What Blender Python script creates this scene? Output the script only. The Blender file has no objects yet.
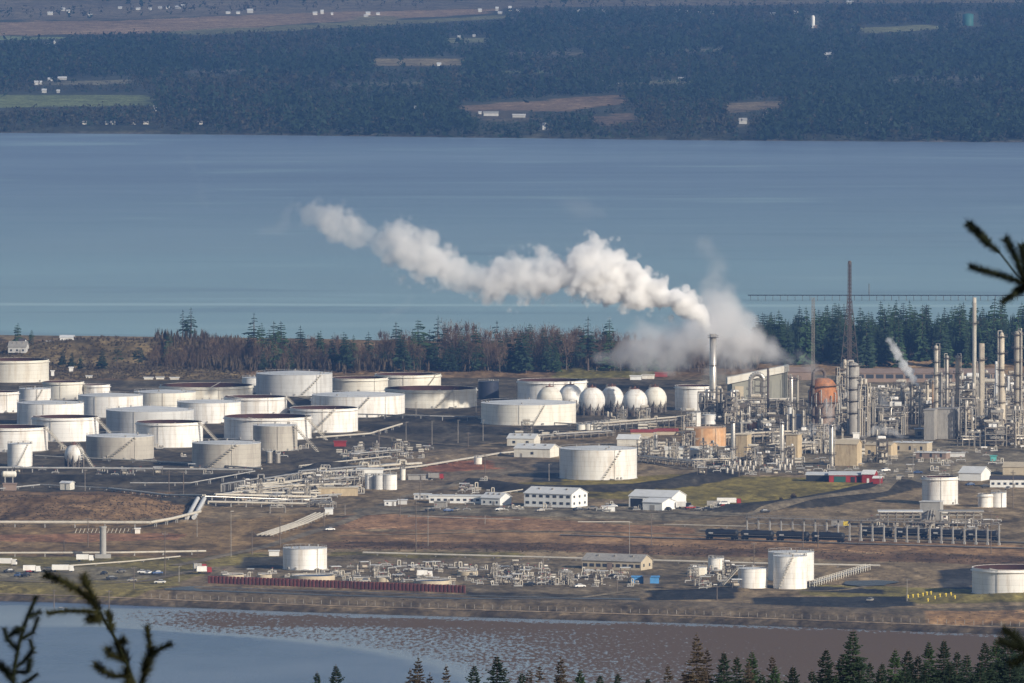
import bpy, math, random
import numpy as np
from mathutils import Vector
from math import sin, cos, tan, pi, radians, atan, atan2, sqrt, exp, hypot

scene = bpy.context.scene
COL = scene.collection
rnd = random.Random(7)

# ------------------------------------------------------------------ camera
CAM_H, FPX = 370.0, 11500.0
PITCH = atan(579.5 / FPX)
cp, sp = cos(PITCH), sin(PITCH)
GROUND = 4.0


def at(px, py, z=GROUND):
    """world x, y of the point of the plane z that the photograph shows at px, py"""
    x = (px - 512.0) / FPX
    v = (341.5 - py) / FPX
    t = (z - CAM_H) / (-sp + v * cp)
    return (x * t, (cp + v * sp) * t)


def near(px, py, Y):
    """world point at distance Y"""
    x = (px - 512.0) / FPX
    v = (341.5 - py) / FPX
    t = Y / (cp + v * sp)
    return (x * t, Y, CAM_H + (-sp + v * cp) * t)


def to_px(X, Y, Z):
    d = Y * cp - (Z - CAM_H) * sp
    u = Y * sp + (Z - CAM_H) * cp
    return 512.0 + FPX * X / d, 341.5 - FPX * u / d


def mpp(py, z=GROUND):
    return at(512, py, z)[1] / FPX


# ------------------------------------------------------------------ mesh builder
class MB:
    def __init__(self):
        self.v, self.f, self.s = [], [], []

    def add(self, vs, fs, smooth=False):
        o = len(self.v)
        self.v.extend(vs)
        for f in fs:
            self.f.append(tuple(i + o for i in f))
            self.s.append(smooth)

    def box(self, c, s, rz=0.0):
        cx, cy, cz = c
        hx, hy, hz = s[0] / 2, s[1] / 2, s[2] / 2
        ca, sa = cos(rz), sin(rz)
        vs = []
        for dz in (-hz, hz):
            for dx, dy in ((-hx, -hy), (hx, -hy), (hx, hy), (-hx, hy)):
                vs.append((cx + dx * ca - dy * sa, cy + dx * sa + dy * ca, cz + dz))
        self.add(vs, [(0, 3, 2, 1), (4, 5, 6, 7), (0, 1, 5, 4), (1, 2, 6, 5), (2, 3, 7, 6), (3, 0, 4, 7)])
        return self

    def bx(self, x0, x1, y0, y1, z0, z1):
        return self.box(((x0 + x1) / 2, (y0 + y1) / 2, (z0 + z1) / 2), (x1 - x0, y1 - y0, z1 - z0))

    def cyl(self, p0, p1, r0, r1=None, n=12, caps=True):
        if r1 is None:
            r1 = r0
        ax = [p1[i] - p0[i] for i in range(3)]
        L = sqrt(sum(a * a for a in ax)) or 1e-6
        ax = [a / L for a in ax]
        ref = (0, 0, 1) if abs(ax[2]) < 0.9 else (1, 0, 0)
        u = [ax[1] * ref[2] - ax[2] * ref[1], ax[2] * ref[0] - ax[0] * ref[2], ax[0] * ref[1] - ax[1] * ref[0]]
        lu = sqrt(sum(a * a for a in u))
        u = [a / lu for a in u]
        w = [ax[1] * u[2] - ax[2] * u[1], ax[2] * u[0] - ax[0] * u[2], ax[0] * u[1] - ax[1] * u[0]]
        ring = []
        for p, r in ((p0, r0), (p1, r1)):
            ring.append([tuple(p[i] + r * (cos(2 * pi * k / n) * u[i] + sin(2 * pi * k / n) * w[i]) for i in range(3)) for k in range(n)])
        self.add(ring[0] + ring[1], [(k, (k + 1) % n, n + (k + 1) % n, n + k) for k in range(n)], True)
        if caps:
            if r0 > 1e-4:
                self.add(ring[0], [tuple(range(n - 1, -1, -1))])
            if r1 > 1e-4:
                self.add(ring[1], [tuple(range(n))])
        return self

    def path(self, pts, r, n=6):
        for a, b in zip(pts, pts[1:]):
            if sum((a[i] - b[i]) ** 2 for i in range(3)) < 1e-8:
                continue
            self.cyl(a, b, r, r, n)
        return self

    def lathe(self, prof, n=24, c=(0, 0, 0), smooth=True):
        """profile of (r, z)"""
        vs, fs = [], []
        for r, z in prof:
            for k in range(n):
                a = 2 * pi * k / n
                vs.append((c[0] + r * cos(a), c[1] + r * sin(a), c[2] + z))
        for i in range(len(prof) - 1):
            for k in range(n):
                k2 = (k + 1) % n
                fs.append((i * n + k, i * n + k2, (i + 1) * n + k2, (i + 1) * n + k))
        self.add(vs, fs, smooth)
        return self

    def ring(self, r0, r1, z0, z1, n=32, c=(0, 0, 0)):
        for a, b in (((r1, z0), (r1, z1)), ((r1, z1), (r0, z1)), ((r0, z1), (r0, z0)), ((r0, z0), (r1, z0))):
            self.lathe([a, b], n, c)
        return self

    def sphere(self, c, r, n=20, m=12, sz=1.0):
        prof = [(max(1e-3, r * sin(pi * i / m)), -r * sz * cos(pi * i / m)) for i in range(m + 1)]
        return self.lathe(prof, n, c)

    def hdrum(self, c, L, r, rz=0.0, n=14):
        """horizontal vessel with domed ends along the direction rz"""
        d = (cos(rz), sin(rz), 0)
        P = lambda s: (c[0] + d[0] * s, c[1] + d[1] * s, c[2])
        h = L / 2
        self.cyl(P(-h), P(h), r, r, n, False)
        for q in (-1, 1):
            self.cyl(P(q * h), P(q * (h + r * 0.3)), r, r * 0.8, n, False)
            self.cyl(P(q * (h + r * 0.3)), P(q * (h + r * 0.5)), r * 0.8, r * 0.3, n, True)
        return self

    def quad(self, a, b, c, d):
        self.add([a, b, c, d], [(0, 1, 2, 3)])
        return self

    def tri(self, a, b, c):
        self.add([a, b, c], [(0, 1, 2)])
        return self

    def mesh(self, name, m):
        me = bpy.data.meshes.new(name)
        me.from_pydata(self.v, [], self.f)
        if m is not None:
            me.materials.append(m)
        me.polygons.foreach_set('use_smooth', self.s)
        me.update()
        return me

    def build(self, name, m, parent=None, loc=None, rz=None):
        o = bpy.data.objects.new(name, self.mesh(name, m))
        COL.objects.link(o)
        if parent is not None:
            o.parent = parent
        if loc is not None:
            o.location = loc
        if rz is not None:
            o.rotation_euler.z = rz
        return o


def fast_mesh(name, V, F, m, smooth=False, attr=None):
    """V (n,3), F (k,3|4) numpy"""
    me = bpy.data.meshes.new(name)
    V = np.asarray(V, np.float32)
    F = np.asarray(F, np.int32)
    k, w = F.shape
    me.vertices.add(len(V))
    me.vertices.foreach_set('co', V.ravel())
    me.loops.add(k * w)
    me.loops.foreach_set('vertex_index', F.ravel())
    me.polygons.add(k)
    me.polygons.foreach_set('loop_start', np.arange(0, k * w, w, dtype=np.int32))
    me.polygons.foreach_set('use_smooth', np.full(k, smooth))
    me.update(calc_edges=True)
    if attr is not None:
        a = me.color_attributes.new('Albedo', 'FLOAT_COLOR', 'POINT')
        a.data.foreach_set('color', np.concatenate([attr, np.ones((len(attr), 1))], 1).astype(np.float32).ravel())
    if m is not None:
        me.materials.append(m)
    o = bpy.data.objects.new(name, me)
    COL.objects.link(o)
    return o


def tag(o, label=None, cat=None, group=None, kind=None):
    if label:
        o['label'] = label
    if cat:
        o['category'] = cat
    if group:
        o['group'] = group
    if kind:
        o['kind'] = kind
    return o


def thing(name, label, cat, loc=(0, 0, 0), rz=0.0, group=None):
    o = bpy.data.objects.new(name, None)
    o.empty_display_size = 0.1
    COL.objects.link(o)
    o.location = loc
    o.rotation_euler = (0, 0, rz)
    return tag(o, label, cat, group, 'thing')


def dup(o, parent=None):
    c = o.copy()
    COL.objects.link(c)
    if parent is not None:
        c.parent = parent
    for ch in KIDS.get(o.name) or list(o.children):
        dup(ch, c)
    return c


KIDS = {}


def place(proto, x, y, z, rz=0.0, s=1.0, label=None, group=None, sz=None):
    """first use moves the prototype itself, later ones copy it"""
    if not proto.get('_used'):
        proto['_used'] = 1
        o = proto
        KIDS[proto.name] = list(proto.children)
    else:
        o = dup(proto)
    o.location = (x, y, z)
    o.rotation_euler.z = rz
    o.scale = (s, s, s if sz is None else sz)
    if label:
        o['label'] = label
    if group:
        o['group'] = group
    return o


# ------------------------------------------------------------------ materials
def nodes(name):
    m = bpy.data.materials.new(name)
    m.use_nodes = True
    nt = m.node_tree
    nt.nodes.clear()
    return m, nt, (lambda t, **k: mknode(nt, t, k)), nt.links.new


def mknode(nt, t, k):
    n = nt.nodes.new(t)
    for a, b in k.items():
        setattr(n, a, b)
    return n


MATS = {}


def mat(name, col, rough=0.7, metal=0.0, var=0.15, scale=0.4, streak=None, amt=0.5, sscale=0.35, objvar=0.08, spec=0.3, bump=0.0, seam=False):
    if name in MATS:
        return MATS[name]
    m, nt, N, L = nodes(name)
    out = N('ShaderNodeOutputMaterial')
    b = N('ShaderNodeBsdfPrincipled')
    b.inputs['Roughness'].default_value = rough
    b.inputs['Metallic'].default_value = metal
    b.inputs['Specular IOR Level'].default_value = spec
    L(b.outputs[0], out.inputs[0])
    tc, oi = N('ShaderNodeTexCoord'), N('ShaderNodeObjectInfo')
    off = N('ShaderNodeVectorMath', operation='MULTIPLY_ADD')
    off.inputs[1].default_value = (1, 1, 1)
    sc = N('ShaderNodeVectorMath', operation='SCALE')
    sc.inputs[0].default_value = (97, 53, 31)
    L(oi.outputs['Random'], sc.inputs['Scale'])
    L(tc.outputs['Object'], off.inputs[0])
    L(sc.outputs[0], off.inputs[2])
    nz = N('ShaderNodeTexNoise')
    nz.inputs['Scale'].default_value = scale
    nz.inputs['Detail'].default_value = 5
    nz.inputs['Roughness'].default_value = 0.6
    L(off.outputs[0], nz.inputs['Vector'])
    mr = N('ShaderNodeMapRange')
    mr.inputs['From Min'].default_value, mr.inputs['From Max'].default_value = 0.3, 0.7
    mr.inputs['To Min'].default_value, mr.inputs['To Max'].default_value = 1 - var, 1 + var
    L(nz.outputs[0], mr.inputs[0])
    mo = N('ShaderNodeMapRange')
    mo.inputs['To Min'].default_value, mo.inputs['To Max'].default_value = 1 - objvar, 1 + objvar
    L(oi.outputs['Random'], mo.inputs[0])
    mm = N('ShaderNodeMath', operation='MULTIPLY')
    L(mr.outputs[0], mm.inputs[0])
    L(mo.outputs[0], mm.inputs[1])
    cs = N('ShaderNodeVectorMath', operation='SCALE')
    cs.inputs[0].default_value = col
    L(mm.outputs[0], cs.inputs['Scale'])
    res = cs.outputs[0]
    if streak is not None:
        mp = N('ShaderNodeMapping')
        mp.inputs['Scale'].default_value = (sscale, sscale, sscale * 0.12)
        L(off.outputs[0], mp.inputs[0])
        n2 = N('ShaderNodeTexNoise')
        n2.inputs['Scale'].default_value = 1.0
        n2.inputs['Detail'].default_value = 6
        n2.inputs['Roughness'].default_value = 0.65
        L(mp.outputs[0], n2.inputs['Vector'])
        r2 = N('ShaderNodeMapRange')
        r2.inputs['From Min'].default_value, r2.inputs['From Max'].default_value = 0.48, 0.72
        r2.inputs['To Max'].default_value = amt
        L(n2.outputs[0], r2.inputs[0])
        mx = N('ShaderNodeMix', data_type='RGBA')
        L(r2.outputs[0], mx.inputs['Factor'])
        L(res, mx.inputs[6])
        mx.inputs[7].default_value = (*streak, 1)
        res = mx.outputs[2]
    if seam:
        sz = N('ShaderNodeSeparateXYZ')
        L(tc.outputs['Object'], sz.inputs[0])
        dv = N('ShaderNodeMath', operation='DIVIDE')
        L(sz.outputs[2], dv.inputs[0])
        dv.inputs[1].default_value = 2.4
        fr = N('ShaderNodeMath', operation='FRACT')
        L(dv.outputs[0], fr.inputs[0])
        lt = N('ShaderNodeMath', operation='LESS_THAN')
        L(fr.outputs[0], lt.inputs[0])
        lt.inputs[1].default_value = 0.09
        fl = N('ShaderNodeMath', operation='FLOOR')
        L(dv.outputs[0], fl.inputs[0])
        ad = N('ShaderNodeMath', operation='ADD')
        L(fl.outputs[0], ad.inputs[0])
        L(oi.outputs['Random'], ad.inputs[1])
        wn = N('ShaderNodeTexWhiteNoise', noise_dimensions='1D')
        L(ad.outputs[0], wn.inputs['W'])
        c1 = N('ShaderNodeMath', operation='MULTIPLY_ADD')
        L(wn.outputs['Value'], c1.inputs[0])
        c1.inputs[1].default_value, c1.inputs[2].default_value = 0.08, 0.93
        c2 = N('ShaderNodeMath', operation='MULTIPLY_ADD')
        L(lt.outputs[0], c2.inputs[0])
        c2.inputs[1].default_value = -0.14
        L(c1.outputs[0], c2.inputs[2])
        sv = N('ShaderNodeVectorMath', operation='SCALE')
        L(res, sv.inputs[0])
        L(c2.outputs[0], sv.inputs['Scale'])
        res = sv.outputs[0]
    L(res, b.inputs['Base Color'])
    if bump:
        bp = N('ShaderNodeBump')
        bp.inputs['Strength'].default_value = bump
        bp.inputs['Distance'].default_value = 0.5
        L(nz.outputs[0], bp.inputs['Height'])
        L(bp.outputs[0], b.inputs['Normal'])
    MATS[name] = m
    return m


RUST = (0.2, 0.09, 0.045)
m_white = mat('white_paint', (0.80, 0.775, 0.73), 0.55, var=0.04, scale=0.12, streak=(0.5, 0.42, 0.33), amt=0.4)
m_tank = mat('white_tank_paint', (0.82, 0.79, 0.74), 0.55, var=0.05, scale=0.12, streak=(0.46, 0.37, 0.27), amt=0.72, seam=True)
m_cream = mat('cream_paint', (0.74, 0.70, 0.61), 0.6, var=0.06, scale=0.12, streak=(0.45, 0.36, 0.25), amt=0.55, seam=True)
m_grey = mat('grey_white_paint', (0.56, 0.55, 0.53), 0.6, var=0.06, scale=0.12, streak=(0.33, 0.3, 0.27), amt=0.6, seam=True)
m_beige = mat('weathered_beige_paint', (0.47, 0.43, 0.365), 0.7, var=0.09, scale=0.15, streak=(0.27, 0.23, 0.19), amt=0.75, seam=True)
m_dark = mat('dark_blue_tone', (0.028, 0.033, 0.05), 0.5)  # near-black blue; on the shed it stands in for shade
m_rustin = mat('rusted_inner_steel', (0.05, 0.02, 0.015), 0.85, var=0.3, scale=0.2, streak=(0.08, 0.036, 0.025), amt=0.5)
m_rustrim = mat('rusty_rim', (0.2, 0.1, 0.07), 0.8, var=0.3, scale=0.5)
m_rooff = mat('pale_roof_paint', (0.60, 0.60, 0.59), 0.6, var=0.06, scale=0.1, streak=(0.42, 0.4, 0.37), amt=0.4)
m_roofd = mat('dark_roof', (0.07, 0.06, 0.06), 0.8)
m_orange = mat('orange_rust', (0.52, 0.29, 0.14), 0.75, var=0.25, scale=0.25, streak=(0.64, 0.52, 0.37), amt=0.9, sscale=0.6)
m_orange2 = mat('deep_orange_rust', (0.42, 0.17, 0.065), 0.75, var=0.35, scale=0.35, streak=(0.2, 0.1, 0.07), amt=0.8, sscale=0.5)
m_steel = mat('galvanised_steel', (0.34, 0.31, 0.27), 0.45, metal=0.35, var=0.15, scale=0.4)
m_shiny = mat('aluminium_cladding', (0.52, 0.48, 0.425), 0.32, metal=0.55, var=0.12, scale=0.5, spec=0.5)
m_pipe = mat('pale_pipe', (0.50, 0.455, 0.375), 0.5, var=0.1, scale=0.3, streak=(0.35, 0.28, 0.22), amt=0.5)
m_pipeg = mat('grey_pipe', (0.36, 0.35, 0.33), 0.6, var=0.15, scale=0.3, streak=(0.2, 0.15, 0.11), amt=0.5)
m_frame = mat('structural_steel', (0.12, 0.105, 0.09), 0.7, var=0.25, scale=0.4, streak=(0.16, 0.09, 0.06), amt=0.5)
m_framel = mat('light_structural_steel', (0.27, 0.245, 0.21), 0.65, var=0.2, scale=0.4, streak=(0.2, 0.12, 0.08), amt=0.4)
m_frameb = mat('brown_mast_steel', (0.115, 0.088, 0.072), 0.7, var=0.2, scale=0.3)
m_insul = mat('beige_insulation', (0.48, 0.42, 0.33), 0.6, var=0.12, scale=0.3, streak=(0.26, 0.2, 0.15), amt=0.6)
m_concrete = mat('concrete', (0.34, 0.325, 0.30), 0.85, var=0.12, scale=0.4, streak=(0.2, 0.18, 0.16), amt=0.4)
m_wood = mat('weathered_wood', (0.15, 0.12, 0.095), 0.85, var=0.2, scale=0.6)
m_glass = mat('dark_window_glass', (0.05, 0.055, 0.065), 0.25, var=0.1, spec=0.5)
m_wwall = mat('white_wall', (0.74, 0.73, 0.70), 0.7, var=0.05, scale=0.3, streak=(0.5, 0.46, 0.4), amt=0.3)
m_bwall = mat('beige_wall', (0.50, 0.42, 0.30), 0.75, var=0.08, scale=0.3, streak=(0.33, 0.26, 0.18), amt=0.4)
m_ywall = mat('tan_wall', (0.52, 0.41, 0.26), 0.75, var=0.14, scale=0.3, streak=(0.27, 0.19, 0.12), amt=0.85, sscale=0.9)
m_gwall = mat('grey_metal_wall', (0.33, 0.31, 0.28), 0.65, var=0.12, scale=0.3, streak=(0.18, 0.16, 0.14), amt=0.85, sscale=1.1)
m_owall = mat('olive_grey_wall', (0.30, 0.29, 0.24), 0.7, var=0.08, scale=0.2, streak=(0.22, 0.2, 0.15), amt=0.5)
m_red = mat('red_paint', (0.28, 0.03, 0.026), 0.55, var=0.12, scale=0.5)
m_redroof = mat('red_roof', (0.3, 0.06, 0.05), 0.65, var=0.12, scale=0.5)
m_blue = mat('blue_paint', (0.08, 0.25, 0.5), 0.5, var=0.1)
m_teal = mat('teal_paint', (0.1, 0.36, 0.33), 0.5, var=0.1)
m_green = mat('dark_green_paint', (0.03, 0.1, 0.08), 0.5, var=0.1)
m_yellow = mat('yellow_paint', (0.65, 0.48, 0.06), 0.5, var=0.08)
m_black = mat('black_paint', (0.022, 0.024, 0.028), 0.5, var=0.2)
m_blackr = mat('rubber', (0.02, 0.02, 0.02), 0.85)
m_pile = mat('red_brown_sheet_pile', (0.20, 0.062, 0.05), 0.8, var=0.25, scale=0.4, streak=(0.09, 0.05, 0.045), amt=0.8, sscale=0.8)
m_brick = mat('brown_wall', (0.26, 0.19, 0.15), 0.85, var=0.12, scale=0.2)
m_bark = mat('bark', (0.085, 0.062, 0.048), 0.9, var=0.25, scale=1.5)
m_barkl = mat('grey_bark', (0.12, 0.098, 0.08), 0.9, var=0.25, scale=1.5)


def leafmat(name, c0, c1, scale=0.5, objvar=0.3, isl=0.55):
    m, nt, N, L = nodes(name)
    out = N('ShaderNodeOutputMaterial')
    b = N('ShaderNodeBsdfPrincipled')
    b.inputs['Roughness'].default_value = 0.8
    b.inputs['Specular IOR Level'].default_value = 0.15
    L(b.outputs[0], out.inputs[0])
    g, oi = N('ShaderNodeNewGeometry'), N('ShaderNodeObjectInfo')
    nz = N('ShaderNodeTexNoise')
    nz.inputs['Scale'].default_value = scale
    nz.inputs['Detail'].default_value = 3
    L(g.outputs['Position'], nz.inputs['Vector'])
    a = N('ShaderNodeMath', operation='MULTIPLY_ADD')
    a.inputs[1].default_value = isl
    L(g.outputs['Random Per Island'], a.inputs[0])
    mr = N('ShaderNodeMapRange')
    mr.inputs['From Min'].default_value, mr.inputs['From Max'].default_value = 0.3, 0.7
    mr.inputs['To Max'].default_value = 0.45
    L(nz.outputs[0], mr.inputs[0])
    L(mr.outputs[0], a.inputs[2])
    mx = N('ShaderNodeMix', data_type='RGBA')
    mx.inputs[6].default_value = (*c0, 1)
    mx.inputs[7].default_value = (*c1, 1)
    L(a.outputs[0], mx.inputs['Factor'])
    mo = N('ShaderNodeMapRange')
    mo.inputs['To Min'].default_value, mo.inputs['To Max'].default_value = 1 - objvar, 1 + objvar
    L(oi.outputs['Random'], mo.inputs[0])
    s = N('ShaderNodeVectorMath', operation='SCALE')
    L(mx.outputs[2], s.inputs[0])
    L(mo.outputs[0], s.inputs['Scale'])
    L(s.outputs[0], b.inputs['Base Color'])
    MATS[name] = m
    return m


m_fir = leafmat('fir_needles', (0.012, 0.024, 0.016), (0.036, 0.058, 0.03), 0.1)
m_firg = leafmat('fir_needles_green', (0.018, 0.038, 0.017), (0.05, 0.085, 0.034), 0.1)
m_twig = leafmat('bare_twigs', (0.08, 0.052, 0.034), (0.20, 0.135, 0.09), 0.06)
m_brush = leafmat('winter_brush', (0.06, 0.046, 0.03), (0.14, 0.105, 0.068), 0.08, 0.1)
m_dead = leafmat('dry_foliage', (0.042, 0.033, 0.022), (0.095, 0.07, 0.045), 0.8)
m_farfir = leafmat('far_forest', (0.006, 0.017, 0.012), (0.026, 0.046, 0.025), 0.004, 0.0, 0.4)
m_fardec = leafmat('far_bare_wood', (0.02, 0.024, 0.017), (0.065, 0.055, 0.034), 0.004, 0.0, 0.4)
m_near = leafmat('near_needles', (0.005, 0.008, 0.005), (0.016, 0.022, 0.011), 30.0, 0.1)
m_neary = leafmat('near_young_needles', (0.009, 0.012, 0.005), (0.04, 0.04, 0.013), 30.0, 0.1)
# ------------------------------------------------------------------ terrain heights
def pw(pts, z):
    return np.array([at(x, y, z) for x, y in pts])


FRONT = pw([(-500, 596), (-60, 600), (60, 603), (160, 607), (300, 612.5), (450, 617), (700, 624), (1024, 636), (1500, 648)], 0)
BACK = pw([(-500, 336), (0, 337.5), (300, 341), (520, 346), (760, 340), (1024, 333), (1500, 330)], 0)


def smooth(a, b, x):
    t = np.clip((x - a) / (b - a), 0, 1)
    return t * t * (3 - 2 * t)


def vnoise(X, Y, s, seed=0):
    x, y = X / s + seed * 17.3, Y / s - seed * 9.1
    i, j = np.floor(x), np.floor(y)
    fx, fy = x - i, y - j
    fx, fy = fx * fx * (3 - 2 * fx), fy * fy * (3 - 2 * fy)
    h = lambda a, b: np.modf(np.abs(np.sin(a * 127.1 + b * 311.7 + seed * 74.7) * 43758.5453))[0]
    return (h(i, j) * (1 - fx) + h(i + 1, j) * fx) * (1 - fy) + (h(i, j + 1) * (1 - fx) + h(i + 1, j + 1) * fx) * fy


def fbm(X, Y, s, seed=0, o=4):
    r, a, t = 0, 1, 0
    for k in range(o):
        r = r + a * vnoise(X, Y, s / 2 ** k, seed + k)
        t += a
        a *= 0.55
    return r / t


BUMPS = [  # px, py, sx, sy, height
    (60, 357, 60, 60, 6.5), (140, 359, 60, 60, 7.5), (215, 360, 40, 60, 5.0),
    (70, 511, 34, 70, 4.0), (130, 511, 28, 70, 4.0), (20, 511, 30, 70, 3.5),
    (440, 373, 200, 40, 3.0), (900, 364, 120, 30, 4.0),
]
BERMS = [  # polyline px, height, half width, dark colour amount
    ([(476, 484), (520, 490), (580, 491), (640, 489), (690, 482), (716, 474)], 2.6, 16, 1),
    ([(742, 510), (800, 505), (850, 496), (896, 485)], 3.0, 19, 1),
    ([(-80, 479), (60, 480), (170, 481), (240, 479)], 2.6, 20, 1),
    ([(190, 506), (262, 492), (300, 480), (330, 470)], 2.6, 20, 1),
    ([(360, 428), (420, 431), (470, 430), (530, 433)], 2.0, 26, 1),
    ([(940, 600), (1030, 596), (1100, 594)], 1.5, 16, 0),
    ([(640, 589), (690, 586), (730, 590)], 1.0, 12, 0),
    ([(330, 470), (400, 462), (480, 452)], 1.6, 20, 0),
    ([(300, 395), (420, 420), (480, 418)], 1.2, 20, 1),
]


def seg_dist(X, Y, pts):
    d = np.full(np.shape(X), 1e9)
    for (ax, ay), (bx, by) in zip(pts[:-1], pts[1:]):
        ux, uy = bx - ax, by - ay
        t = np.clip(((X - ax) * ux + (Y - ay) * uy) / (ux * ux + uy * uy), 0, 1)
        d = np.minimum(d, np.hypot(X - ax - t * ux, Y - ay - t * uy))
    return d


def gz(X, Y):
    """height of the land"""
    X, Y = np.asarray(X, float), np.asarray(Y, float)
    yf = np.interp(X, FRONT[:, 0], FRONT[:, 1])
    yb = np.interp(X, BACK[:, 0], BACK[:, 1])
    s = Y - yf
    z = -1.5 + 1.5 * smooth(-30, 0, s)
    z = z + 2.2 * smooth(0, 9, s) + 2.6 * smooth(18, 34, s) - 1.0 * smooth(60, 85, s) + 0.2 * smooth(85, 140, s)
    q = yb - Y
    z = np.where(s > 300, GROUND, z)
    z = np.where(q < 60, -1.5 + 5.5 * smooth(-20, 50, q), z)
    land = smooth(100, 200, s) * smooth(20, 80, q)
    for px, py, sx, sy, h in BUMPS:
        cx, cy = at(px, py)
        z = z + h * np.exp(-((X - cx) / sx) ** 2 - ((Y - cy) / sy) ** 2) * land * (0.8 + 0.4 * vnoise(X, Y, 18, 3))
    for pts, h, w, _ in BERMS:
        d = seg_dist(X, Y, pw(pts, GROUND))
        z = z + h * (1 - smooth(w * 0.2, w, d))
    z = z + (fbm(X, Y, 40, 5) - 0.5) * 0.5 * land
    return z


def gzf(x, y):
    return float(gz(x, y))


def foot(px, py, dz=0.0):
    """point of the land shown at px, py"""
    z = GROUND
    for _ in range(3):
        x, y = at(px, py, z)
        z = gzf(x, y)
    return (x, y, z + dz)


# ------------------------------------------------------------------ ground colours (albedo of soil, grass, asphalt lining, with painted tank shadows)
ZONES = [  # polygon px, albedo, edge jitter m
    ([(-200, 340), (1300, 335), (1300, 372), (640, 378), (240, 384), (-200, 390)], (0.16, 0.115, 0.085), 10),
    ([(0, 344), (240, 352), (250, 380), (0, 380)], (0.155, 0.125, 0.088), 12),
    ([(550, 368), (650, 368), (660, 378), (560, 380)], (0.15, 0.14, 0.06), 8),
    ([(760, 366), (1040, 364), (1040, 380), (760, 382)], (0.22, 0.16, 0.12), 5),
    ([(-200, 384), (250, 379), (480, 378), (700, 380), (700, 425), (560, 432), (520, 440), (470, 446), (330, 470), (250, 500), (-200, 490)], (0.075, 0.068, 0.066), 5),
    ([(700, 376), (1200, 376), (1200, 478), (930, 482), (800, 474), (690, 472)], (0.16, 0.145, 0.135), 5),
    ([(700, 398), (920, 398), (920, 440), (700, 440)], (0.11, 0.10, 0.095), 8),
    ([(850, 452), (960, 446), (980, 476), (900, 486), (870, 480)], (0.17, 0.155, 0.145), 4),
    ([(380, 455), (480, 446), (560, 446), (560, 475), (430, 488), (380, 490)], (0.15, 0.125, 0.11), 5),
    ([(424, 462), (486, 461), (500, 468), (430, 474)], (0.22, 0.10, 0.07), 6),
    ([(476, 490), (560, 478), (700, 474), (760, 476), (890, 480), (880, 490), (800, 505), (745, 511), (640, 500), (560, 497)], (0.17, 0.145, 0.052), 5),
    ([(360, 508), (480, 504), (720, 508), (745, 514), (680, 521), (560, 517), (350, 513)], (0.15, 0.138, 0.13), 3),
    ([(-200, 490), (175, 492), (195, 520), (-200, 530)], (0.165, 0.112, 0.078), 6),
    ([(60, 495), (120, 495), (130, 508), (80, 510)], (0.14, 0.085, 0.06), 8),
    ([(-200, 530), (200, 523), (330, 512), (345, 540), (200, 560), (-200, 552)], (0.18, 0.13, 0.085), 5),
    ([(-200, 536), (180, 534), (180, 541), (-200, 543)], (0.22, 0.125, 0.09), 5),
    ([(345, 514), (480, 515), (610, 524), (700, 528), (690, 533), (500, 530), (340, 530)], (0.235, 0.148, 0.108), 4),
    ([(340, 531), (700, 533), (1040, 546), (1040, 556), (700, 549), (340, 543)], (0.22, 0.145, 0.10), 4),
    ([(320, 541), (560, 543), (820, 552), (1040, 556), (1040, 566), (820, 560), (560, 551), (320, 549)], (0.115, 0.075, 0.056), 5),
    ([(-200, 553), (200, 558), (270, 552), (280, 562), (200, 575), (160, 590), (100, 600), (-200, 596)], (0.155, 0.135, 0.062), 5),
    ([(330, 552), (520, 553), (520, 562), (330, 560)], (0.13, 0.115, 0.055), 5),
    ([(-10, 566), (120, 567), (200, 573), (130, 581), (-10, 579)], (0.15, 0.138, 0.12), 5),
    ([(200, 568), (340, 556), (700, 562), (740, 588), (600, 597), (460, 591), (210, 582)], (0.135, 0.115, 0.10), 5),
    ([(800, 585), (960, 588), (1040, 592), (1040, 602), (930, 604), (800, 595)], (0.15, 0.135, 0.06), 5),
    ([(170, 588), (470, 594), (640, 600), (900, 607), (1040, 610), (1040, 628), (700, 613), (450, 606), (170, 597)], (0.115, 0.096, 0.084), 3),
    ([(466, 592), (640, 595), (640, 601), (470, 599)], (0.06, 0.055, 0.053), 2),
    ([(920, 611), (1040, 609), (1040, 622), (930, 621)], (0.25, 0.165, 0.11), 3),
    ([(892, 609), (1040, 605), (1040, 609), (890, 614)], (0.10, 0.085, 0.07), 2),
    ([(535, 462), (562, 462), (562, 482), (530, 482)], (0.04, 0.042, 0.055), 3),  # cast shadow of the ribbed tank painted into the ground
    ([(935, 570), (975, 568), (975, 590), (945, 588)], (0.04, 0.042, 0.055), 3),  # painted shadow beside the big edge-cut tank
    ([(240, 557), (285, 556), (285, 568), (240, 568)], (0.05, 0.05, 0.055), 3),  # shadow of the lone white tank put into the soil colour
    ([(646, 589), (740, 588), (734, 598), (650, 600)], (0.026, 0.028, 0.036), 2),
    ([(750, 597), (905, 596.5), (916, 605), (858, 609), (754, 606)], (0.026, 0.028, 0.036), 2),
    ([(806, 586), (882, 589), (884, 594), (806, 591)], (0.026, 0.028, 0.036), 2),
]
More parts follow.
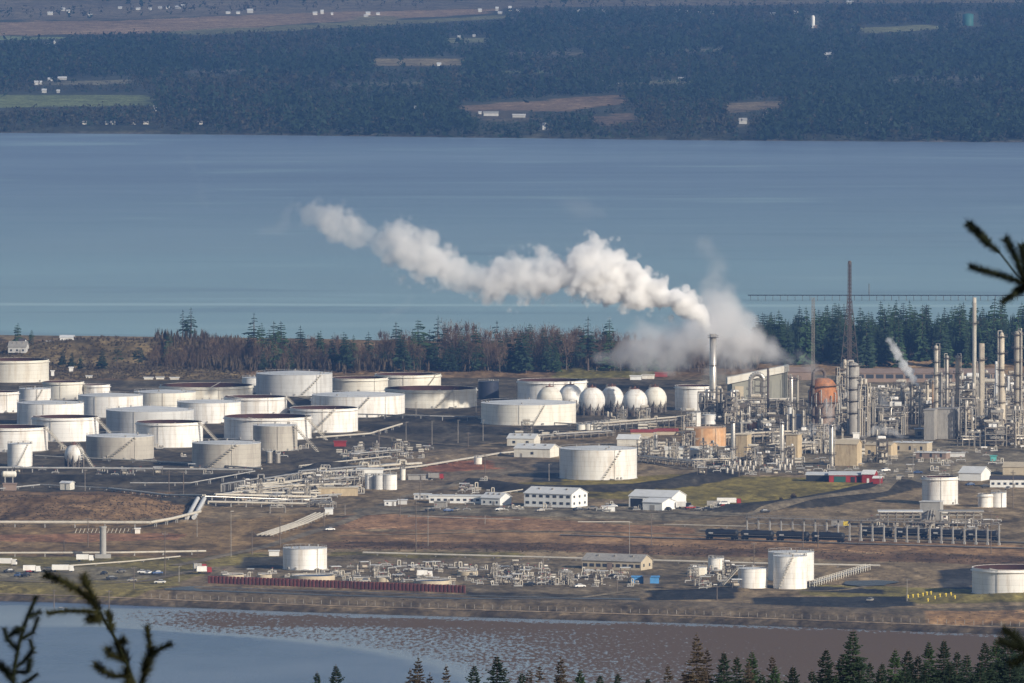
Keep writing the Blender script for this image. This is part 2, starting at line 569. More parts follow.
ROWS = [  # road strips px, half width m, albedo
    ('gravel_road', [(175, 566), (262, 548), (345, 522), (400, 498), (470, 482), (520, 470)], 3.2, (0.165, 0.145, 0.125)),
    ('gravel_road', [(340, 517), (470, 507), (600, 509), (740, 517), (760, 512), (880, 494), (905, 478), (960, 462)], 3.6, (0.16, 0.142, 0.122)),
    ('dike_road', [(-300, 592), (130, 596), (300, 607.5), (450, 611), (700, 617.5), (1024, 628), (1300, 637)], 2.6, (0.27, 0.215, 0.17)),
    ('gravel_road', [(-60, 580), (60, 585), (140, 582), (215, 567)], 2.6, (0.16, 0.14, 0.12)),
    ('service_road', [(320, 425), (400, 440), (470, 447), (560, 446), (690, 470)], 3.0, (0.14, 0.125, 0.11)),
    ('service_road', [(300, 398), (380, 418), (470, 416)], 2.6, (0.16, 0.15, 0.14)),
    ('gravel_road', [(560, 600), (640, 590), (740, 589), (830, 592), (900, 582)], 2.2, (0.17, 0.148, 0.12)),
    ('gravel_road', [(340, 536), (560, 531), (700, 535), (760, 541)], 2.4, (0.18, 0.155, 0.125)),
]


def inside(X, Y, poly):
    r = np.zeros(X.shape, bool)
    n = len(poly)
    for i in range(n):
        x0, y0 = poly[i]
        x1, y1 = poly[(i + 1) % n]
        c = ((y0 > Y) != (y1 > Y))
        with np.errstate(divide='ignore', invalid='ignore'):
            r ^= c & (X < (x1 - x0) * (Y - y0) / (y1 - y0 if y1 != y0 else 1e-9) + x0)
    return r


def soil_material(name, sc1, sc2, bump=0.3):
    m, nt, N, L = nodes(name)
    out = N('ShaderNodeOutputMaterial')
    b = N('ShaderNodeBsdfPrincipled')
    b.inputs['Roughness'].default_value = 0.95
    b.inputs['Specular IOR Level'].default_value = 0.1
    L(b.outputs[0], out.inputs[0])
    at_ = N('ShaderNodeAttribute', attribute_name='Albedo')
    g = N('ShaderNodeNewGeometry')
    prev = at_.outputs['Color']
    for sc, lo, hi, mp in ((sc1, 0.55, 1.5, (1, 0.45, 1)), (sc2, 0.6, 1.45, (1, 0.6, 1)), (sc2 * 1.1, 0.62, 1.42, (.5, 0.12, 1))):
        mpn = N('ShaderNodeMapping')
        mpn.inputs['Scale'].default_value = mp
        L(g.outputs['Position'], mpn.inputs[0])
        nz = N('ShaderNodeTexNoise')
        nz.inputs['Scale'].default_value = sc
        nz.inputs['Detail'].default_value = 6
        nz.inputs['Roughness'].default_value = 0.62
        L(mpn.outputs[0], nz.inputs['Vector'])
        mr = N('ShaderNodeMapRange')
        mr.inputs['From Min'].default_value, mr.inputs['From Max'].default_value = 0.3, 0.7
        mr.inputs['To Min'].default_value, mr.inputs['To Max'].default_value = lo, hi
        L(nz.outputs[0], mr.inputs[0])
        s = N('ShaderNodeVectorMath', operation='SCALE')
        L(prev, s.inputs[0])
        L(mr.outputs[0], s.inputs['Scale'])
        prev = s.outputs[0]
    L(prev, b.inputs['Base Color'])
    bp = N('ShaderNodeBump')
    bp.inputs['Strength'].default_value = bump
    bp.inputs['Distance'].default_value = 1.5
    L(nz.outputs[0], bp.inputs['Height'])
    L(bp.outputs[0], b.inputs['Normal'])
    return m


def grid_obj(name, xs, ys, zf, m, colf=None):
    X, Y = np.meshgrid(xs, ys)
    Z = zf(X, Y)
    V = np.stack([X.ravel(), Y.ravel(), Z.ravel()], 1)
    nx, ny = len(xs), len(ys)
    i = (np.arange(ny - 1)[:, None] * nx + np.arange(nx - 1)[None]).ravel()
    F = np.stack([i, i + 1, i + nx + 1, i + nx], 1)
    c = colf(X, Y).reshape(-1, 3) if colf else None
    o = fast_mesh(name, V, F, m, True, c)
    o['kind'] = 'structure'
    return o


def ground_color(X, Y):
    C = np.empty(X.shape + (3,))
    C[:] = (0.18, 0.145, 0.115)
    for poly, col, jit in ZONES:
        dx = (fbm(X, Y, 25, 11, 3) - 0.5) * 2 * jit
        dy = (fbm(X, Y, 25, 12, 3) - 0.5) * 5 * jit
        C[inside(X + dx, Y + dy, pw(poly, GROUND))] = col
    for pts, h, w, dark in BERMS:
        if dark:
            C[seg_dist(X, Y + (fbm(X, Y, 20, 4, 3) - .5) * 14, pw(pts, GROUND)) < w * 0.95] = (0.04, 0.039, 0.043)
    yf = np.interp(X, FRONT[:, 0], FRONT[:, 1])
    s = Y - yf + (vnoise(X, Y, 6, 9) - 0.5) * 6
    C[s < 9] = (0.085, 0.07, 0.062)
    C[s < 2] = (0.05, 0.045, 0.042)
    # scattered patches of other soil
    n = fbm(X, Y, 60, 21)
    calm = 1 - smooth(0, 20, 95 - (Y - yf))          # the shore bank is evenly surfaced
    C *= (1 + (0.68 * n - 0.34) * (0.35 + 0.65 * calm))[..., None]
    # thin wheel tracks and pipe trenches scoring the yards
    for sd_, sc in ((33, 30.0), (34, 17.0)):
        q = np.abs(fbm(X, Y * 0.35, sc * 3, sd_, 3) - 0.5)
        C[q < 0.012] *= 0.62
        C[(q > 0.03) & (q < 0.04)] *= 1.3
    return C * np.array((1.16, 1.04, 0.74))


m_soil = soil_material('soil_and_grass', 0.05, 0.35)
xs = np.concatenate([np.linspace(-3000, -420, 14), np.arange(-400, 401, 2.2), np.linspace(420, 3000, 14)])
ys = np.concatenate([np.arange(4820, 5400, 3.2), np.arange(5400, 6500, 5), np.arange(6500, 7600, 9)])
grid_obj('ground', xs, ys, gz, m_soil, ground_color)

# roads laid on the ground
for nm, pts, hw, col in ROWS:
    P = pw(pts, GROUND)
    if nm == 'dike_road':
        P = FRONT + np.array((0, 14.0))
    seg = np.hypot(np.diff(P[:, 0]), np.diff(P[:, 1]))
    T = np.concatenate([[0], np.cumsum(seg)])
    t = np.arange(0, T[-1], 4.0)
    x, y = np.interp(t, T, P[:, 0]), np.interp(t, T, P[:, 1])
    k = np.ones(9) / 9
    if len(x) > 30:
        x[4:-4], y[4:-4] = np.convolve(x, k, 'valid'), np.convolve(y, k, 'valid')
    dx, dy = np.gradient(x), np.gradient(y)
    l = np.hypot(dx, dy)
    nx_, ny_ = -dy / l, dx / l
    cols = []
    offs = np.linspace(-hw, hw, 5)
    for o_ in offs:
        X, Y = x + nx_ * o_, y + ny_ * o_
        cols.append(np.stack([X, Y, gz(X, Y) + 0.22], 1))
    V = np.stack(cols, 1).reshape(-1, 3)
    i = (np.arange(len(x) - 1)[:, None] * 5 + np.arange(4)[None]).ravel()
    o = fast_mesh(nm, V, np.stack([i, i + 1, i + 6, i + 5], 1), m_soil, True, np.tile(np.array(col) * np.array((1.1, 1.0, .78)), (len(V), 1)))
    o['kind'] = 'structure'


# ------------------------------------------------------------------ water
def water_material(name, col, rough, bump, bscale, stretch, far_col=None):
    m, nt, N, L = nodes(name)
    out = N('ShaderNodeOutputMaterial')
    b = N('ShaderNodeBsdfPrincipled')
    b.inputs['IOR'].default_value = 1.33 if far_col else 1.12
    b.inputs['Specular IOR Level'].default_value = 0.5 if far_col else 0.16
    L(b.outputs[0], out.inputs[0])
    g = N('ShaderNodeNewGeometry')
    # long bands of smoother and rougher water lying across the view
    mp = N('ShaderNodeMapping')
    mp.inputs['Scale'].default_value = (0.0012, 0.0022, 1)
    mp.inputs['Rotation'].default_value = (0, 0, 0.02)
    L(g.outputs['Position'], mp.inputs[0])
    n1 = N('ShaderNodeTexNoise')
    n1.inputs['Scale'].default_value = 1.0
    n1.inputs['Detail'].default_value = 9
    n1.inputs['Roughness'].default_value = 0.62
    L(mp.outputs[0], n1.inputs['Vector'])
    r1 = N('ShaderNodeMapRange')
    r1.inputs['From Min'].default_value, r1.inputs['From Max'].default_value = 0.35, 0.65
    r1.inputs['To Min'].default_value, r1.inputs['To Max'].default_value = rough * 0.85, rough * 1.2
    L(n1.outputs[0], r1.inputs[0])
    L(r1.outputs[0], b.inputs['Roughness'])
    cs = N('ShaderNodeMix', data_type='RGBA')
    cs.inputs[6].default_value = (*[c * 0.84 for c in col], 1)
    cs.inputs[7].default_value = (*[c * 1.16 for c in col], 1)
    r2 = N('ShaderNodeMapRange')
    r2.inputs['From Min'].default_value, r2.inputs['From Max'].default_value = 0.35, 0.65
    L(n1.outputs[0], r2.inputs[0])
    L(r2.outputs[0], cs.inputs['Factor'])
    res = cs.outputs[2]
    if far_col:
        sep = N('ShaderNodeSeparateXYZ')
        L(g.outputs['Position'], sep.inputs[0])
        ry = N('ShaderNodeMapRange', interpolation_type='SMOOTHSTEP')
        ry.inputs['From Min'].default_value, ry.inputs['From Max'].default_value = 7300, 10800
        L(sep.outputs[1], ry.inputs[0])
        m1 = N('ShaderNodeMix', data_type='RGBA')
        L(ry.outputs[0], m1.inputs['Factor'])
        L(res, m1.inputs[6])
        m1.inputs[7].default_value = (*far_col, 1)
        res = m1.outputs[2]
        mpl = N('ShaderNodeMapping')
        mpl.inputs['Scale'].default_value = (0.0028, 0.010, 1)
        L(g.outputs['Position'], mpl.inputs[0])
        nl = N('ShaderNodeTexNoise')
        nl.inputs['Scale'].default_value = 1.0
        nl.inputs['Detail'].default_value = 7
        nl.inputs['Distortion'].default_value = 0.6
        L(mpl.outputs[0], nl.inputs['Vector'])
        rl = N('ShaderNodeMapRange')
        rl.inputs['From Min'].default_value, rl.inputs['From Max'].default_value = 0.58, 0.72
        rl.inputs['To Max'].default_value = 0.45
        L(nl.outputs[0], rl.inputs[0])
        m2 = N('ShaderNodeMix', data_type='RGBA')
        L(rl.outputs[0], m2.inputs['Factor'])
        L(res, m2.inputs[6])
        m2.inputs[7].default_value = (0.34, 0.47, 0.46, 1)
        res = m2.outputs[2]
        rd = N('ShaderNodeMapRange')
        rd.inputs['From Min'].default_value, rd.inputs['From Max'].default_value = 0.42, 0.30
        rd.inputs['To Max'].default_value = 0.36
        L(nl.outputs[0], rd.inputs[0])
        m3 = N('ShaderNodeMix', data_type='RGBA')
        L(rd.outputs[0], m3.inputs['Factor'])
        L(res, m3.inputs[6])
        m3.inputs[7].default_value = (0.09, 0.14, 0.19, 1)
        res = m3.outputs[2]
        # pale tide line where two currents meet
        ty = N('ShaderNodeMath', operation='MULTIPLY_ADD')
        L(n1.outputs[0], ty.inputs[0])
        ty.inputs[1].default_value = 110.0
        L(sep.outputs[1], ty.inputs[2])
        td = N('ShaderNodeMath', operation='SUBTRACT')
        L(ty.outputs[0], td.inputs[0])
        td.inputs[1].default_value = 7890.0
        ta = N('ShaderNodeMath', operation='ABSOLUTE')
        L(td.outputs[0], ta.inputs[0])
        tm = N('ShaderNodeMapRange')
        tm.inputs['From Min'].default_value, tm.inputs['From Max'].default_value = 24, 10
        tm.inputs['To Max'].default_value = 0.55
        L(ta.outputs[0], tm.inputs[0])
        m4 = N('ShaderNodeMix', data_type='RGBA')
        L(tm.outputs[0], m4.inputs['Factor'])
        L(res, m4.inputs[6])
        m4.inputs[7].default_value = (0.46, 0.60, 0.58, 1)
        res = m4.outputs[2]
    L(res, b.inputs['Base Color'])
    mp2 = N('ShaderNodeMapping')
    mp2.inputs['Scale'].default_value = stretch
    L(g.outputs['Position'], mp2.inputs[0])
    n2 = N('ShaderNodeTexNoise')
    n2.inputs['Scale'].default_value = bscale
    n2.inputs['Detail'].default_value = 4
    L(mp2.outputs[0], n2.inputs['Vector'])
    bp = N('ShaderNodeBump')
    bp.inputs['Strength'].default_value = bump
    bp.inputs['Distance'].default_value = 1.0
    L(n2.outputs[0], bp.inputs['Height'])
    L(bp.outputs[0], b.inputs['Normal'])
    return m


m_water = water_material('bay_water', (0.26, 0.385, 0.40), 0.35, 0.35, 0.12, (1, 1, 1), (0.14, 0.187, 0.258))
m_calm = water_material('calm_water', (0.10, 0.135, 0.205), 0.35, 0.75, 0.5, (1, 0.5, 1))
m_drain = water_material('muddy_water', (0.085, 0.085, 0.082), 0.35, 0.75, 0.5, (1, 0.5, 1))
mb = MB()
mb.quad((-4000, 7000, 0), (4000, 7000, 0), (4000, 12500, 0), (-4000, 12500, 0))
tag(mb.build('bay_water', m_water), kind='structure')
mb = MB()
mb.quad((-4000, 3600, 0), (4000, 3600, 0), (4000, 5600, 0), (-4000, 5600, 0))
tag(mb.build('inlet_water', m_calm), kind='structure')

# tide flat: brown mud with shallow pools
m, nt, N, L = nodes('tide_flat_mud')
out = N('ShaderNodeOutputMaterial')
b = N('ShaderNodeBsdfPrincipled')
L(b.outputs[0], out.inputs[0])
g = N('ShaderNodeNewGeometry')
mp = N('ShaderNodeMapping')
mp.inputs['Scale'].default_value = (0.55, 0.11, 1)
L(g.outputs['Position'], mp.inputs[0])
nz = N('ShaderNodeTexNoise')
nz.inputs['Scale'].default_value = 1.0
nz.inputs['Detail'].default_value = 5
nz.inputs['Roughness'].default_value = 0.6
L(mp.outputs[0], nz.inputs['Vector'])
wa = N('ShaderNodeAttribute', attribute_name='Albedo')     # red: how wet this part of the flat is
ad = N('ShaderNodeMath', operation='ADD')
L(nz.outputs[0], ad.inputs[0])
sx = N('ShaderNodeSeparateColor')
L(wa.outputs['Color'], sx.inputs[0])
L(sx.outputs[0], ad.inputs[1])
wet = N('ShaderNodeMapRange')
wet.inputs['From Min'].default_value, wet.inputs['From Max'].default_value = 0.95, 1.08
L(ad.outputs[0], wet.inputs[0])
mx = N('ShaderNodeMix', data_type='RGBA')
mx.inputs[6].default_value = (0.132, 0.087, 0.052, 1)
mx.inputs[7].default_value = (0.22, 0.25, 0.28, 1)
L(wet.outputs[0], mx.inputs['Factor'])
dp = N('ShaderNodeMapRange')
dp.inputs['From Min'].default_value, dp.inputs['From Max'].default_value = 0.74, 0.88
L(sx.outputs[0], dp.inputs[0])
md = N('ShaderNodeMix', data_type='RGBA')
L(dp.outputs[0], md.inputs['Factor'])
L(mx.outputs[2], md.inputs[6])
nd = N('ShaderNodeTexNoise')
nd.inputs['Scale'].default_value = 1.0
nd.inputs['Detail'].default_value = 6
mpd = N('ShaderNodeMapping')
mpd.inputs['Scale'].default_value = (0.012, 0.007, 1)
L(g.outputs['Position'], mpd.inputs[0])
L(mpd.outputs[0], nd.inputs['Vector'])
rdp = N('ShaderNodeMapRange')
rdp.inputs['From Min'].default_value, rdp.inputs['From Max'].default_value = 0.35, 0.65
L(nd.outputs[0], rdp.inputs[0])
mdp = N('ShaderNodeMix', data_type='RGBA')
L(rdp.outputs[0], mdp.inputs['Factor'])
mdp.inputs[6].default_value = (0.07, 0.10, 0.165, 1)
mdp.inputs[7].default_value = (0.12, 0.15, 0.215, 1)
L(mdp.outputs[2], md.inputs[7])
L(md.outputs[2], b.inputs['Base Color'])
b.inputs['IOR'].default_value = 1.16
b.inputs['Specular IOR Level'].default_value = 0.25
rr = N('ShaderNodeMapRange')
rr.inputs['To Min'].default_value, rr.inputs['To Max'].default_value = 0.7, 0.26
L(wet.outputs[0], rr.inputs[0])
L(rr.outputs[0], b.inputs['Roughness'])
bp = N('ShaderNodeBump')
bp.inputs['Strength'].default_value = 0.25
bp.inputs['Distance'].default_value = 0.6
L(nz.outputs[0], bp.inputs['Height'])
L(bp.outputs[0], b.inputs['Normal'])
m_mud = m
MUDLINE = pw([(-300, 625), (60, 628), (130, 631), (170, 633), (256, 639), (334, 649), (405, 662), (450, 680), (470, 700)], 0)


def wetness(X, Y):
    # distance into the flat from its seaward edge
    ex = np.interp(Y, MUDLINE[::-1, 1], MUDLINE[::-1, 0])
    s = X - ex
    yf = np.interp(X, FRONT[:, 0], FRONT[:, 1])
    w = 0.33 + 0.30 * (1 - smooth(0, 26, s)) + 0.20 * (1 - smooth(30, 330, s))
    w = w - 0.17 * smooth(10, 150, X)
    w = w + 0.3 * (1 - smooth(-190, -120, X))
    w = w + 0.32 * (1 - smooth(4, 30, yf - Y + (vnoise(X, Y, 14, 8) - .5) * 16))
    w = w + (fbm(X, Y * 0.4, 60, 31) - 0.5) * 0.22
    w = np.where(s < 0, 0.9, w)
    return np.stack([w, w, w], -1)


mx_ = np.concatenate([np.linspace(-2500, -420, 8), np.arange(-400, 401, 8), np.linspace(420, 2500, 8)])
grid_obj('tide_flat', mx_, np.arange(4200, 5180, 8), lambda X, Y: np.full(X.shape, 0.12) - 0.3 * (np.interp(X, FRONT[:, 0], FRONT[:, 1]) < Y - 40), m_mud, wetness)

# hill under the viewer
HX = np.linspace(-1500, 1500, 61)
HY = np.concatenate([np.linspace(-400, 1600, 81), np.linspace(1650, 4400, 50)])


def hillz(X, Y):
    return np.interp(Y, [-400, 0, 15, 60, 300, 700, 1000, 1400, 2200, 3200, 3900, 4400], [372, 366.5, 365.5, 361, 326, 290, 262, 222, 140, 45, -4, -8]) + (fbm(X, Y, 60, 41) - 0.5) * 3 * smooth(40, 200, Y)


grid_obj('hillside', HX, HY, hillz, m_soil, lambda X, Y: np.broadcast_to(np.array((0.05, 0.05, 0.03)), X.shape + (3,)).copy())


# ------------------------------------------------------------------ far shore
FSH = pw([(-1500, 128), (0, 133), (250, 135), (500, 138), (700, 140.5), (1024, 142.5), (2500, 146)], 0)


def farz(X, Y):
    s = Y - np.interp(X, FSH[:, 0], FSH[:, 1])
    return -1 + 6 * smooth(-15, 60, s) + 3 * (fbm(X, Y, 500, 51) - 0.4) * smooth(60, 500, s)


FIELDS = [
    ([(-400, 23), (120, 18), (330, 11), (560, 6), (820, 2), (1300, 0), (1300, -30), (-400, -30)], (0.17, 0.13, 0.10)),
    ([(-400, 24), (120, 19), (330, 11), (500, 8), (480, 13), (330, 21), (150, 32), (-400, 37)], (0.30, 0.19, 0.13)),
    ([(150, 31), (330, 22), (500, 14), (520, 17), (330, 27), (200, 34)], (0.18, 0.165, 0.085)),
    ([(-400, 38), (68, 34), (66, 37), (-400, 43)], (0.17, 0.20, 0.11)),
    ([(-60, 94), (150, 93), (158, 104), (-60, 108)], (0.15, 0.17, 0.075)),
    ([(370, 57), (466, 57), (466, 64), (374, 65)], (0.24, 0.18, 0.11)),
    ([(450, 105), (560, 96), (627, 93), (622, 102), (565, 111), (470, 112)], (0.24, 0.15, 0.10)),
    ([(722, 102), (780, 99), (786, 107), (728, 112)], (0.21, 0.15, 0.10)),
    ([(845, 27), (928, 23), (946, 28), (866, 32)], (0.22, 0.21, 0.11)),
    ([(448, 36), (490, 36), (492, 41), (450, 42)], (0.19, 0.19, 0.12)),
    ([(350, 16), (395, 15), (396, 23), (350, 24)], (0.22, 0.18, 0.10)),
    ([(455, 71), (560, 69), (555, 73), (470, 74)], (0.14, 0.16, 0.09)),
    ([(600, 80), (690, 78), (690, 82), (610, 83)], (0.15, 0.14, 0.09)),
    ([(805, 14), (821, 14), (822, 27), (804, 27)], (0.10, 0.095, 0.07)),
    ([(956, 10), (980, 10), (981, 25), (955, 25)], (0.10, 0.095, 0.07)),
    ([(737, 117), (750, 117), (750, 126), (736, 126)], (0.12, 0.10, 0.07)),
    ([(822, 51), (834, 51), (834, 58), (822, 58)], (0.10, 0.09, 0.07)),
    ([(480, 110), (528, 110), (530, 119), (478, 119)], (0.13, 0.10, 0.075)),
    ([(540, 124), (549, 124), (549, 135), (540, 135)], (0.10, 0.09, 0.07)),
    ([(80, 126), (152, 127), (152, 135), (78, 134)], (0.11, 0.10, 0.07)),
    ([(330, 82), (425, 79), (420, 83), (335, 86)], (0.12, 0.115, 0.08)),
    ([(640, 50), (730, 47), (725, 51), (650, 53)], (0.13, 0.115, 0.085)),
    ([(180, 70), (250, 67), (245, 71), (190, 73)], (0.12, 0.10, 0.08)),
    ([(880, 78), (990, 74), (985, 79), (890, 81)], (0.11, 0.10, 0.08)),
    ([(500, 52), (590, 50), (585, 54), (505, 55)], (0.13, 0.11, 0.085)),
    ([(840, 118), (930, 117), (925, 121), (845, 122)], (0.14, 0.12, 0.085)),
    ([(30, 80), (130, 77), (130, 82), (40, 84)], (0.19, 0.165, 0.12)),
    ([(590, 115), (640, 112), (636, 121), (600, 123)], (0.2, 0.13, 0.095)),
]


def far_color(X, Y):
    C = np.empty(X.shape + (3,))
    C[:] = (0.05, 0.052, 0.04)
    dx = (fbm(X, Y, 80, 61, 3) - 0.5) * 30
    dy = (fbm(X, Y, 80, 62, 3) - 0.5) * 160
    for poly, col in FIELDS:
        C[inside(X + dx, Y + dy, pw(poly, 7.0))] = col
    n = fbm(X, Y * 0.25, 90, 63)
    C = (C * 0.8 + 0.012) * np.array((.97, 1.0, .84))
    C *= (0.6 + 0.8 * n)[..., None]
    s = Y - np.interp(X, FSH[:, 0], FSH[:, 1])
    C[s < 7] = (0.12, 0.105, 0.09)
    return C


fx = np.concatenate([np.linspace(-3800, -1250, 12), np.arange(-1200, 1201, 12), np.linspace(1250, 3800, 12)])
fy = np.concatenate([np.arange(11200, 14000, 14), np.arange(14000, 20000, 30), np.linspace(20100, 26000, 12)])
grid_obj('far_shore', fx, fy, farz, m_soil, far_color)


def field_mask(skip, PX, PY):
    r = np.zeros(PX.shape, bool)
    for poly, _ in FIELDS[skip:]:
        r |= inside(PX, PY, poly)
    return r


def far_forest(name, n, seed, kindf, m, conifer, y0=11080, y1=19500, skip=0):
    """forest across the bay: a mass of simple crowns, kept off the fields"""
    rs = np.random.RandomState(seed)
    # even in row space so that every row of the picture has its trees, a little denser at the shore
    Y = y0 * np.exp(rs.rand(n) * math.log(y1 / float(y0)))
    X = (rs.rand(n) * 2 - 1) * (Y * 0.055 + 60)
    s = Y - np.interp(X, FSH[:, 0], FSH[:, 1])
    H = (rs.rand(n) ** 1.5 * 0.85 + 0.35) * (0.6 + 0.8 * fbm(X, Y * .3, 150, 73)) * (20 if conifer else 12)
    d = fbm(X, Y * 0.3, 240, 71)
    ok = (s > 3) & kindf(d, rs.rand(n), X, Y)
    X, Y, H = X[ok], Y[ok], H[ok]
    Z = farz(X, Y)
    jx, jy = (fbm(X, Y, 80, 61, 3) - 0.5) * 26, (fbm(X, Y, 80, 62, 3) - 0.5) * 6
    keep = np.ones(len(X), bool)
    for fr in (0, 0.35, 0.7, 0.95):
        dd = Y * cp - (Z + H * fr - CAM_H) * sp
        uu = Y * sp + (Z + H * fr - CAM_H) * cp
        keep &= ~field_mask(skip, 512 + FPX * X / dd + jx * 0.8, 341.5 - FPX * uu / dd + jy) | (rs.rand(len(X)) < .012)
    # over the farmland at the very back only scattered trees
    pyb = 341.5 - FPX * ((Y * sp + (Z - CAM_H) * cp) / (Y * cp - (Z - CAM_H) * sp))
    X, Y, Z, H = X[keep], Y[keep], Z[keep], H[keep]
    k = len(X)
    # each tree is a ragged cloud of small leaf faces in a conical or rounded crown
    nt_ = 15
    t = rs.rand(k, nt_) ** (1.25 if conifer else 1.0)
    if conifer:
        rad = H[:, None] * (0.25 * (1 - t) ** 0.8 + 0.015)
        zz = H[:, None] * (0.05 + 0.93 * t)
    else:
        rad = H[:, None] * 0.42 * np.sqrt(np.clip(1 - (2 * t - 1) ** 2, 0.04, 1))
        zz = H[:, None] * (0.12 + 0.86 * t)
    wob = 0.75 + 0.5 * rs.rand(k, 1)
    rr_ = rad * np.sqrt(rs.rand(k, nt_)) * wob
    az = rs.rand(k, nt_) * 6.283
    C = np.stack([X[:, None] + rr_ * np.cos(az), Y[:, None] + rr_ * np.sin(az), Z[:, None] + zz], -1)
    sz = (0.10 + 0.16 * rs.rand(k, nt_)) * H[:, None] * (1.15 - 0.6 * t if conifer else 1.0)
    D = rs.randn(k, nt_, 3, 3)
    D /= np.linalg.norm(D, axis=-1, keepdims=True)
    V = (C[:, :, None, :] + D * sz[:, :, None, None]).reshape(-1, 3)
    F = np.arange(len(V)).reshape(-1, 3)
    o = fast_mesh(name, V, F, m)
    tag(o, kind='stuff')
    return o
# ------------------------------------------------------------------ forests and trees
far_forest('far_conifer_forest', 90000, 1, lambda d, r, X, Y: r < np.maximum(.22, 0.15 + 2.6 * (d - 0.36)), m_farfir, True)
far_forest('far_bare_woodland', 62000, 2, lambda d, r, X, Y: r < np.maximum(.2, 0.8 - 2.2 * (d - 0.36)), m_fardec, False)

far_forest('far_hedgerow_wood', 5200, 9, lambda d, r, X, Y: r < 1.6 * (fbm(X, Y * .2, 120, 77) - .42), m_fardec, False, 16200, 19500, 1)
far_forest('far_hedgerow_firs', 1800, 10, lambda d, r, X, Y: r < 1.8 * (fbm(X, Y * .2, 90, 78) - .45), m_farfir, True, 16200, 19500, 1)


def conifer_proto(name, h, w, seed, mleaf, gappy=0.15, first=0.12, nb=8, whorls=17, label='x', cat='tree'):
    """mid distance fir: tapered trunk and drooping boughs in uneven whorls"""
    r = random.Random(seed)
    root = thing(name, label, cat)
    tr = MB()
    tr.cyl((0, 0, -1), (0, 0, h * 0.97), h * 0.016, h * 0.002, 6)
    tr.build('trunk', m_bark, root)
    mb = MB()
    lean = r.uniform(0, 6.28)
    for i in range(whorls):
        t = (i + r.uniform(-0.3, 0.3)) / whorls
        t = min(max(t, 0.0), 0.985)
        z0 = h * (first + (1 - first) * t)
        R = w * ((1 - t) ** 0.66) * (0.55 + 0.45 * min(1, t * 6 + 0.4)) * r.uniform(0.75, 1.2) + 0.25
        for k in range(nb):
            if r.random() < gappy:
                continue
            a = 2 * pi * (k + r.uniform(-0.4, 0.4)) / nb
            rr = R * r.uniform(0.6, 1.15) * (1 + 0.2 * cos(a - lean))
            dr = rr * r.uniform(0.1, 0.4)
            wd = rr * r.uniform(0.22, 0.36)
            ca, sa = cos(a), sin(a)
            A = (0, 0, z0)
            M = (ca * rr * .55, sa * rr * .55, z0 - dr * .2)
            T = (ca * rr, sa * rr, z0 - dr)
            Lf = (ca * rr * .5 - sa * wd, sa * rr * .5 + ca * wd, z0 - dr * .8 - wd * .3)
            Rt = (ca * rr * .5 + sa * wd, sa * rr * .5 - ca * wd, z0 - dr * .8 - wd * .3)
            mb.add([A, Lf, T, M, Rt], [(0, 1, 3), (1, 2, 3), (0, 3, 4), (3, 2, 4)])
            # hanging sprays
            D = (ca * rr * .7, sa * rr * .7, z0 - dr - rr * r.uniform(.12, .3))
            mb.add([M, T, D], [(0, 1, 2)])
    mb.tri((0.25, 0, h * 0.93), (-0.2, 0.2, h * 0.93), (0, 0, h * 1.01))
    mb.build('crown', mleaf, root)
    return root


def bare_proto(name, h, w, seed, label, m=None, ntw=620):
    """leafless broadleaf tree: trunk, limbs and a haze of fine twigs"""
    r = random.Random(seed)
    root = thing(name, label, 'tree')
    tr = MB()
    tips = []

    def limb(p, d, L, rad, lev):
        q = tuple(p[i] + d[i] * L for i in range(3))
        tr.cyl(p, q, rad, rad * 0.6, 5, False)
        tips.append((p, q))
        if lev == 0:
            return
        for _ in range(r.choice((2, 3))):
            nd = [d[i] + r.uniform(-0.6, 0.6) for i in range(3)]
            nd[2] = abs(nd[2]) + 0.25
            l = sqrt(sum(c * c for c in nd))
            limb(q, [c / l for c in nd], L * r.uniform(0.55, 0.8), rad * 0.6, lev - 1)
    limb((0, 0, -0.5), (r.uniform(-.08, .08), r.uniform(-.08, .08), 1), h * 0.34, h * 0.018, 3)
    tr.build('trunk', m_barkl, root)
    mb = MB()
    for _ in range(ntw):
        if r.random() < .35:
            p, q = r.choice(tips[1:])
            f = r.random()
            b = [p[i] + (q[i] - p[i]) * f for i in range(3)]
        else:
            z = h * r.triangular(.1, .97, .55)
            rr = h * .24 * sqrt(max(.05, 1 - ((z / h - .52) / .55) ** 2)) * sqrt(r.random())
            a = r.uniform(0, 6.28)
            b = [rr * cos(a), rr * sin(a), z]
        d = [b[0] / w * .5 + r.uniform(-0.5, 0.5), b[1] / w * .5 + r.uniform(-0.5, 0.5), r.uniform(0.3, 1.4)]
        l = sqrt(sum(c * c for c in d))
        L = r.uniform(0.05, 0.13) * h
        e = [b[i] + d[i] / l * L for i in range(3)]
        wd = r.uniform(0.08, 0.2)
        a = r.uniform(0, 6.28)
        mb.tri(tuple(b), tuple(e), (b[0] + (e[0] - b[0]) * .7 + cos(a) * wd, b[1] + (e[1] - b[1]) * .7 + sin(a) * wd, b[2] + (e[2] - b[2]) * .7))
        mb.tri((b[0] + wd * .5, b[1], b[2]), (b[0] - wd * .5, b[1], b[2]), tuple(e))
    mb.build('crown', m, root)
    return root


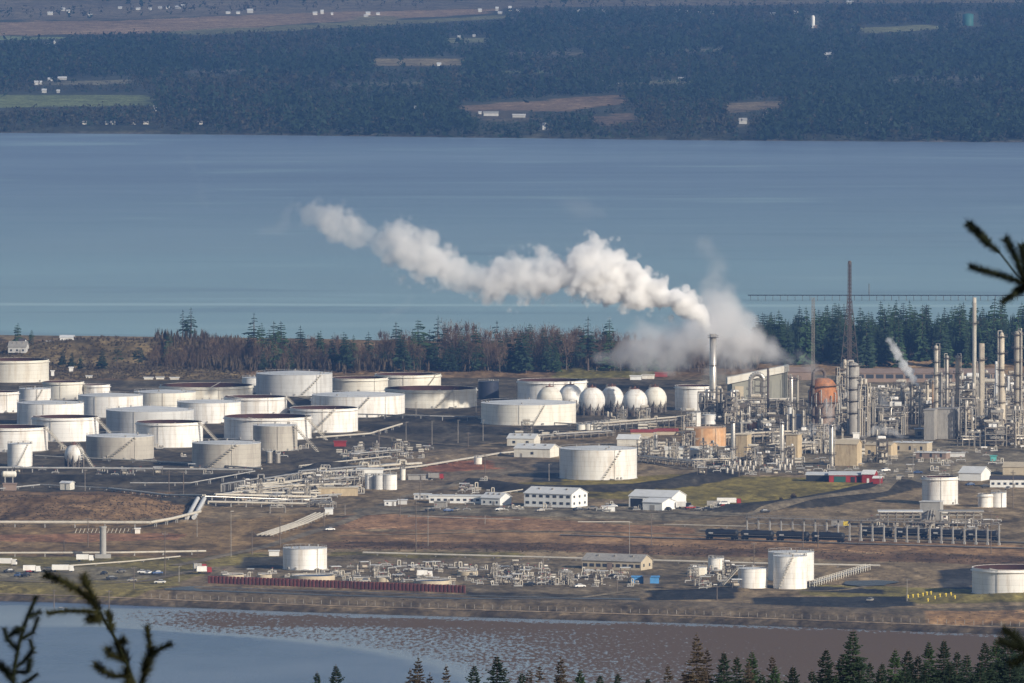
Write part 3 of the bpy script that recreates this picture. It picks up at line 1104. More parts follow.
rt = random.Random(11)
GF = 'firs in the wood behind the tanks'
firs = [conifer_proto('fir_tree', 30, 6.2, 100 + i, m_fir if i % 2 else m_firg, 0.06 + 0.08 * (i % 3), label='dark green fir in the wood between the tanks and the bay') for i in range(5)]
raggeds = [conifer_proto('ragged_fir_tree', 30, 4.6, 140 + i, m_fir, 0.42, 0.3, 7, 12, label='thin ragged fir rising above the brown wood against the water') for i in range(3)]
bares = [bare_proto('bare_tree', 20, 5.5, 160 + i, 'leafless brown tree in the wood between the tanks and the bay', m_twig) for i in range(4)]
GB = 'leafless trees in the wood behind the tanks'


def top_tree(proto, h0, px, ytop, ybase, label=None, group=None, wide=1.0):
    """tree whose foot and top the photograph shows at these rows"""
    x, y, z = foot(px, ybase)
    h = (ybase - ytop) * y / FPX
    place(proto, x, y, z - 0.3, rt.uniform(0, 6.28), h / h0 * wide, label, group, h / h0)


# firs that stand clear of the wood on the skyline
for px, yt, yb, k in [(18, 322, 349, 2), (32, 331, 350, 4), (63, 334, 352, 1), (103, 329, 352, 3), (117, 324, 352, 6), (139, 323, 353, 5), (169, 323, 354, 0),
                      (183, 322, 355, 6), (191, 320, 356, 5), (254, 314, 362, 7), (281, 322, 362, 0), (262, 325, 362, 2), (396, 321, 368, 3), (418, 319, 369, 0),
                      (438, 316, 369, 6), (497, 321, 369, 7), (520, 326, 370, 2), (588, 316, 371, 5), (72, 336, 353, 3), (81, 338, 353, 4), (303, 330, 366, 1),
                      (318, 331, 366, 4), (462, 328, 369, 5), (476, 325, 370, 2), (508, 330, 371, 1), (545, 330, 371, 3), (560, 333, 372, 0), (610, 330, 371, 4)]:
    if k < 5:
        top_tree(firs[k], 30, px, yt, yb, 'dark green fir in the wood between the tanks and the bay', GF, 1.5)
    else:
        top_tree(raggeds[k - 5], 30, px, yt, yb, 'thin ragged fir rising above the brown wood against the water', 'ragged firs above the brown wood', 1.6)

# the brown wood behind the tanks, firs mixed in
for i in range(150):
    px = 150 + 610 * ((i + rt.random()) / 150)
    yb = rt.uniform(362, 374)
    top_tree(rt.choice(bares), 20, px, yb - (rt.uniform(20, 31) if px < 380 else rt.uniform(24, 38)) - (8 if 440 < px < 600 else 0), yb, None, GB)
for i in range(92):
    px = rt.choice((rt.uniform(255, 360), rt.uniform(360, 600), rt.uniform(380, 620), rt.uniform(400, 600), rt.uniform(560, 770)))
    yb = rt.uniform(362, 373)
    top_tree(rt.choice(firs), 30, px, yb - rt.choice((rt.uniform(16, 30), rt.uniform(26, 42), rt.uniform(30, 48))), yb, None, GF, rt.uniform(.9, 1.5))
# the fir wood beyond the process units
firr = [conifer_proto('tall_fir_tree', 36, 7.4, 180 + i, m_fir if i % 2 else m_firg, 0.06 + 0.12 * (i % 3), 0.05, 9, 22, label='tall dark fir in the wood beyond the process columns') for i in range(5)]
GR = 'tall firs beyond the process columns'
for i in range(215):
    px = 758 + 280 * ((i + rt.random()) / 215)
    yb = rt.uniform(345, 366)
    prof = np.interp(px, [758, 775, 790, 800, 830, 860, 900, 930, 945, 955, 975, 1000, 1040], [312, 306, 316, 306, 304, 304, 302, 302, 310, 304, 298, 298, 300])
    yt = prof + rt.choice((rt.uniform(-2, 6), rt.uniform(0, 30), rt.uniform(8, 34))) + (yb - 355) * 0.3
    top_tree(rt.choice(firr), 36, px, yt, yb, None, GR, rt.uniform(0.8, 1.35))

# undergrowth and thin stems that fill the woods: nobody could count them
def brush(name, poly, n, hmin, hmax, wid, m, seed):
    rs = np.random.RandomState(seed)
    P = pw(poly, GROUND)
    X = rs.uniform(P[:, 0].min(), P[:, 0].max(), n)
    Y = rs.uniform(P[:, 1].min(), P[:, 1].max(), n)
    ok = inside(X, Y, P)
    X, Y = X[ok], Y[ok]
    k = len(X)
    Z = gz(X, Y) - 0.2
    H = rs.uniform(hmin, hmax, k) * (0.6 + 0.8 * fbm(X, Y, 40, seed))
    NT = 16
    az = rs.rand(k, NT) * 6.283
    out_ = rs.rand(k, NT) * wid
    lift = rs.rand(k, NT) * 0.7
    b0 = np.stack([X[:, None] + np.cos(az) * out_ * .4, Y[:, None] + np.sin(az) * out_ * .4, Z[:, None] + lift * H[:, None] * .6], -1)
    tip = np.stack([X[:, None] + np.cos(az) * out_, Y[:, None] + np.sin(az) * out_, Z[:, None] + (0.45 + 0.55 * lift + rs.rand(k, NT) * .15) * H[:, None]], -1)
    sw = np.stack([np.sin(az), -np.cos(az), np.zeros_like(az)], -1) * (0.10 + 0.045 * H[:, None, None]) * (0.5 + rs.rand(k, NT, 1))
    V = np.stack([b0 - sw, b0 + sw, tip], 2).reshape(-1, 3)
    F = np.arange(len(V)).reshape(-1, 3)
    tag(fast_mesh(name, V, F, m), kind='stuff')


brush('wood_undergrowth', [(150, 368), (240, 376), (420, 376), (560, 374), (760, 370), (760, 350), (240, 352), (160, 348)], 4200, 3, 10, 2.2, m_brush, 3)
brush('scrub', [(0, 344), (240, 350), (252, 379), (0, 380)], 3800, 0.8, 2.6, 1.6, m_brush, 4)
brush('wood_undergrowth', [(755, 366), (1045, 365), (1045, 340), (755, 345)], 1600, 5, 12, 2.6, m_brush, 5)
brush('fir_undergrowth', [(757, 366), (1045, 365), (1045, 340), (757, 343)], 1500, 8, 20, 3.6, m_fir, 8)
brush('dry_grass', [(0, 496), (185, 496), (196, 520), (0, 528)], 2500, 0.3, 1.0, 1.0, m_brush, 6)
brush('dry_grass', [(330, 541), (700, 545), (1040, 557), (1040, 567), (700, 556), (330, 550)], 2500, 0.3, 1.1, 1.0, m_brush, 7)

# lone bushes on the grass
for px, py, s, lb in [(793, 500, 1.3, 'round leafless bush standing alone on the olive grass'), (781, 501, 0.8, 'small low bush on the olive grass beside the round bush')]:
    x, y, z = foot(px, py)
    mb = MB()
    rr = random.Random(px)
    for _ in range(260):
        a, e = rr.uniform(0, 6.28), rr.uniform(0.1, 1.5)
        q = rr.uniform(0.4, 1) * 2.4 * s
        d = (cos(a) * cos(e) * q, sin(a) * cos(e) * q, sin(e) * q)
        mb.tri((0.1 * cos(a), 0.1 * sin(a), 0), d, (d[0] * .8 + .15, d[1] * .8, d[2] * .8 - .1))
        mb.tri((d[0] * .5, d[1] * .5, d[2] * .5), (d[0] * .7 + rr.uniform(-.5, .5), d[1] * .7, d[2] + .4), (d[0] * .6 + .2, d[1] * .6, d[2] * .6))
    tag(mb.build('bush', m_brush, None, (x, y, z)), lb, 'bush')


# conifers on the hillside below the viewer
def slope_fir(name, seed, label, mleaf, thin=1.0, h=16.0, gap=0.1):
    r = random.Random(seed)
    root = thing(name, label, 'tree')
    tr = MB()
    tr.cyl((0, 0, -12), (0, 0, h), 0.32, 0.02, 7)
    tr.build('trunk', m_bark, root)
    mb = MB()
    z = h * 0.985
    while z > h * 0.42:
        d = h - z
        R = 0.37 * d ** 1.0 * thin * r.uniform(0.7, 1.15) + 0.05
        nb = 6 if d < 2 else 8
        a0 = r.uniform(0, 6.28)
        for k in range(nb):
            if r.random() < gap:
                continue
            a = a0 + 2 * pi * k / nb + r.uniform(-.3, .3)
            rr = R * r.uniform(0.65, 1.2)
            up = r.uniform(0.15, 0.45) if d < 1.5 else r.uniform(-0.25, 0.12)
            ca, sa = cos(a), sin(a)
            nsp = max(3, int(rr / 0.2))
            for q in range(nsp + 1):
                s = (q + 0.6) / (nsp + 1)
                px_, pz = rr * s, z + up * rr * s - 0.12 * rr * s * s + (0.18 * rr * s ** 3)
                L = min(0.16, 0.05 + 0.1 * d) + 0.38 * rr * (1 - s) * r.uniform(.6, 1.2)
                B = (ca * px_, sa * px_, pz)
                for sd_ in (-1, 1):
                    yaw = a + sd_ * r.uniform(0.5, 0.95)
                    tz = pz - r.uniform(0.0, 0.35) * L
                    T = (B[0] + cos(yaw) * L, B[1] + sin(yaw) * L, tz)
                    wd = 0.045 + 0.08 * L
                    nx_, ny_ = -sin(yaw) * wd, cos(yaw) * wd
                    mid = ((B[0] + T[0]) / 2, (B[1] + T[1]) / 2, (B[2] + T[2]) / 2)
                    mb.add([B, (mid[0] + nx_, mid[1] + ny_, mid[2] - .03), T, (mid[0] - nx_, mid[1] - ny_, mid[2] - .03)], [(0, 1, 2, 3)])
                    mb.tri(B, T, (mid[0], mid[1], mid[2] - wd * 1.6))
            # tip
            T = (ca * (rr + .12), sa * (rr + .12), z + up * rr + .08 * rr)
            mb.tri((ca * rr * .7 - sa * .06, sa * rr * .7 + ca * .06, z + up * rr * .7), (ca * rr * .7 + sa * .06, sa * rr * .7 - ca * .06, z + up * rr * .7), T)
        z -= r.uniform(0.16, 0.28) * (0.7 + 0.12 * d ** 0.5)
    mb.build('crown', mleaf, root)
    return root


SF = [slope_fir('hillside_fir', 300 + i, 'dark fir crowded on the slope below the viewpoint', m_fir if i < 3 else m_firg, (1.15, 0.9, 1.3, 1.0)[i], gap=(0.05, 0.15, 0.08, 0.2)[i]) for i in range(4)]
SD = [slope_fir('dry_larch', 320 + i, 'thin brownish larch showing its stem on the slope below the viewpoint', m_dead, 0.8, gap=0.45) for i in range(2)]
GS, GD = 'firs crowded on the slope below the viewpoint', 'brown larches on the slope below the viewpoint'


def slope_tree(proto, px, ytop, Y, group, s=1.0, label=None):
    x, y, z = near(px, ytop, Y)
    place(proto, x, y, z - 16.0 * s, rt.uniform(0, 6.28), s, label, group)


for px, yt, k, Y in [(336, 664, 0, 900), (317, 671, 1, 950), (497, 654, 2, 820), (474, 664, 0, 900), (522, 671, 1, 900), (560, 676, 3, 950), (580, 668, 3, 950), (600, 674, 0, 950),
                     (618, 672, 1, 960), (724, 651, 0, 900), (737, 655, 1, 930), (752, 650, 3, 980), (775, 664, 3, 900), (793, 665, 0, 820), (826, 648, 0, 860), (853, 629, 2, 860),
                     (841, 655, 1, 900), (870, 661, 1, 960), (882, 662, 0, 930), (895, 648, 3, 900), (908, 649, 0, 930), (918, 654, 1, 930), (929, 640, 3, 960), (944, 639, 0, 900),
                     (957, 650, 1, 950), (967, 653, 2, 960), (985, 641, 0, 880), (996, 637, 3, 930), (1008, 628, 2, 900), (1022, 640, 0, 950), (905, 664, 2, 850), (950, 662, 0, 850),
                     (880, 669, 2, 840), (980, 660, 2, 850), (1010, 655, 0, 860), (812, 669, 1, 850), (860, 672, 0, 850), (835, 673, 3, 850), (925, 670, 1, 840), (648, 677, 0, 950),
                     (762, 672, 1, 880), (1035, 636, 1, 880), (710, 676, 2, 900), (785, 678, 3, 860)]:
    slope_tree(SF[k], px, yt, Y, GS, {0: 1.0, 1: 0.95, 2: 1.05, 3: 1.0}[k],
               {853: 'lone tall fir with open tiered boughs above the others on the slope', 497: 'dark open-boughed fir against the tide flat on the slope below'}.get(px))
for px, yt, k in [(418, 655, 0), (446, 664, 1), (529, 668, 1), (561, 655, 0), (697, 632, 0), (707, 648, 1), (668, 664, 1), (749, 660, 0), (772, 655, 1), (410, 668, 1), (684, 668, 0), (430, 672, 0), (540, 664, 1)]:
    slope_tree(SD[k], px, yt, 900 + 10 * k, GD)


# fir boughs close to the camera
def shoot(mw, mn, pts, px_r, Y, seed, dens=1.0, needle_px=6.0, lean=0.6):
    """woody twig along picture points at distance Y, set all round with needles"""
    r = random.Random(seed)
    s = Y / FPX
    P = [near(x, y, Y + r.uniform(-.02, .02)) for x, y in pts]
    for a, b_ in zip(P, P[1:]):
        mw.cyl(a, b_, px_r * s, px_r * s * 0.85, 6)
        ax = Vector(b_) - Vector(a)
        L = ax.length
        if L < 1e-6 or not needle_px:
            continue
        d = ax / L
        u = d.orthogonal().normalized()
        v = d.cross(u)
        for i in range(int(L / s * 15 * dens)):
            t = r.random()
            an = r.uniform(0, 6.283)
            o = (u * cos(an) + v * sin(an))
            q = Vector(a) + ax * t
            nl = needle_px * 1.6 * s * r.uniform(0.55, 1.15)
            tip = q + o * nl * r.uniform(.7, .95) + d * nl * lean * r.uniform(.4, 1.2)
            w_ = d.cross(o) * 0.36 * s
            mn.tri(tuple(q - w_), tuple(q + w_), tuple(tip))


def bough_tree(name, label, stem, shoots, Y, nmat, seed, ground_at):
    root = thing(name, label, 'tree', )
    st = MB()
    st.path(stem, 0.03, 8)
    mw, mn = MB(), MB()
    for i, (pts, pr, nd, nl) in enumerate(shoots):
        shoot(mw, mn, pts, pr, Y, seed + i, nd, nl)
    st.build('trunk', m_bark, root)
    mw.build('branch', m_near, root)
    mn.build('needles', nmat, root)
    return root


Yn = 22.0
base = near(128, 684, Yn)
gy = float(hillz(np.array([base[0]]), np.array([Yn]))[0])
bough_tree('young_fir', 'dark young fir whose needled shoots reach over the shore beside the viewpoint',
           [(base[0] + .02, Yn + .02, gy - .3), near(136, 720, Yn)],
           [([(136, 722), (136, 690), (127, 664), (112, 632), (100, 614)], 1.8, 0.4, 4), ([(102, 616), (92, 602), (78, 590), (60, 580), (46, 575)], 1.4, 1.3, 6.5),
            ([(99, 612), (94, 600), (88, 588), (84, 577)], 1.4, 1.4, 6.5), ([(100, 613), (84, 611), (66, 611), (48, 613)], 1.4, 1.2, 5.5),
            ([(101, 612), (97, 620), (90, 618)], 1.6, 2.6, 7.5), ([(112, 632), (111, 622), (108, 612)], 1.2, 1.0, 5),
            ([(128, 664), (122, 652), (118, 644), (124, 640)], 1.5, 2.4, 7.5), ([(132, 676), (115, 676), (104, 672), (96, 665)], 1.5, 1.3, 6),
            ([(128, 660), (110, 655), (108, 650)], 1.5, 2.0, 6.5), ([(138, 696), (144, 676), (150, 656), (152, 648)], 1.7, 1.5, 7.5),
            ([(151, 655), (149, 640), (147, 626)], 1.4, 1.4, 6), ([(151, 656), (160, 649), (170, 644)], 1.4, 1.4, 6),
            ([(136, 690), (128, 680), (126, 668)], 1.4, 1.8, 7)], Yn, m_neary, 500, gy)
base = near(20, 684, 20.0)
gy = float(hillz(np.array([base[0]]), np.array([20.0]))[0])
bough_tree('young_fir', 'black bare-looking fir tip at the very edge of the view over the inlet',
           [(base[0], 20.0, gy - .3), near(12, 730, 20.0)],
           [([(12, 732), (12, 700), (14, 670), (20, 640), (27, 618), (36, 597)], 1.8, 1.0, 5), ([(15, 668), (25, 660), (33, 650), (30, 640)], 1.4, 1.0, 5),
            ([(18, 650), (8, 640), (4, 628)], 1.4, 1.0, 5), ([(20, 640), (33, 632), (38, 618)], 1.4, 1.0, 5), ([(12, 690), (24, 684), (37, 674)], 1.5, 1.0, 5),
            ([(24, 628), (14, 632), (6, 638)], 1.4, 1.0, 5), ([(27, 618), (40, 612)], 1.2, 1.0, 5), ([(13, 680), (4, 668), (-4, 664)], 1.5, 1.2, 6),
            ([(14, 672), (28, 672), (30, 660)], 1.3, 1.2, 5)], 20.0, m_near, 540, gy)
tx, ty = 1.35, 22.0
gy = float(hillz(np.array([tx]), np.array([ty]))[0])
root = thing('leaning_fir', 'dark fir reaching needled bough tips over the water from beyond the frame edge', 'tree')
st = MB()
st.cyl((tx, ty, gy - .3), (tx - 0.1, ty, 373.5), 0.09, 0.03, 8)
st.build('trunk', m_bark, root)
mw, mn = MB(), MB()
att = (1120, 330)
for i, (pts, pr, nd, nl) in enumerate([([att, (1070, 305), (1028, 286)], 2.4, 0.5, 5),
        ([(1028, 286), (1015, 280), (1000, 275), (985, 271), (971, 267)], 1.6, 1.5, 5.5), ([(1026, 284), (1016, 274), (1003, 257), (999, 252)], 1.1, 0.0, 0),
        ([(1000, 253), (990, 245), (980, 235), (969, 224)], 1.5, 1.6, 5.5), ([(1026, 284), (1020, 268), (1013, 252), (1006, 239)], 1.5, 1.6, 6),
        ([(1028, 285), (1018, 291), (1010, 297), (1003, 302)], 1.6, 1.8, 5.5), ([(1030, 284), (1024, 262), (1022, 246)], 1.5, 1.6, 6),
        ([(1120, 690), (1060, 660), (1022, 648), (1000, 641)], 2.4, 2.2, 7), ([(1030, 650), (1012, 634), (1004, 630)], 2.0, 2.0, 7), ([(1034, 652), (1016, 662), (1010, 664)], 2.0, 2.0, 7)]):
    shoot(mw, mn, pts, pr, 22.0, 700 + i, nd, nl)
mw.build('branch', m_near, root)
mn.build('needles', m_near, root)

# weeds and rough tufts all over the yards
for seed, poly, n in ((41, [(330, 505), (1040, 512), (1040, 600), (640, 600), (330, 590)], 9000), (42, [(0, 380), (700, 378), (700, 470), (330, 505), (0, 500)], 9000), (43, [(0, 500), (330, 505), (330, 585), (0, 600)], 5000), (44, [(170, 590), (1040, 604), (1040, 630), (450, 612)], 4000)):
    brush('weeds', poly, n, 0.15, 0.5, 0.9, m_brush, seed)
# ------------------------------------------------------------------ storage tanks
def stair_out(parent, R, h, ang, run, m=None):
    """straight stair from the ground up to the rim, leaning away from the shell"""
    mb = MB()
    n = 14
    ca, sa = cos(ang), sin(ang)
    for k in range(n):
        t = (k + .5) / n
        rr = R + 0.4 + run * (1 - t)
        mb.box((ca * rr, sa * rr, h * t), (run / n * 1.1, 1.4, h / n * .45), ang)
    for s in (-0.75, 0.75):
        a = (ca * (R + run) - sa * s, sa * (R + run) + ca * s, 0.2)
        b = (ca * (R + .3) - sa * s, sa * (R + .3) + ca * s, h + .2)
        mb.cyl(a, b, 0.16, 0.16, 5)
        mb.cyl((a[0], a[1], 1.4), (b[0], b[1], h + 1.4), 0.09, 0.09, 4)
    return mb.build('stairway', m or m_pipe, parent)


def stair_hug(parent, R, h, a0, a1, m=None):
    """spiral stair climbing round the shell"""
    mb = MB()
    n = max(12, int(abs(a1 - a0) * R / 1.5))
    for k in range(n):
        t = (k + .5) / n
        a = a0 + (a1 - a0) * t
        mb.box((cos(a) * (R + .55), sin(a) * (R + .55), h * t), (0.9, abs(a1 - a0) * R / n * 1.1, 0.35), a)
    pr = None
    for k in range(n + 1):
        t = k / n
        a = a0 + (a1 - a0) * t
        q = (cos(a) * (R + 1.0), sin(a) * (R + 1.0), h * t + 1.1)
        if pr:
            mb.cyl(pr, q, 0.07, 0.07, 4)
        pr = q
    return mb.build('stairway', m or m_pipe, parent)


def tank(x0, x1, yt, yb, kind, label, m=m_tank, stair=None, roofm=None, girder=True, level=0.7, group=None, name='storage_tank', fittings=True, dome=0.0):
    cx = (x0 + x1) / 2
    X, Y, Z = foot(cx, yb)
    k = Y / FPX
    R = (x1 - x0) / 2 * k
    Y += R * 0.0
    h = (yb - yt) * k / 0.998
    t = thing(name, label, 'storage tank', (X, Y, Z - 0.25), 0, group)
    n = 56 if R > 12 else 36
    seed = random.Random(int(x0 * 31 + yt))
    mb = MB()
    if kind == 'open':
        mb.lathe([(R, 0), (R, h)], n)
        mb.lathe([(R, h), (R - .35, h)], n)
        mb.build('shell', m, t)
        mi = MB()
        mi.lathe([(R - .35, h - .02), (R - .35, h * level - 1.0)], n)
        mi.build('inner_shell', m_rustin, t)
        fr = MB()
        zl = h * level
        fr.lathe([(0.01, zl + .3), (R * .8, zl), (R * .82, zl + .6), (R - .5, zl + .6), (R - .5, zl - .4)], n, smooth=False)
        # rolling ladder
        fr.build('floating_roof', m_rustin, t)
        ld = MB()
        a = seed.uniform(0, 6.28)
        ld.cyl((cos(a) * (R - .5), sin(a) * (R - .5), h + .3), (-cos(a) * R * .2, -sin(a) * R * .2, zl + .8), .3, .3, 4)
        ld.build('rolling_ladder', m_steel, t)
        if girder:
            g = MB()
            g.ring(R, R + 0.75, h - 1.3, h - 1.05, n)
            g.ring(R, R + 0.16, h - 0.25, h + 0.06, n)
            g.build('wind_girder', m, t)
    else:
        mb.lathe([(R, 0), (R, h)], n)
        mb.build('shell', m, t)
        rf = MB()
        ap = h + R * (0.07 + dome)
        rf.lathe([(R + .12, h - .15), (R + .12, h + .05), (R * .5, h + (ap - h) * .55), (0.01, ap)], n, smooth=False)
        rf.build('roof', roofm or m_rooff, t)
        v = MB()
        for _ in range(4):
            a, q = seed.uniform(0, 6.28), R * seed.choice((0.02, .6, .85, .9))
            zz = h + (ap - h) * (1 - q / R)
            v.cyl((cos(a) * q, sin(a) * q, zz - .1), (cos(a) * q, sin(a) * q, zz + .9), .4, .4, 8)
        v.build('roof_vent', m_steel, t)
        hr = MB()
        for k_ in range(28):
            a = 2 * pi * k_ / 28
            hr.cyl((cos(a) * (R - .1), sin(a) * (R - .1), h), (cos(a) * (R - .1), sin(a) * (R - .1), h + 1.1), .05, .05, 4)
        hr.ring(R - .16, R - .06, h + 1.0, h + 1.1, n)
        hr.build('handrail', m_pipeg, t)
    if stair:
        if stair[0] == 'out':
            stair_out(t, R, h, stair[1], stair[2] if len(stair) > 2 else h * 1.1)
        else:
            stair_hug(t, R, h, stair[1], stair[2])
    if fittings and R > 8:
        f = MB()
        f.ring(R, R + .5, 0, .5, n)
        for _ in range(2):
            a = seed.uniform(-2.4, -0.7)
            f.cyl((cos(a) * (R - .2), sin(a) * (R - .2), 1.2), (cos(a) * (R + .5), sin(a) * (R + .5), 1.2), .55, .55, 10)
        f.build('base_ring', m_concrete, t)
        p = MB()
        a = seed.uniform(-2.2, -1.0)
        p.path([(cos(a) * R, sin(a) * R, .8), (cos(a) * (R + 6), sin(a) * (R + 6), .8), (cos(a) * (R + 6) + 4, sin(a) * (R + 6), .8)], .35, 6)
        p.cyl((cos(a + .1) * (R + .3), sin(a + .1) * (R + .3), 0), (cos(a + .1) * (R + .3), sin(a + .1) * (R + .3), h), .1, .1, 5)
        p.build('pipe_connection', m_pipe, t)
    return t


OUT = lambda d, run=None: ('out', radians(d)) if run is None else ('out', radians(d), run)
HUG = lambda a, b: ('hug', radians(a), radians(b))
TANKS = [
    (-20, 49, 359, 381, 'open', 'cream open-top tank with dark interior below the hilltop house', m_cream, None),
    (43, 84, 381, 399, 'open', 'rust-stained cream tank behind the pale grey-roofed tank, brown rim', m_cream, None),
    (83, 110, 384, 399, 'open', 'small white tank with thin brown rim beside the rust-stained cream tank', m_tank, None),
    (19, 51, 388, 408, 'fixed', 'small white grey-roofed tank in front of the cream hilltop tank', m_tank, HUG(-100, -60)),
    (-22, 19, 391, 412, 'open', 'white brown-rimmed tank cut by the frame edge below the cream hilltop tank', m_tank, None),
    (17, 84, 402, 424, 'fixed', 'pale grey-roofed tank directly behind a white rusty-rimmed open tank', m_tank, None),
    (78, 143, 394.5, 416, 'fixed', 'white grey-roofed tank beside the rust-stained cream tank, vertical pipe on shell', m_tank, None),
    (134, 196, 391, 408, 'fixed', 'white flat-roofed tank partly in front of the widest open tank', m_cream, None),
    (160, 253, 384.5, 404, 'open', 'widest cream open-top tank at the rear beneath the brown wood', m_cream, None),
    (106, 194, 409, 434, 'fixed', 'broad grey-white domed tank behind two rusty-rimmed white tanks', m_grey, None),
    (177, 241, 401, 422, 'fixed', 'clean white grey-roofed tank behind the dirty half-shaded open tank', m_tank, None),
    (224, 287, 396, 413, 'open', 'white rust-rimmed tank with white straight stair under the tall grey tank', m_tank, OUT(-20)),
    (242, 266, 377, 392, 'fixed', 'sliver of white tank peeping out beside the tall grey tank', m_tank, None),
    (224, 311.5, 415.5, 438, 'open', 'broad white open tank with deep rusty rim behind the beige drum tank', m_tank, OUT(-30)),
    (32, 99, 416, 440, 'open', 'white rust-rimmed tank behind the sphere, white stair leaning off its side', m_tank, OUT(-28)),
    (-22, 48, 426, 450, 'open', 'white rust-rimmed tank cut by the frame edge behind the small cylinder tank', m_tank, OUT(-25)),
    (136, 203, 421, 446, 'open', 'white rusty-rimmed tank with stair between two beige weathered tanks', m_tank, OUT(-28)),
    (86, 154, 435, 458, 'fixed', 'weathered beige tank beside the sphere on legs', m_beige, HUG(-110, -60)),
    (192, 261, 442, 466, 'fixed', 'weathered beige tank by the pipe manifold, pale flat roof', m_beige, HUG(-120, -70)),
    (7.5, 32.5, 443, 466, 'fixed', 'small white upright cylinder tank with A-shaped ladder beside the long pipe', m_tank, HUG(-100, -50)),
    (256, 332.5, 372.5, 394, 'fixed', 'tall pale grey flat-roofed tank with dark diagonal stair against the wood', m_grey, HUG(-80, -45)),
    (332, 388, 377, 393, 'open', 'cream open tank with dark rim between the tall grey tank and rust-topped ones', m_cream, None),
    (375, 441, 373.5, 388, 'open', 'cream rust-topped tank against the wood, last before the dark tank', m_cream, HUG(-60, -35)),
    (385, 477, 387.5, 406, 'open', 'very broad cream tank with wide rust-red open top', m_cream, HUG(-85, -60)),
    (312, 405, 394, 415, 'fixed', 'broad white grey-roofed tank with twin stairs beside the very broad rust-topped tank', m_tank, HUG(-100, -75)),
    (311, 355, 397.5, 413, 'open', 'small white rust-rimmed tank in front of the broad grey-roofed tank', m_tank, None),
    (290, 358, 407, 431, 'open', 'white rust-topped tank with long diagonal stair facing the road', m_tank, HUG(-110, -70)),
    (253, 297.5, 424.5, 450, 'fixed', 'narrow weathered beige drum tank with stair standing before a white open tank', m_beige, OUT(-35, 16)),
    (478, 499, 381, 399, 'fixed', 'small dark navy tank next to the very broad rust-topped tank', m_dark, None),
    (517.5, 587, 379.5, 401, 'open', 'white open tank with brown rim behind the row of spheres', m_tank, None),
    (481, 576, 402, 423, 'fixed', 'broad low white tank with pale roof shaded by the spheres', m_cream, HUG(-85, -70)),
    (675, 717, 385, 410, 'open', 'white tank with thin rusty rim beside the smoking stack', m_tank, None),
    (559.5, 637, 447.5, 478, 'fixed', 'large ribbed white tank alone inside the dark bund in the middle', m_tank, HUG(-85, -55)),
    (685, 726, 427, 446, 'fixed', 'squat orange rust-streaked tank below the smoking stack', m_orange, None),
    (922, 958, 476, 504, 'open', 'bright white tank with rusty rim behind the loading rack', m_tank, None),
    (978, 993.5, 493, 507, 'open', 'small white tank of a touching pair, the one with more rusty rim', m_tank, None),
    (991, 1006.5, 492, 507, 'fixed', 'small white tank of a touching pair, grey-roofed one nearer the frame edge', m_tank, None),
    (972, 1056, 566.5, 593, 'open', 'big white tank cut by the frame edge above the dike', m_tank, HUG(-80, -50)),
    (768, 814, 551, 580, 'fixed', 'tall white tank rising behind its slightly lower twin by the ponds', m_tank, None),
    (773, 807, 555, 588, 'fixed', 'tall white tank with diagonal stair in front of its twin', m_tank, HUG(-130, -80)),
    (738, 767.5, 567.5, 587.5, 'fixed', 'shorter white tank with grey roof next to the twin tall tanks', m_tank, OUT(200, 9)),
    (690, 707, 566.5, 574.5, 'fixed', 'low cream tank by the beige long shed', m_cream, None),
    (708, 724, 557.5, 570, 'fixed', 'small round white tank with railing by the buried pipeline', m_tank, None),
    (283, 327, 547, 569, 'fixed', 'white tank alone by the round settling basins', m_tank, None),
    (266, 272.5, 451, 463, 'fixed', 'little grey-green vertical tank beside the beige drum, one with taller shell', m_steel, None),
    (275, 280.5, 453, 463, 'fixed', 'little grey-green vertical tank nearer the road, shorter one', m_steel, None),
    (365, 374, 475, 489, 'fixed', 'slim white upright tank, first of three by the manifold', m_tank, None),
    (374, 383, 475, 489.5, 'fixed', 'slim grey upright tank between two white ones by the manifold', m_grey, None),
    (383, 397, 474, 489.5, 'fixed', 'wider white upright tank, last of three by the manifold', m_tank, None),
    (400, 405.5, 468.5, 480, 'fixed', 'slim cream standpipe tank beside the blue-grey trailers', m_cream, None),
    (702, 716, 414, 424, 'fixed', 'small white domed tank under the smoking stack, beside its bigger neighbour', m_tank, None),
    (686, 701, 412, 427, 'fixed', 'white sloping-shouldered tank under the smoking stack', m_tank, None),
    (474, 482, 457, 464, 'fixed', 'tiny cream tank on the red soil patch', m_cream, None),
]
for tk in TANKS:
    x0, x1, yt, yb, kind, lb, mm_, stair = tk
    tank(x0, x1, yt, yb, kind, lb, mm_, stair, roofm=m_orange if mm_ is m_orange else (m_dark if mm_ is m_dark else None), dome=0.02 if 'domed' in lb else 0.0,
         level=0.62 if (x1 - x0) > 60 else 0.5)

# short cream tanks in a row by the spheres
for i, px in enumerate((581, 589, 597, 605)):
    tank(px - 4.5, px + 4.5, 424 - i * .8, 430, 'fixed', ['squat cream tank, first of four beneath the spheres', 'squat cream tank, second of four beneath the spheres',
         'squat cream tank, third of four beneath the spheres', 'squat cream tank, last of four beneath the spheres'][i], m_cream, name='squat_tank')


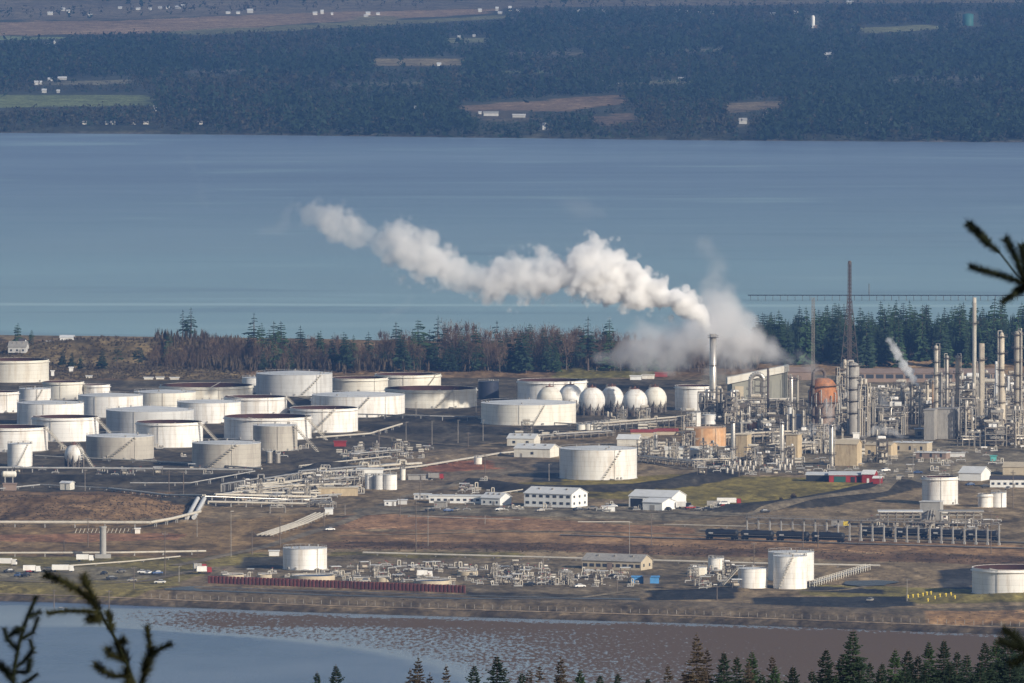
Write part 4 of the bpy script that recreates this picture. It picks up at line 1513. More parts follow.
# spheres
def sphere_tank(cx, cy, r, ybase, label, m=m_tank, group=None, stair=False):
    X, Y, Z = foot(cx, ybase)
    k = Y / FPX
    R = r * k
    zc = (ybase - cy) * k
    t = thing('gas_sphere', label, 'gas sphere', (X, Y, Z - .2), 0, group)
    mb = MB()
    mb.sphere((0, 0, zc), R, 32, 20, 1.06)
    mb.build('vessel', m, t)
    leg = None
    for i in range(10):
        a = 2 * pi * i / 10 + .2
        if leg is None:
            lm = MB()
            lm.cyl((R * .93, 0, 0), (R * .93, 0, zc), .42, .42, 8)
            leg = lm.build('leg', m_frame, t)
            leg.rotation_euler.z = a
        else:
            c = leg.copy()
            COL.objects.link(c)
            c.parent = t
            c.rotation_euler.z = a
    br = MB()
    for i in range(10):
        a, b_ = 2 * pi * i / 10 + .2, 2 * pi * (i + 1) / 10 + .2
        p = lambda an, z: (R * .93 * cos(an), R * .93 * sin(an), z)
        br.cyl(p(a, .5), p(b_, zc * .75), .12, .12, 4)
        br.cyl(p(b_, .5), p(a, zc * .75), .12, .12, 4)
    br.build('bracing', m_frame, t)
    tp = MB()
    tp.ring(R * .14, R * .3, zc + R * 1.03, zc + R * 1.03 + .3, 16)
    for i in range(10):
        a = 2 * pi * i / 10
        tp.cyl((R * .3 * cos(a), R * .3 * sin(a), zc + R * 1.0), (R * .3 * cos(a), R * .3 * sin(a), zc + R * 1.06 + 1.2), .07, .07, 4)
    tp.cyl((0, 0, zc + R), (0, 0, zc + R * 1.06 + 1.4), .35, .35, 8)
    tp.build('top_platform', m_rustrim, t)
    cm = MB()
    cm.lathe([(R * .75, 0), (R * .7, zc - R * .55)], 16)
    cm.build('base_skirt', m_frame, t)
    stair_out(t, R * .35, zc + R * 1.03, radians(-40 if stair else 200), R * (2.2 if stair else 1.1), m_pipe if stair else m_steel)
    return t


sphere_tank(549.5, 399.5, 13, 412, 'cream-stained gas sphere at the end of the row, half behind the broad low tank', m_cream)
sphere_tank(570.5, 397, 12.5, 410, 'gas sphere behind the broad low tank, second of the row')
sphere_tank(592, 400.5, 13.2, 415, 'gas sphere clear of the broad low tank, front one of the middle pair')
sphere_tank(612, 398, 11.8, 411, 'gas sphere in the rear of the middle pair, rust stain on its top')
sphere_tank(635, 401.5, 12.6, 416, 'gas sphere with arched dark legs, front one of the end pair')
sphere_tank(655, 398.5, 11.8, 412, 'gas sphere in the rear of the end pair, beside the stack tank', m_cream)
sphere_tank(74.5, 454.5, 10, 468, 'lone white gas sphere on tall legs with diagonal stair among the tanks', stair=True)

# low settling basins at the waterfront
for x0, x1, yt, yb, lb in [(221, 244, 574, 578, 'round low concrete basin at the end of the red sheet piling'), (257, 272, 574, 578, 'small tan basin between two bigger ones above the red sheet piling'),
                           (290, 335, 574.5, 579.5, 'largest tan round basin in front of the lone white tank'), (352, 370, 577.5, 581, 'narrow concrete basin past the largest round basin'),
                           (376, 390, 577, 581.5, 'square-looking pale basin above the red sheet piling'), (414, 451, 579.5, 583.5, 'bright cream round basin at the end of the red sheet piling'),
                           (457, 478, 570.5, 575, 'cream round basin beside the pumping equipment')]:
    X, Y, Z = foot((x0 + x1) / 2, yb)
    k = Y / FPX
    R, h = (x1 - x0) / 2 * k, (yb - yt) * k
    t = thing('settling_basin', lb, 'basin', (X, Y, Z - .2))
    mb = MB()
    mb.ring(R - .5, R, 0, h, 44)
    mb.build('basin_wall', m_bwall, t)
    wm = MB()
    wm.lathe([(0.01, h * .8), (R - .5, h * .8)], 44)
    wm.build('water_surface', m_calm, t)
    br = MB()
    br.box((0, 0, h + .3), (R * 2, 1.2, .3), .4)
    br.box((0, 0, h + .9), (R * 2, .1, .1), .4)
    br.build('scraper_bridge', m_pipeg, t)
# ------------------------------------------------------------------ process plant kit
rp = random.Random(23)


def share(o, parent, loc=(0, 0, 0), rz=0.0, s=None):
    c = o.copy()
    COL.objects.link(c)
    c.parent = parent
    c.location = loc
    c.rotation_euler.z = rz
    if s:
        c.scale = s
    return c


def column_parts(t, R, h, m, plats=3, head='dome', seed=1, skirt=True, plat_m=None, pipe_m=None):
    r = random.Random(seed)
    mb = MB()
    if head == 'dome':
        mb.lathe([(R, 0), (R, h - R * .6), (R * .8, h - R * .2), (R * .35, h - .02), (0.01, h)], 18)
    elif head == 'neck':
        mb.lathe([(R * 1.15, 0), (R * 1.15, h * .38), (R * .8, h * .44), (R * .8, h - R), (R * .4, h), (0.01, h)], 18)
    else:
        mb.lathe([(R, 0), (R * .94, h), (R * .7, h), (R * .7, h - 2)], 18)
    mb.build('shell', m, t)
    pf = None
    for i in range(plats):
        z = h * (0.3 + 0.66 * i / max(1, plats - 1)) if plats > 1 else h * .8
        if pf is None:
            pm = MB()
            pm.ring(R + .05, R + 1.5, 0, .15, 14)
            for k in range(10):
                a = 2 * pi * k / 10
                pm.cyl(((R + 1.4) * cos(a), (R + 1.4) * sin(a), .1), ((R + 1.4) * cos(a), (R + 1.4) * sin(a), 1.2), .06, .06, 4)
            pm.ring(R + 1.35, R + 1.45, 1.1, 1.2, 14)
            for k in range(4):
                a = 2 * pi * k / 4 + .3
                pm.cyl(((R) * cos(a), (R) * sin(a), -1.3), ((R + 1.3) * cos(a), (R + 1.3) * sin(a), 0), .09, .09, 4)
            pf = pm.build('platform', plat_m or m_frame, t, (0, 0, z))
        else:
            share(pf, t, (0, 0, z), r.uniform(0, 6))
    lm = MB()
    a = r.uniform(-2.6, -0.6)
    for s in (-.25, .25):
        lm.cyl(((R + .4) * cos(a) - s * sin(a), (R + .4) * sin(a) + s * cos(a), 0), ((R + .4) * cos(a) - s * sin(a), (R + .4) * sin(a) + s * cos(a), h * .96), .07, .07, 4)
    lm.build('ladder', m_frame, t)
    pm = MB()
    a = r.uniform(-2.8, -0.3)
    q = (R + .9)
    if head != 'open':
        pm.path([(0, 0, h - .3), (0, 0, h + 1.0), (cos(a) * q, sin(a) * q, h + 1.0), (cos(a) * q, sin(a) * q, h * r.uniform(.05, .3))], max(.2, R * .16), 8)
    else:
        pm.path([(cos(a) * q, sin(a) * q, 0), (cos(a) * q, sin(a) * q, h * .5), (0, 0, h * .5)], .2, 6)
    pm.build('overhead_pipe', pipe_m or m_shiny, t)


def column(px, yt, yb, wpx, m, label, plats=3, head='dome', group=None, name='process_column', cat='column', **kw):
    X, Y, Z = foot(px, yb)
    k = Y / FPX
    t = thing(name, label, cat, (X, Y, Z - .1), 0, group)
    column_parts(t, wpx / 2 * k, (yb - yt) * k, m, plats, head, int(px * 7 + yt), **kw)
    return t


def lattice(px, yt, yb, wt, wb, m, label, name='lattice_tower', n=14, core=None, cat='tower'):
    X, Y, Z = foot(px, yb)
    k = Y / FPX
    t = thing(name, label, cat, (X, Y, Z - .1))
    h = (yb - yt) * k
    mb = MB()
    W = lambda f: ((wb + (wt - wb) * f) * k / 2)
    zs = [i / n for i in range(n + 1)]
    cs = ((-1, -1), (1, -1), (1, 1), (-1, 1))
    rr = max(.13, wt * k * .06)
    for (a, b_) in cs:
        for f, g_ in zip(zs, zs[1:]):
            mb.cyl((a * W(f), b_ * W(f), f * h), (a * W(g_), b_ * W(g_), g_ * h), rr, rr, 5, False)
    for f, g_ in zip(zs, zs[1:]):
        for i in range(4):
            a, b_ = cs[i], cs[(i + 1) % 4]
            mb.cyl((a[0] * W(f), a[1] * W(f), f * h), (b_[0] * W(g_), b_[1] * W(g_), g_ * h), rr * .7, rr * .7, 4, False)
            mb.cyl((b_[0] * W(f), b_[1] * W(f), f * h), (a[0] * W(g_), a[1] * W(g_), g_ * h), rr * .7, rr * .7, 4, False)
            mb.cyl((a[0] * W(f), a[1] * W(f), f * h), (b_[0] * W(f), b_[1] * W(f), f * h), rr * .7, rr * .7, 4, False)
    mb.build('frame', m, t)
    if core:
        c = MB()
        c.cyl((0, 0, 0), (0, 0, h * 1.0), core * k / 2, core * k / 2, 10)
        c.cyl((0, 0, h * .985), (0, 0, h * 1.015), core * k * .9, core * k * .7, 10)
        c.build('flare_pipe', m, t)
    return t


def structure_parts(t, w, d, floors, fh, seed, m=None, vessels=True, bright=0.5):
    """open steel structure with decks, vessels and pipes"""
    r = random.Random(seed)
    m = m or r.choice((m_frame, m_framel))
    mb = MB()
    nx = max(2, int(w / 5) + 1)
    s = .22
    h = floors * fh
    for i in range(nx):
        for j in (0, 1):
            mb.box((-w / 2 + w * i / (nx - 1), -d / 2 + d * j, h / 2), (s * 2, s * 2, h))
    for f in range(1, floors + 1):
        z = f * fh
        for j in (0, 1):
            mb.box((0, -d / 2 + d * j + .003, z - .2), (w + s, s * 1.6, .45))
        for i in range(nx):
            mb.box((-w / 2 + w * i / (nx - 1) + .003, 0, z - .25), (s * 1.6, d, .4))
    for f in range(floors):
        i = r.randrange(nx - 1)
        x0, x1 = -w / 2 + w * i / (nx - 1), -w / 2 + w * (i + 1) / (nx - 1)
        mb.cyl((x0, -d / 2 - .1, f * fh), (x1, -d / 2 - .1, (f + 1) * fh), .13, .13, 4)
        mb.cyl((x1, -d / 2 - .1, f * fh), (x0, -d / 2 - .1, (f + 1) * fh), .13, .13, 4)
    mb.build('frame', m, t)
    hm = MB()
    for f in range(1, floors + 1):
        z = f * fh
        for k in (.55, 1.1):
            hm.box((0, -d / 2 - .12, z + k), (w, .07, .07))
            hm.box((w / 2 + .12, 0, z + k), (.07, d, .07))
            hm.box((-w / 2 - .12, 0, z + k), (.07, d, .07))
        for i in range(int(w / 2)):
            hm.box((-w / 2 + 2 * i + .5, -d / 2 - .12, z + .55), (.07, .07, 1.1))
    hm.build('handrail', m_framel if m is m_frame else m_yellow if r.random() < .15 else m_pipe, t)
    dk = None
    for f in range(1, floors + 1):
        if dk is None:
            dm = MB()
            dm.box((0, 0, 0), (w - .5, d - .5, .1))
            dk = dm.build('floor_deck', m_frame, t, (0, 0, f * fh + .09))
        else:
            share(dk, t, (0, 0, f * fh + .09))
    if vessels:
        for f in range(floors + 1):
            q = r.random()
            mm_ = r.choice((m_shiny, m_insul, m_pipe, m_steel, m_insul, m_white))
            vm = MB()
            z0 = f * fh + .15
            if q < .4:
                R = min(fh * .3, d * .3)
                vm.hdrum((r.uniform(-.1, .1) * w, -d * .15, z0 + R + .6), w * r.uniform(.45, .7), R, 0, 12)
            elif q < .75:
                R = r.uniform(.7, 1.3)
                for _ in range(r.choice((1, 2, 3))):
                    xx = r.uniform(-.38, .38) * w
                    hh = fh * r.uniform(.6, 1.15)
                    vm.lathe([(R, 0), (R, hh * .85), (R * .6, hh), (.01, hh)], 12, (xx, r.uniform(-.25, .2) * d, z0))
            else:
                for _ in range(2):
                    vm.box((r.uniform(-.35, .35) * w, r.uniform(-.2, .2) * d, z0 + fh * .25), (w * r.uniform(.15, .3), d * .4, fh * .5))
            vm.build('vessel', mm_, t)
    for _ in range(5 + 2 * floors):
        pm = MB()
        x = r.uniform(-.5, .5) * w
        y = -d / 2 - r.uniform(.3, .8)
        z1 = r.uniform(.3, 1.05) * h
        x2 = max(-w * .5, min(w * .5, x + r.uniform(-.6, .6) * w))
        R = r.choice((.13, .18, .25, .38))
        pm.path([(x, y, 0), (x, y, z1), (x2, y, z1), (x2, y, z1 + r.uniform(-.4, .15) * h)], R, 7)
        pm.build('pipe', r.choice((m_shiny, m_pipe, m_pipeg, m_insul)), t)


def steel_structure(px, yb, wpx, hpx, label, floors=4, depth=9, seed=0, m=None, group=None, rz=0.0, name='process_structure'):
    X, Y, Z = foot(px, yb)
    k = Y / FPX
    t = thing(name, label, 'process unit', (X, Y, Z - .1), rz, group)
    structure_parts(t, wpx * k, depth, floors, hpx * k / floors, seed, m)
    return t


def drum_parts(t, L, R, m, legs=1.2, stack=1):
    for i in range(stack):
        mb = MB()
        z = legs + R + i * (2 * R + .6)
        mb.hdrum((0, 0, z), L, R)
        mb.build('shell', m, t)
        hd = MB()
        hd.cyl((-L / 2 - .1, 0, z), (-L / 2 + .25, 0, z), R * 1.12, R * 1.12, 14)
        hd.cyl((L / 4, 0, z + R * .9), (L / 4, 0, z + R + .7), R * .25, R * .25, 8)
        hd.build('flange', m_steel, t)
    sm = MB()
    sm.box((0, 0, (legs + R * .4) / 2), (.5, R * 1.4, legs + R * .4))
    s0 = sm.build('saddle', m_concrete, t, (-L * .32, 0, 0))
    share(s0, t, (L * .32, 0, 0))


def drum(px, yb, lpx, rpx, m, label, rz=0.0, legs=1.5, stack=1, group=None, name='horizontal_drum', cat='vessel'):
    X, Y, Z = foot(px, yb)
    k = Y / FPX
    t = thing(name, label, cat, (X, Y, Z - .05), rz, group)
    drum_parts(t, lpx * k, rpx * k, m, legs, stack)
    return t


def rack_parts(t, L, wd, h, npipes, seed, levels=2, m=None):
    """pipe rack along local x"""
    r = random.Random(seed)
    mb = MB()
    n = max(2, int(L / 6) + 1)
    for i in range(n):
        x = -L / 2 + L * i / (n - 1)
        for y in (-wd / 2, wd / 2):
            mb.box((x, y, h / 2), (.35, .35, h))
        for lv in range(levels):
            mb.box((x + .01, 0, h * (1 - .3 * lv) - .2), (.3, wd, .35))
    for y in (-wd / 2, wd / 2):
        mb.box((0, y + .01, h - .6), (L, .2, .3))
    mb.build('frame', m or m_framel, t)
    for lv in range(levels):
        for i in range(npipes):
            y = -wd / 2 + wd * (i + .5) / npipes
            R = r.choice((.16, .22, .3))
            pm = MB()
            z = h * (1 - .3 * lv) + R
            a, b_ = r.uniform(-.5, -.42) * L, r.uniform(.42, .5) * L
            pts = [(a, y, z), (b_, y, z)]
            if r.random() < .3:
                c_ = r.uniform(-.3, .3) * L
                pts = [(a, y, z), (c_, y, z), (c_, y, z + 1.4), (c_ + 2.5, y, z + 1.4), (c_ + 2.5, y, z), (b_, y, z)]
            if r.random() < .3:
                pts.append((b_, y, .3))
            pm.path(pts, R, 7)
            pm.build('pipe', r.choice((m_pipe, m_shiny, m_pipeg, m_insul)), t)


def pipe_rack(px0, py0, px1, py1, wd, hpx, label, npipes=5, levels=2, group=None, m=None):
    a, b_ = foot(px0, py0), foot(px1, py1)
    L = hypot(b_[0] - a[0], b_[1] - a[1])
    k = (a[1] + b_[1]) / 2 / FPX
    t = thing('pipe_rack', label, 'pipe rack', ((a[0] + b_[0]) / 2, (a[1] + b_[1]) / 2, min(a[2], b_[2])), atan2(b_[1] - a[1], b_[0] - a[0]), group)
    rack_parts(t, L, wd, hpx * k, npipes, int(px0 + py0), levels, m)
    return t


SUPPORT = {}


def pipeline(pts, z, r, label, m=m_pipe, step=11.0, name='pipeline', ends=False, npar=1, gap=1.2, loops=0, group=None, zs=None):
    """pipe(s) on low supports along picture points"""
    P = [foot(*p) for p in pts]
    o = P[0]
    t = thing(name, label, 'pipeline', o, 0, group)
    Q = [(p[0] - o[0], p[1] - o[1], p[2] - o[2] + (zs[i] if zs else z)) for i, p in enumerate(P)]
    for j in range(npar):
        off = (j - (npar - 1) / 2) * gap
        mb = MB()
        dense = []
        for a, b_ in zip(Q, Q[1:]):
            L = hypot(b_[0] - a[0], b_[1] - a[1]) or 1
            nx_, ny_ = -(b_[1] - a[1]) / L * off, (b_[0] - a[0]) / L * off
            dense += [(a[0] + nx_, a[1] + ny_, a[2]), (b_[0] + nx_, b_[1] + ny_, b_[2])]
        if loops:
            a, b_ = dense[0], dense[-1]
            new = [a]
            for i in range(loops):
                f = (i + .5) / loops
                x, y, zz = (a[q] + (b_[q] - a[q]) * f for q in range(3))
                new += [(x - 1.5, y, zz), (x - 1.5, y, zz + 2), (x + 1.5, y, zz + 2), (x + 1.5, y, zz)]
            dense = new + [b_]
        if ends:
            dense = [(dense[0][0], dense[0][1], .1)] + dense + [(dense[-1][0], dense[-1][1], .1)]
        mb.path(dense, r, 8)
        mb.build('pipe', m, t)
    if step:
        w_ = (npar - 1) * gap + .9
        cnt = 0
        sup = None
        for a, b_ in zip(Q, Q[1:]):
            L = hypot(b_[0] - a[0], b_[1] - a[1])
            n = max(1, int(L / step))
            for i in range(n):
                if cnt >= 90:
                    break
                f = (i + .5) / n
                x, y, zz = (a[q] + (b_[q] - a[q]) * f for q in range(3))
                gl = gzf(o[0] + x, o[1] + y) - o[2]
                hh = zz - r - gl + .3
                an = atan2(b_[1] - a[1], b_[0] - a[0])
                if sup is None:
                    sm = MB()
                    for s_ in (-w_ / 2, w_ / 2):
                        sm.box((0, s_, -.5), (.4, .3, 1))
                    sm.box((.01, 0, -.1), (.38, w_ + .5, .2))
                    sup = sm.build('support', m_concrete, t, (x, y, zz - r), an)
                    sup.scale = (1, 1, max(.4, hh))
                else:
                    share(sup, t, (x, y, zz - r), an, (1, 1, max(.4, hh)))
                cnt += 1
    return t


def building(px0, px1, yb, depth, eave, ridge, label, th=0.0, mw=m_wwall, mr=None, roof='gable', wins=None, doors=(), gwins=None, name='building', cat='building', dyb=0.0, over=0.4):
    """front face between px0 and px1 at row yb; th > 0 shows the end wall at px1's side"""
    th = radians(th)
    C = foot(px1, yb)
    k = C[1] / FPX
    L = (px1 - px0) * k / cos(th)
    E, Rg = eave * k, ridge * k
    o = (C[0] - L * cos(th), C[1] + L * sin(th), C[2] - .1)
    t = thing(name, label, cat, o, -th)
    W = depth
    mb = MB()
    if roof == 'gable':
        v = [(0, 0, 0), (L, 0, 0), (L, W, 0), (0, W, 0), (0, 0, E), (L, 0, E), (L, W, E), (0, W, E), (L, W / 2, Rg - .15), (0, W / 2, Rg - .15)]
        mb.add(v, [(0, 1, 5, 4), (1, 2, 6, 8, 5), (2, 3, 7, 6), (3, 0, 4, 9, 7)])
    elif roof == 'shed':
        v = [(0, 0, 0), (L, 0, 0), (L, W, 0), (0, W, 0), (0, 0, E), (L, 0, E), (L, W, Rg), (0, W, Rg)]
        mb.add(v, [(0, 1, 5, 4), (1, 2, 6, 5), (2, 3, 7, 6), (3, 0, 4, 7)])
    else:
        mb.bx(0, L, 0, W, 0, E)
    mb.build('wall', mw, t)
    rf = MB()
    mr = mr or m_rooff
    q = .22
    if roof == 'gable':
        for s in (0, 1):
            y0, y1 = (-over, W / 2) if s == 0 else (W + over, W / 2)
            sl = (Rg - E) / (W / 2)
            z0 = E - over * sl
            vs = [(-over, y0, z0), (L + over, y0, z0), (L + over, y1, Rg), (-over, y1, Rg)]
            vs += [(x, y, z + q) for x, y, z in vs]
            rf.add(vs, [(0, 1, 2, 3), (4, 5, 6, 7), (0, 1, 5, 4), (1, 2, 6, 5), (2, 3, 7, 6), (3, 0, 4, 7)])
    elif roof == 'shed':
        vs = [(-over, -over, E), (L + over, -over, E), (L + over, W + over, Rg), (-over, W + over, Rg)]
        vs += [(x, y, z + q) for x, y, z in vs]
        rf.add(vs, [(0, 1, 2, 3), (4, 5, 6, 7), (0, 1, 5, 4), (1, 2, 6, 5), (2, 3, 7, 6), (3, 0, 4, 7)])
    else:
        rf.bx(-over, L + over, -over, W + over, E, E + .35)
    rf.build('roof', mr, t)
    if wins:
        rows, cols, ww, wh, z0, dz = wins
        w0 = None
        for i in range(rows):
            for j in range(cols):
                x = L * (j + .5) / cols
                loc = (x, -.03, z0 + dz * i)
                if w0 is None:
                    wm = MB()
                    wm.box((0, 0, wh / 2), (ww, .1, wh))
                    w0 = wm.build('window', m_glass, t, loc)
                else:
                    share(w0, t, loc)
    if gwins:
        rows, cols, ww, wh, z0, dz = gwins
        w0 = None
        for i in range(rows):
            for j in range(cols):
                loc = (L + .03, W * (j + .5) / cols, z0 + dz * i)
                if w0 is None:
                    wm = MB()
                    wm.box((0, 0, wh / 2), (.1, ww, wh))
                    w0 = wm.build('window', m_glass, t, loc)
                else:
                    share(w0, t, loc)
    if wins and not doors:
        doors = ((.5 / max(1, wins[1]) + .5 if wins[1] > 1 else .2, 1.1, 2.1, m_gwall),)
    if wins and L > 9 and roof != 'shed':
        vt = None
        for f in (.22, .5, .8):
            zz = (E + (Rg - E) * .6) if roof == 'gable' else E + .35
            if vt is None:
                vm = MB()
                vm.box((0, 0, .35), (.9, .9, 1.1))
                vt = vm.build('roof_vent', m_steel, t, (L * f, W * .3, zz))
            else:
                share(vt, t, (L * f, W * (.3 if roof == 'gable' else .6), zz))
    for x, ww, wh, m in doors:
        dm = MB()
        dm.box((L * x, -.05, wh / 2), (ww, .14, wh))
        dm.build('door', m, t)
    return t
# ------------------------------------------------------------------ the process units
# main stack with its base ducts
X, Y, Z = foot(713, 417)
k = Y / FPX
t = thing('smoke_stack', 'tall bright steel stack pouring the big white plume', 'stack', (X, Y, Z))
h = (417 - 333.5) * k
mb = MB()
mb.lathe([(2.25, 0), (2.2, h * .35), (1.95, h * .4), (1.9, h), (1.6, h), (1.6, h - 4)], 24)
mb.build('shaft', m_shiny, t)
bm = MB()
for z in (h * .33, h * .62, h - 2):
    bm.ring(1.9, 3.2, z, z + .2, 20)
    bm.ring(3.1, 3.2, z + 1.0, z + 1.1, 20)
bm.build('platform', m_frame, t)
X, Y, Z = foot(716, 421)
t = thing('flue_gas_unit', 'cluster of bent ducts and cyclones at the foot of the smoking stack', 'process unit', (X, Y, Z))
for i, x in enumerate((-8, -4.5, 1.5, 6.5, 9.5)):
    cm = MB()
    hh = 15 + (i % 3) * 2
    cm.lathe([(.4, 3), (1.5, 8), (1.5, hh), (1.0, hh + .6), (.01, hh + .6)], 14, (x, (i % 2) * 3, 0))
    cm.build('cyclone', (m_steel, m_shiny, m_insul)[i % 3], t)
    dm = MB()
    dm.path([(x, (i % 2) * 3 - 1.2, hh - 1), (x + 1.8, (i % 2) * 3 - 1.8, hh - 1), (x + 1.8, (i % 2) * 3 - 1.8, 5), (x + 3, (i % 2) * 3 - 1.8, 3)], .55, 10)
    dm.build('duct', m_shiny, t)
fm = MB()
for x in (-10, -5, 0, 5, 11):
    for y in (-3, 6):
        fm.box((x, y, 8), (.4, .4, 16))
for z in (5, 10, 16):
    for y in (-3, 6):
        fm.box((.5, y + .02, z), (21, .35, .4))
fm.build('frame', m_frame, t)

# inverted U duct and conveyor from the stack to it
X, Y, Z = foot(757, 416)
k = Y / FPX
t = thing('loop_duct', 'shiny inverted U-shaped duct standing before the olive barn', 'duct', (X, Y, Z))
hh = 43 * k
pts = [(-3.6, 0, 4)] + [(-3.6, 0, hh - 4)] + [(-3.6 + 3.6 * (1 - cos(a)), 0, hh - 4 + 3.6 * sin(a)) for a in np.linspace(0.2, pi, 10)] + [(3.6, 0, hh * .45)]
mb = MB().path(pts, 1.35, 14)
mb.build('duct', m_shiny, t)
st = MB()
for x in (-1.2, 2, 6):
    for y in (-2.5, 2.5):
        st.box((x, y, hh * .42), (.3, .3, hh * .84))
for z in np.linspace(3, hh * .84, 6):
    for y in (-2.5, 2.5):
        st.box((2.4, y + .02, z), (7.6, .25, .3))
    st.box((6.02, 0, z), (.25, 5, .3))
st.build('frame', m_frame, t)
column(768, 368, 420, 2.3, m_frameb, 'plain dark brown pole-like vent stack beside the inverted U duct', 0, 'open', name='vent_stack', cat='stack')
column(791.5, 376, 413, 3.0, m_shiny, 'slim shiny twin column, the shorter-piped one between the barn and the orange reactor', 2)
column(797.5, 377, 414, 2.8, m_insul, 'slim beige twin column next to the shiny one before the orange reactor', 2)
# conveyor gallery sloping up from the stack
a, b_ = foot(690, 421), foot(752, 421)
t = thing('conveyor_gallery', 'dark sloping conveyor gallery between the stack and the inverted U duct', 'conveyor', a)
L = b_[0] - a[0]
mb = MB()
mb.cyl((L * .48, 0, 5), (L * .98, 0, 9.5), 1.9, 1.9, 10)
mb.build('gallery', m_frame, t)
lg = None
for f in (.5, .62, .74, .86, .96):
    if lg is None:
        lm = MB()
        lm.box((0, -1.5, .5), (.3, .3, 1))
        lm.box((0, 1.5, .5), (.3, .3, 1))
        lg = lm.build('leg', m_framel, t, (L * f, 0, 0))
        lg.scale = (1, 1, 5)
    else:
        share(lg, t, (L * f, 0, 0), 0, (1, 1, 5 + (f - .5) * 9))

# olive barn with the cream sloping top
X, Y, Z = foot(727, 401)
k = Y / FPX
t = thing('coke_barn', 'olive-grey barn with long cream gallery sloping up along its top, steam behind', 'barn', (X, Y, Z - .1), radians(9))
L = 62 * k
mb = MB()
v = [(3, 0, 0), (L, 0, 0), (L, 16, 0), (3, 16, 0), (3, 0, 10), (L, 0, 16.5), (L, 16, 16.5), (3, 16, 10)]
mb.add(v, [(0, 1, 5, 4), (1, 2, 6, 5), (2, 3, 7, 6), (3, 0, 4, 7), (4, 5, 6, 7)])
mb.build('wall', m_owall, t)
g = MB()
v = [(0, -1.5, 9.8), (L + .5, -1.5, 16.8), (L + .5, 4, 16.8), (0, 4, 9.8)]
v = v + [(x, y, z + 3.9) for x, y, z in v]
g.add(v, [(0, 1, 2, 3), (4, 5, 6, 7), (0, 1, 5, 4), (1, 2, 6, 5), (2, 3, 7, 6), (3, 0, 4, 7)])
g.build('gallery', m_cream, t)
pn = None
for f in (.2, .38, .56, .74, .9):
    pm = MB()
    pm.box((L * f, -.1, 4 + f * 2.5), (1.1 if f > .3 else 5, .25, 7 + f * 5))
    pm.build('panel', m_bwall if f < .4 else m_owall, t)
building(845, 1003, 382, 10, 9, 12.5, 'very long brown shed with a row of dark openings before the fir wood', 0, m_brick, m_brick, 'shed', (1, 16, 4.5, 2.4, 2.2, 0), name='long_shed', cat='shed')
building(786, 812, 380, 10, 8, 12, 'brown shed end showing between the barn and the thin lattice mast', 0, m_brick, m_brick, 'shed', None, name='long_shed', cat='shed')

# masts and flare
lattice(813, 297, 402, 2.6, 2.9, m_framel, 'thin pale lattice mast in front of the firs beside the steam', n=34, name='lattice_mast', cat='mast')
lattice(849.5, 262, 372, 3.4, 4.2, m_frameb, 'tall dark brown flare tower rising above the firs over the bay', n=30, core=2.2, name='flare_tower')
lattice(849.5, 300, 378, 4.5, 20, m_frameb, 'splayed derrick frame straddling the foot of the flare tower', n=7, name='derrick')
# reactor with the orange drum
X, Y, Z = foot(823, 438)
k = Y / FPX
t = thing('orange_reactor', 'big round reactor with orange rust cap and dark pipe arching over it', 'reactor', (X, Y, Z))
R = 14.2 * k
H_ = 60 * k
mb = MB()
mb.lathe([(R * .82, 0), (R * .82, H_ * .5), (R, H_ * .56), (R, H_ * .6)], 30)
mb.build('vessel', m_brick, t)
c = MB()
c.lathe([(R, H_ * .58), (R * 1.02, H_ * .7), (R * .99, H_ * .8), (R * .9, H_ * .89), (R * .7, H_ * .965), (R * .4, H_ * 1.0), (.01, H_ * 1.01)], 30)
c.build('cap', m_orange2, t)
pm = MB()
pm.path([(-R * .72, -R * .75, H_ * .2), (-R * .72, -R * .75, H_ * 1.06)] + [(-R * .72 + R * .42 * (1 - cos(a)), -R * .75 + R * .3 * (1 - cos(a)), H_ * 1.06 + R * .42 * sin(a)) for a in np.linspace(.3, pi, 8)] + [(R * .12, -R * .15, H_ * .97)], .95, 10)
pm.build('arch_pipe', m_frameb, t)
pl = None
for z in (H_ * .38, H_ * .6, H_ * .88):
    if pl is None:
        p_ = MB()
        p_.ring(R + .05, R + 1.6, 0, .2, 28)
        p_.ring(R + 1.5, R + 1.6, 1, 1.12, 28)
        for i in range(20):
            a = 2 * pi * i / 20
            p_.cyl(((R + 1.55) * cos(a), (R + 1.55) * sin(a), 0), ((R + 1.55) * cos(a), (R + 1.55) * sin(a), 1.1), .07, .07, 4)
        pl = p_.build('platform', m_frame, t, (0, 0, z))
    else:
        share(pl, t, (0, 0, z), .4)
nz_ = None
for i in range(9):
    a = -2.7 + i * .33
    if nz_ is None:
        nm_ = MB()
        nm_.path([(R * .95, 0, 0), (R * 1.14, 0, 0), (R * 1.14, 0, -H_ * .22)], .32, 7)
        nz_ = nm_.build('nozzle_pipe', m_pipeg, t, (0, 0, H_ * .8), a)
    else:
        share(nz_, t, (0, 0, H_ * (.66 + .05 * (i % 4))), a)
column(853, 362, 434, 12.5, m_gwall, 'thick grey regenerator column under the flare tower', 5, 'dome', plat_m=m_frame)
column(846, 364, 420, 4.5, m_insul, 'beige column shoulder to shoulder with the thick grey regenerator', 3)
column(861, 378, 436, 3.4, m_pipe, 'slim pale column close to the thick grey regenerator', 2)
steel_structure(841, 424, 10, 56, 'tall dark steel structure standing just behind the orange reactor', 7, 9, 3, m_frame)
steel_structure(864, 436, 12, 52, 'tall steel structure full of pipes hugging the thick grey regenerator', 7, 8, 4, m_frame)
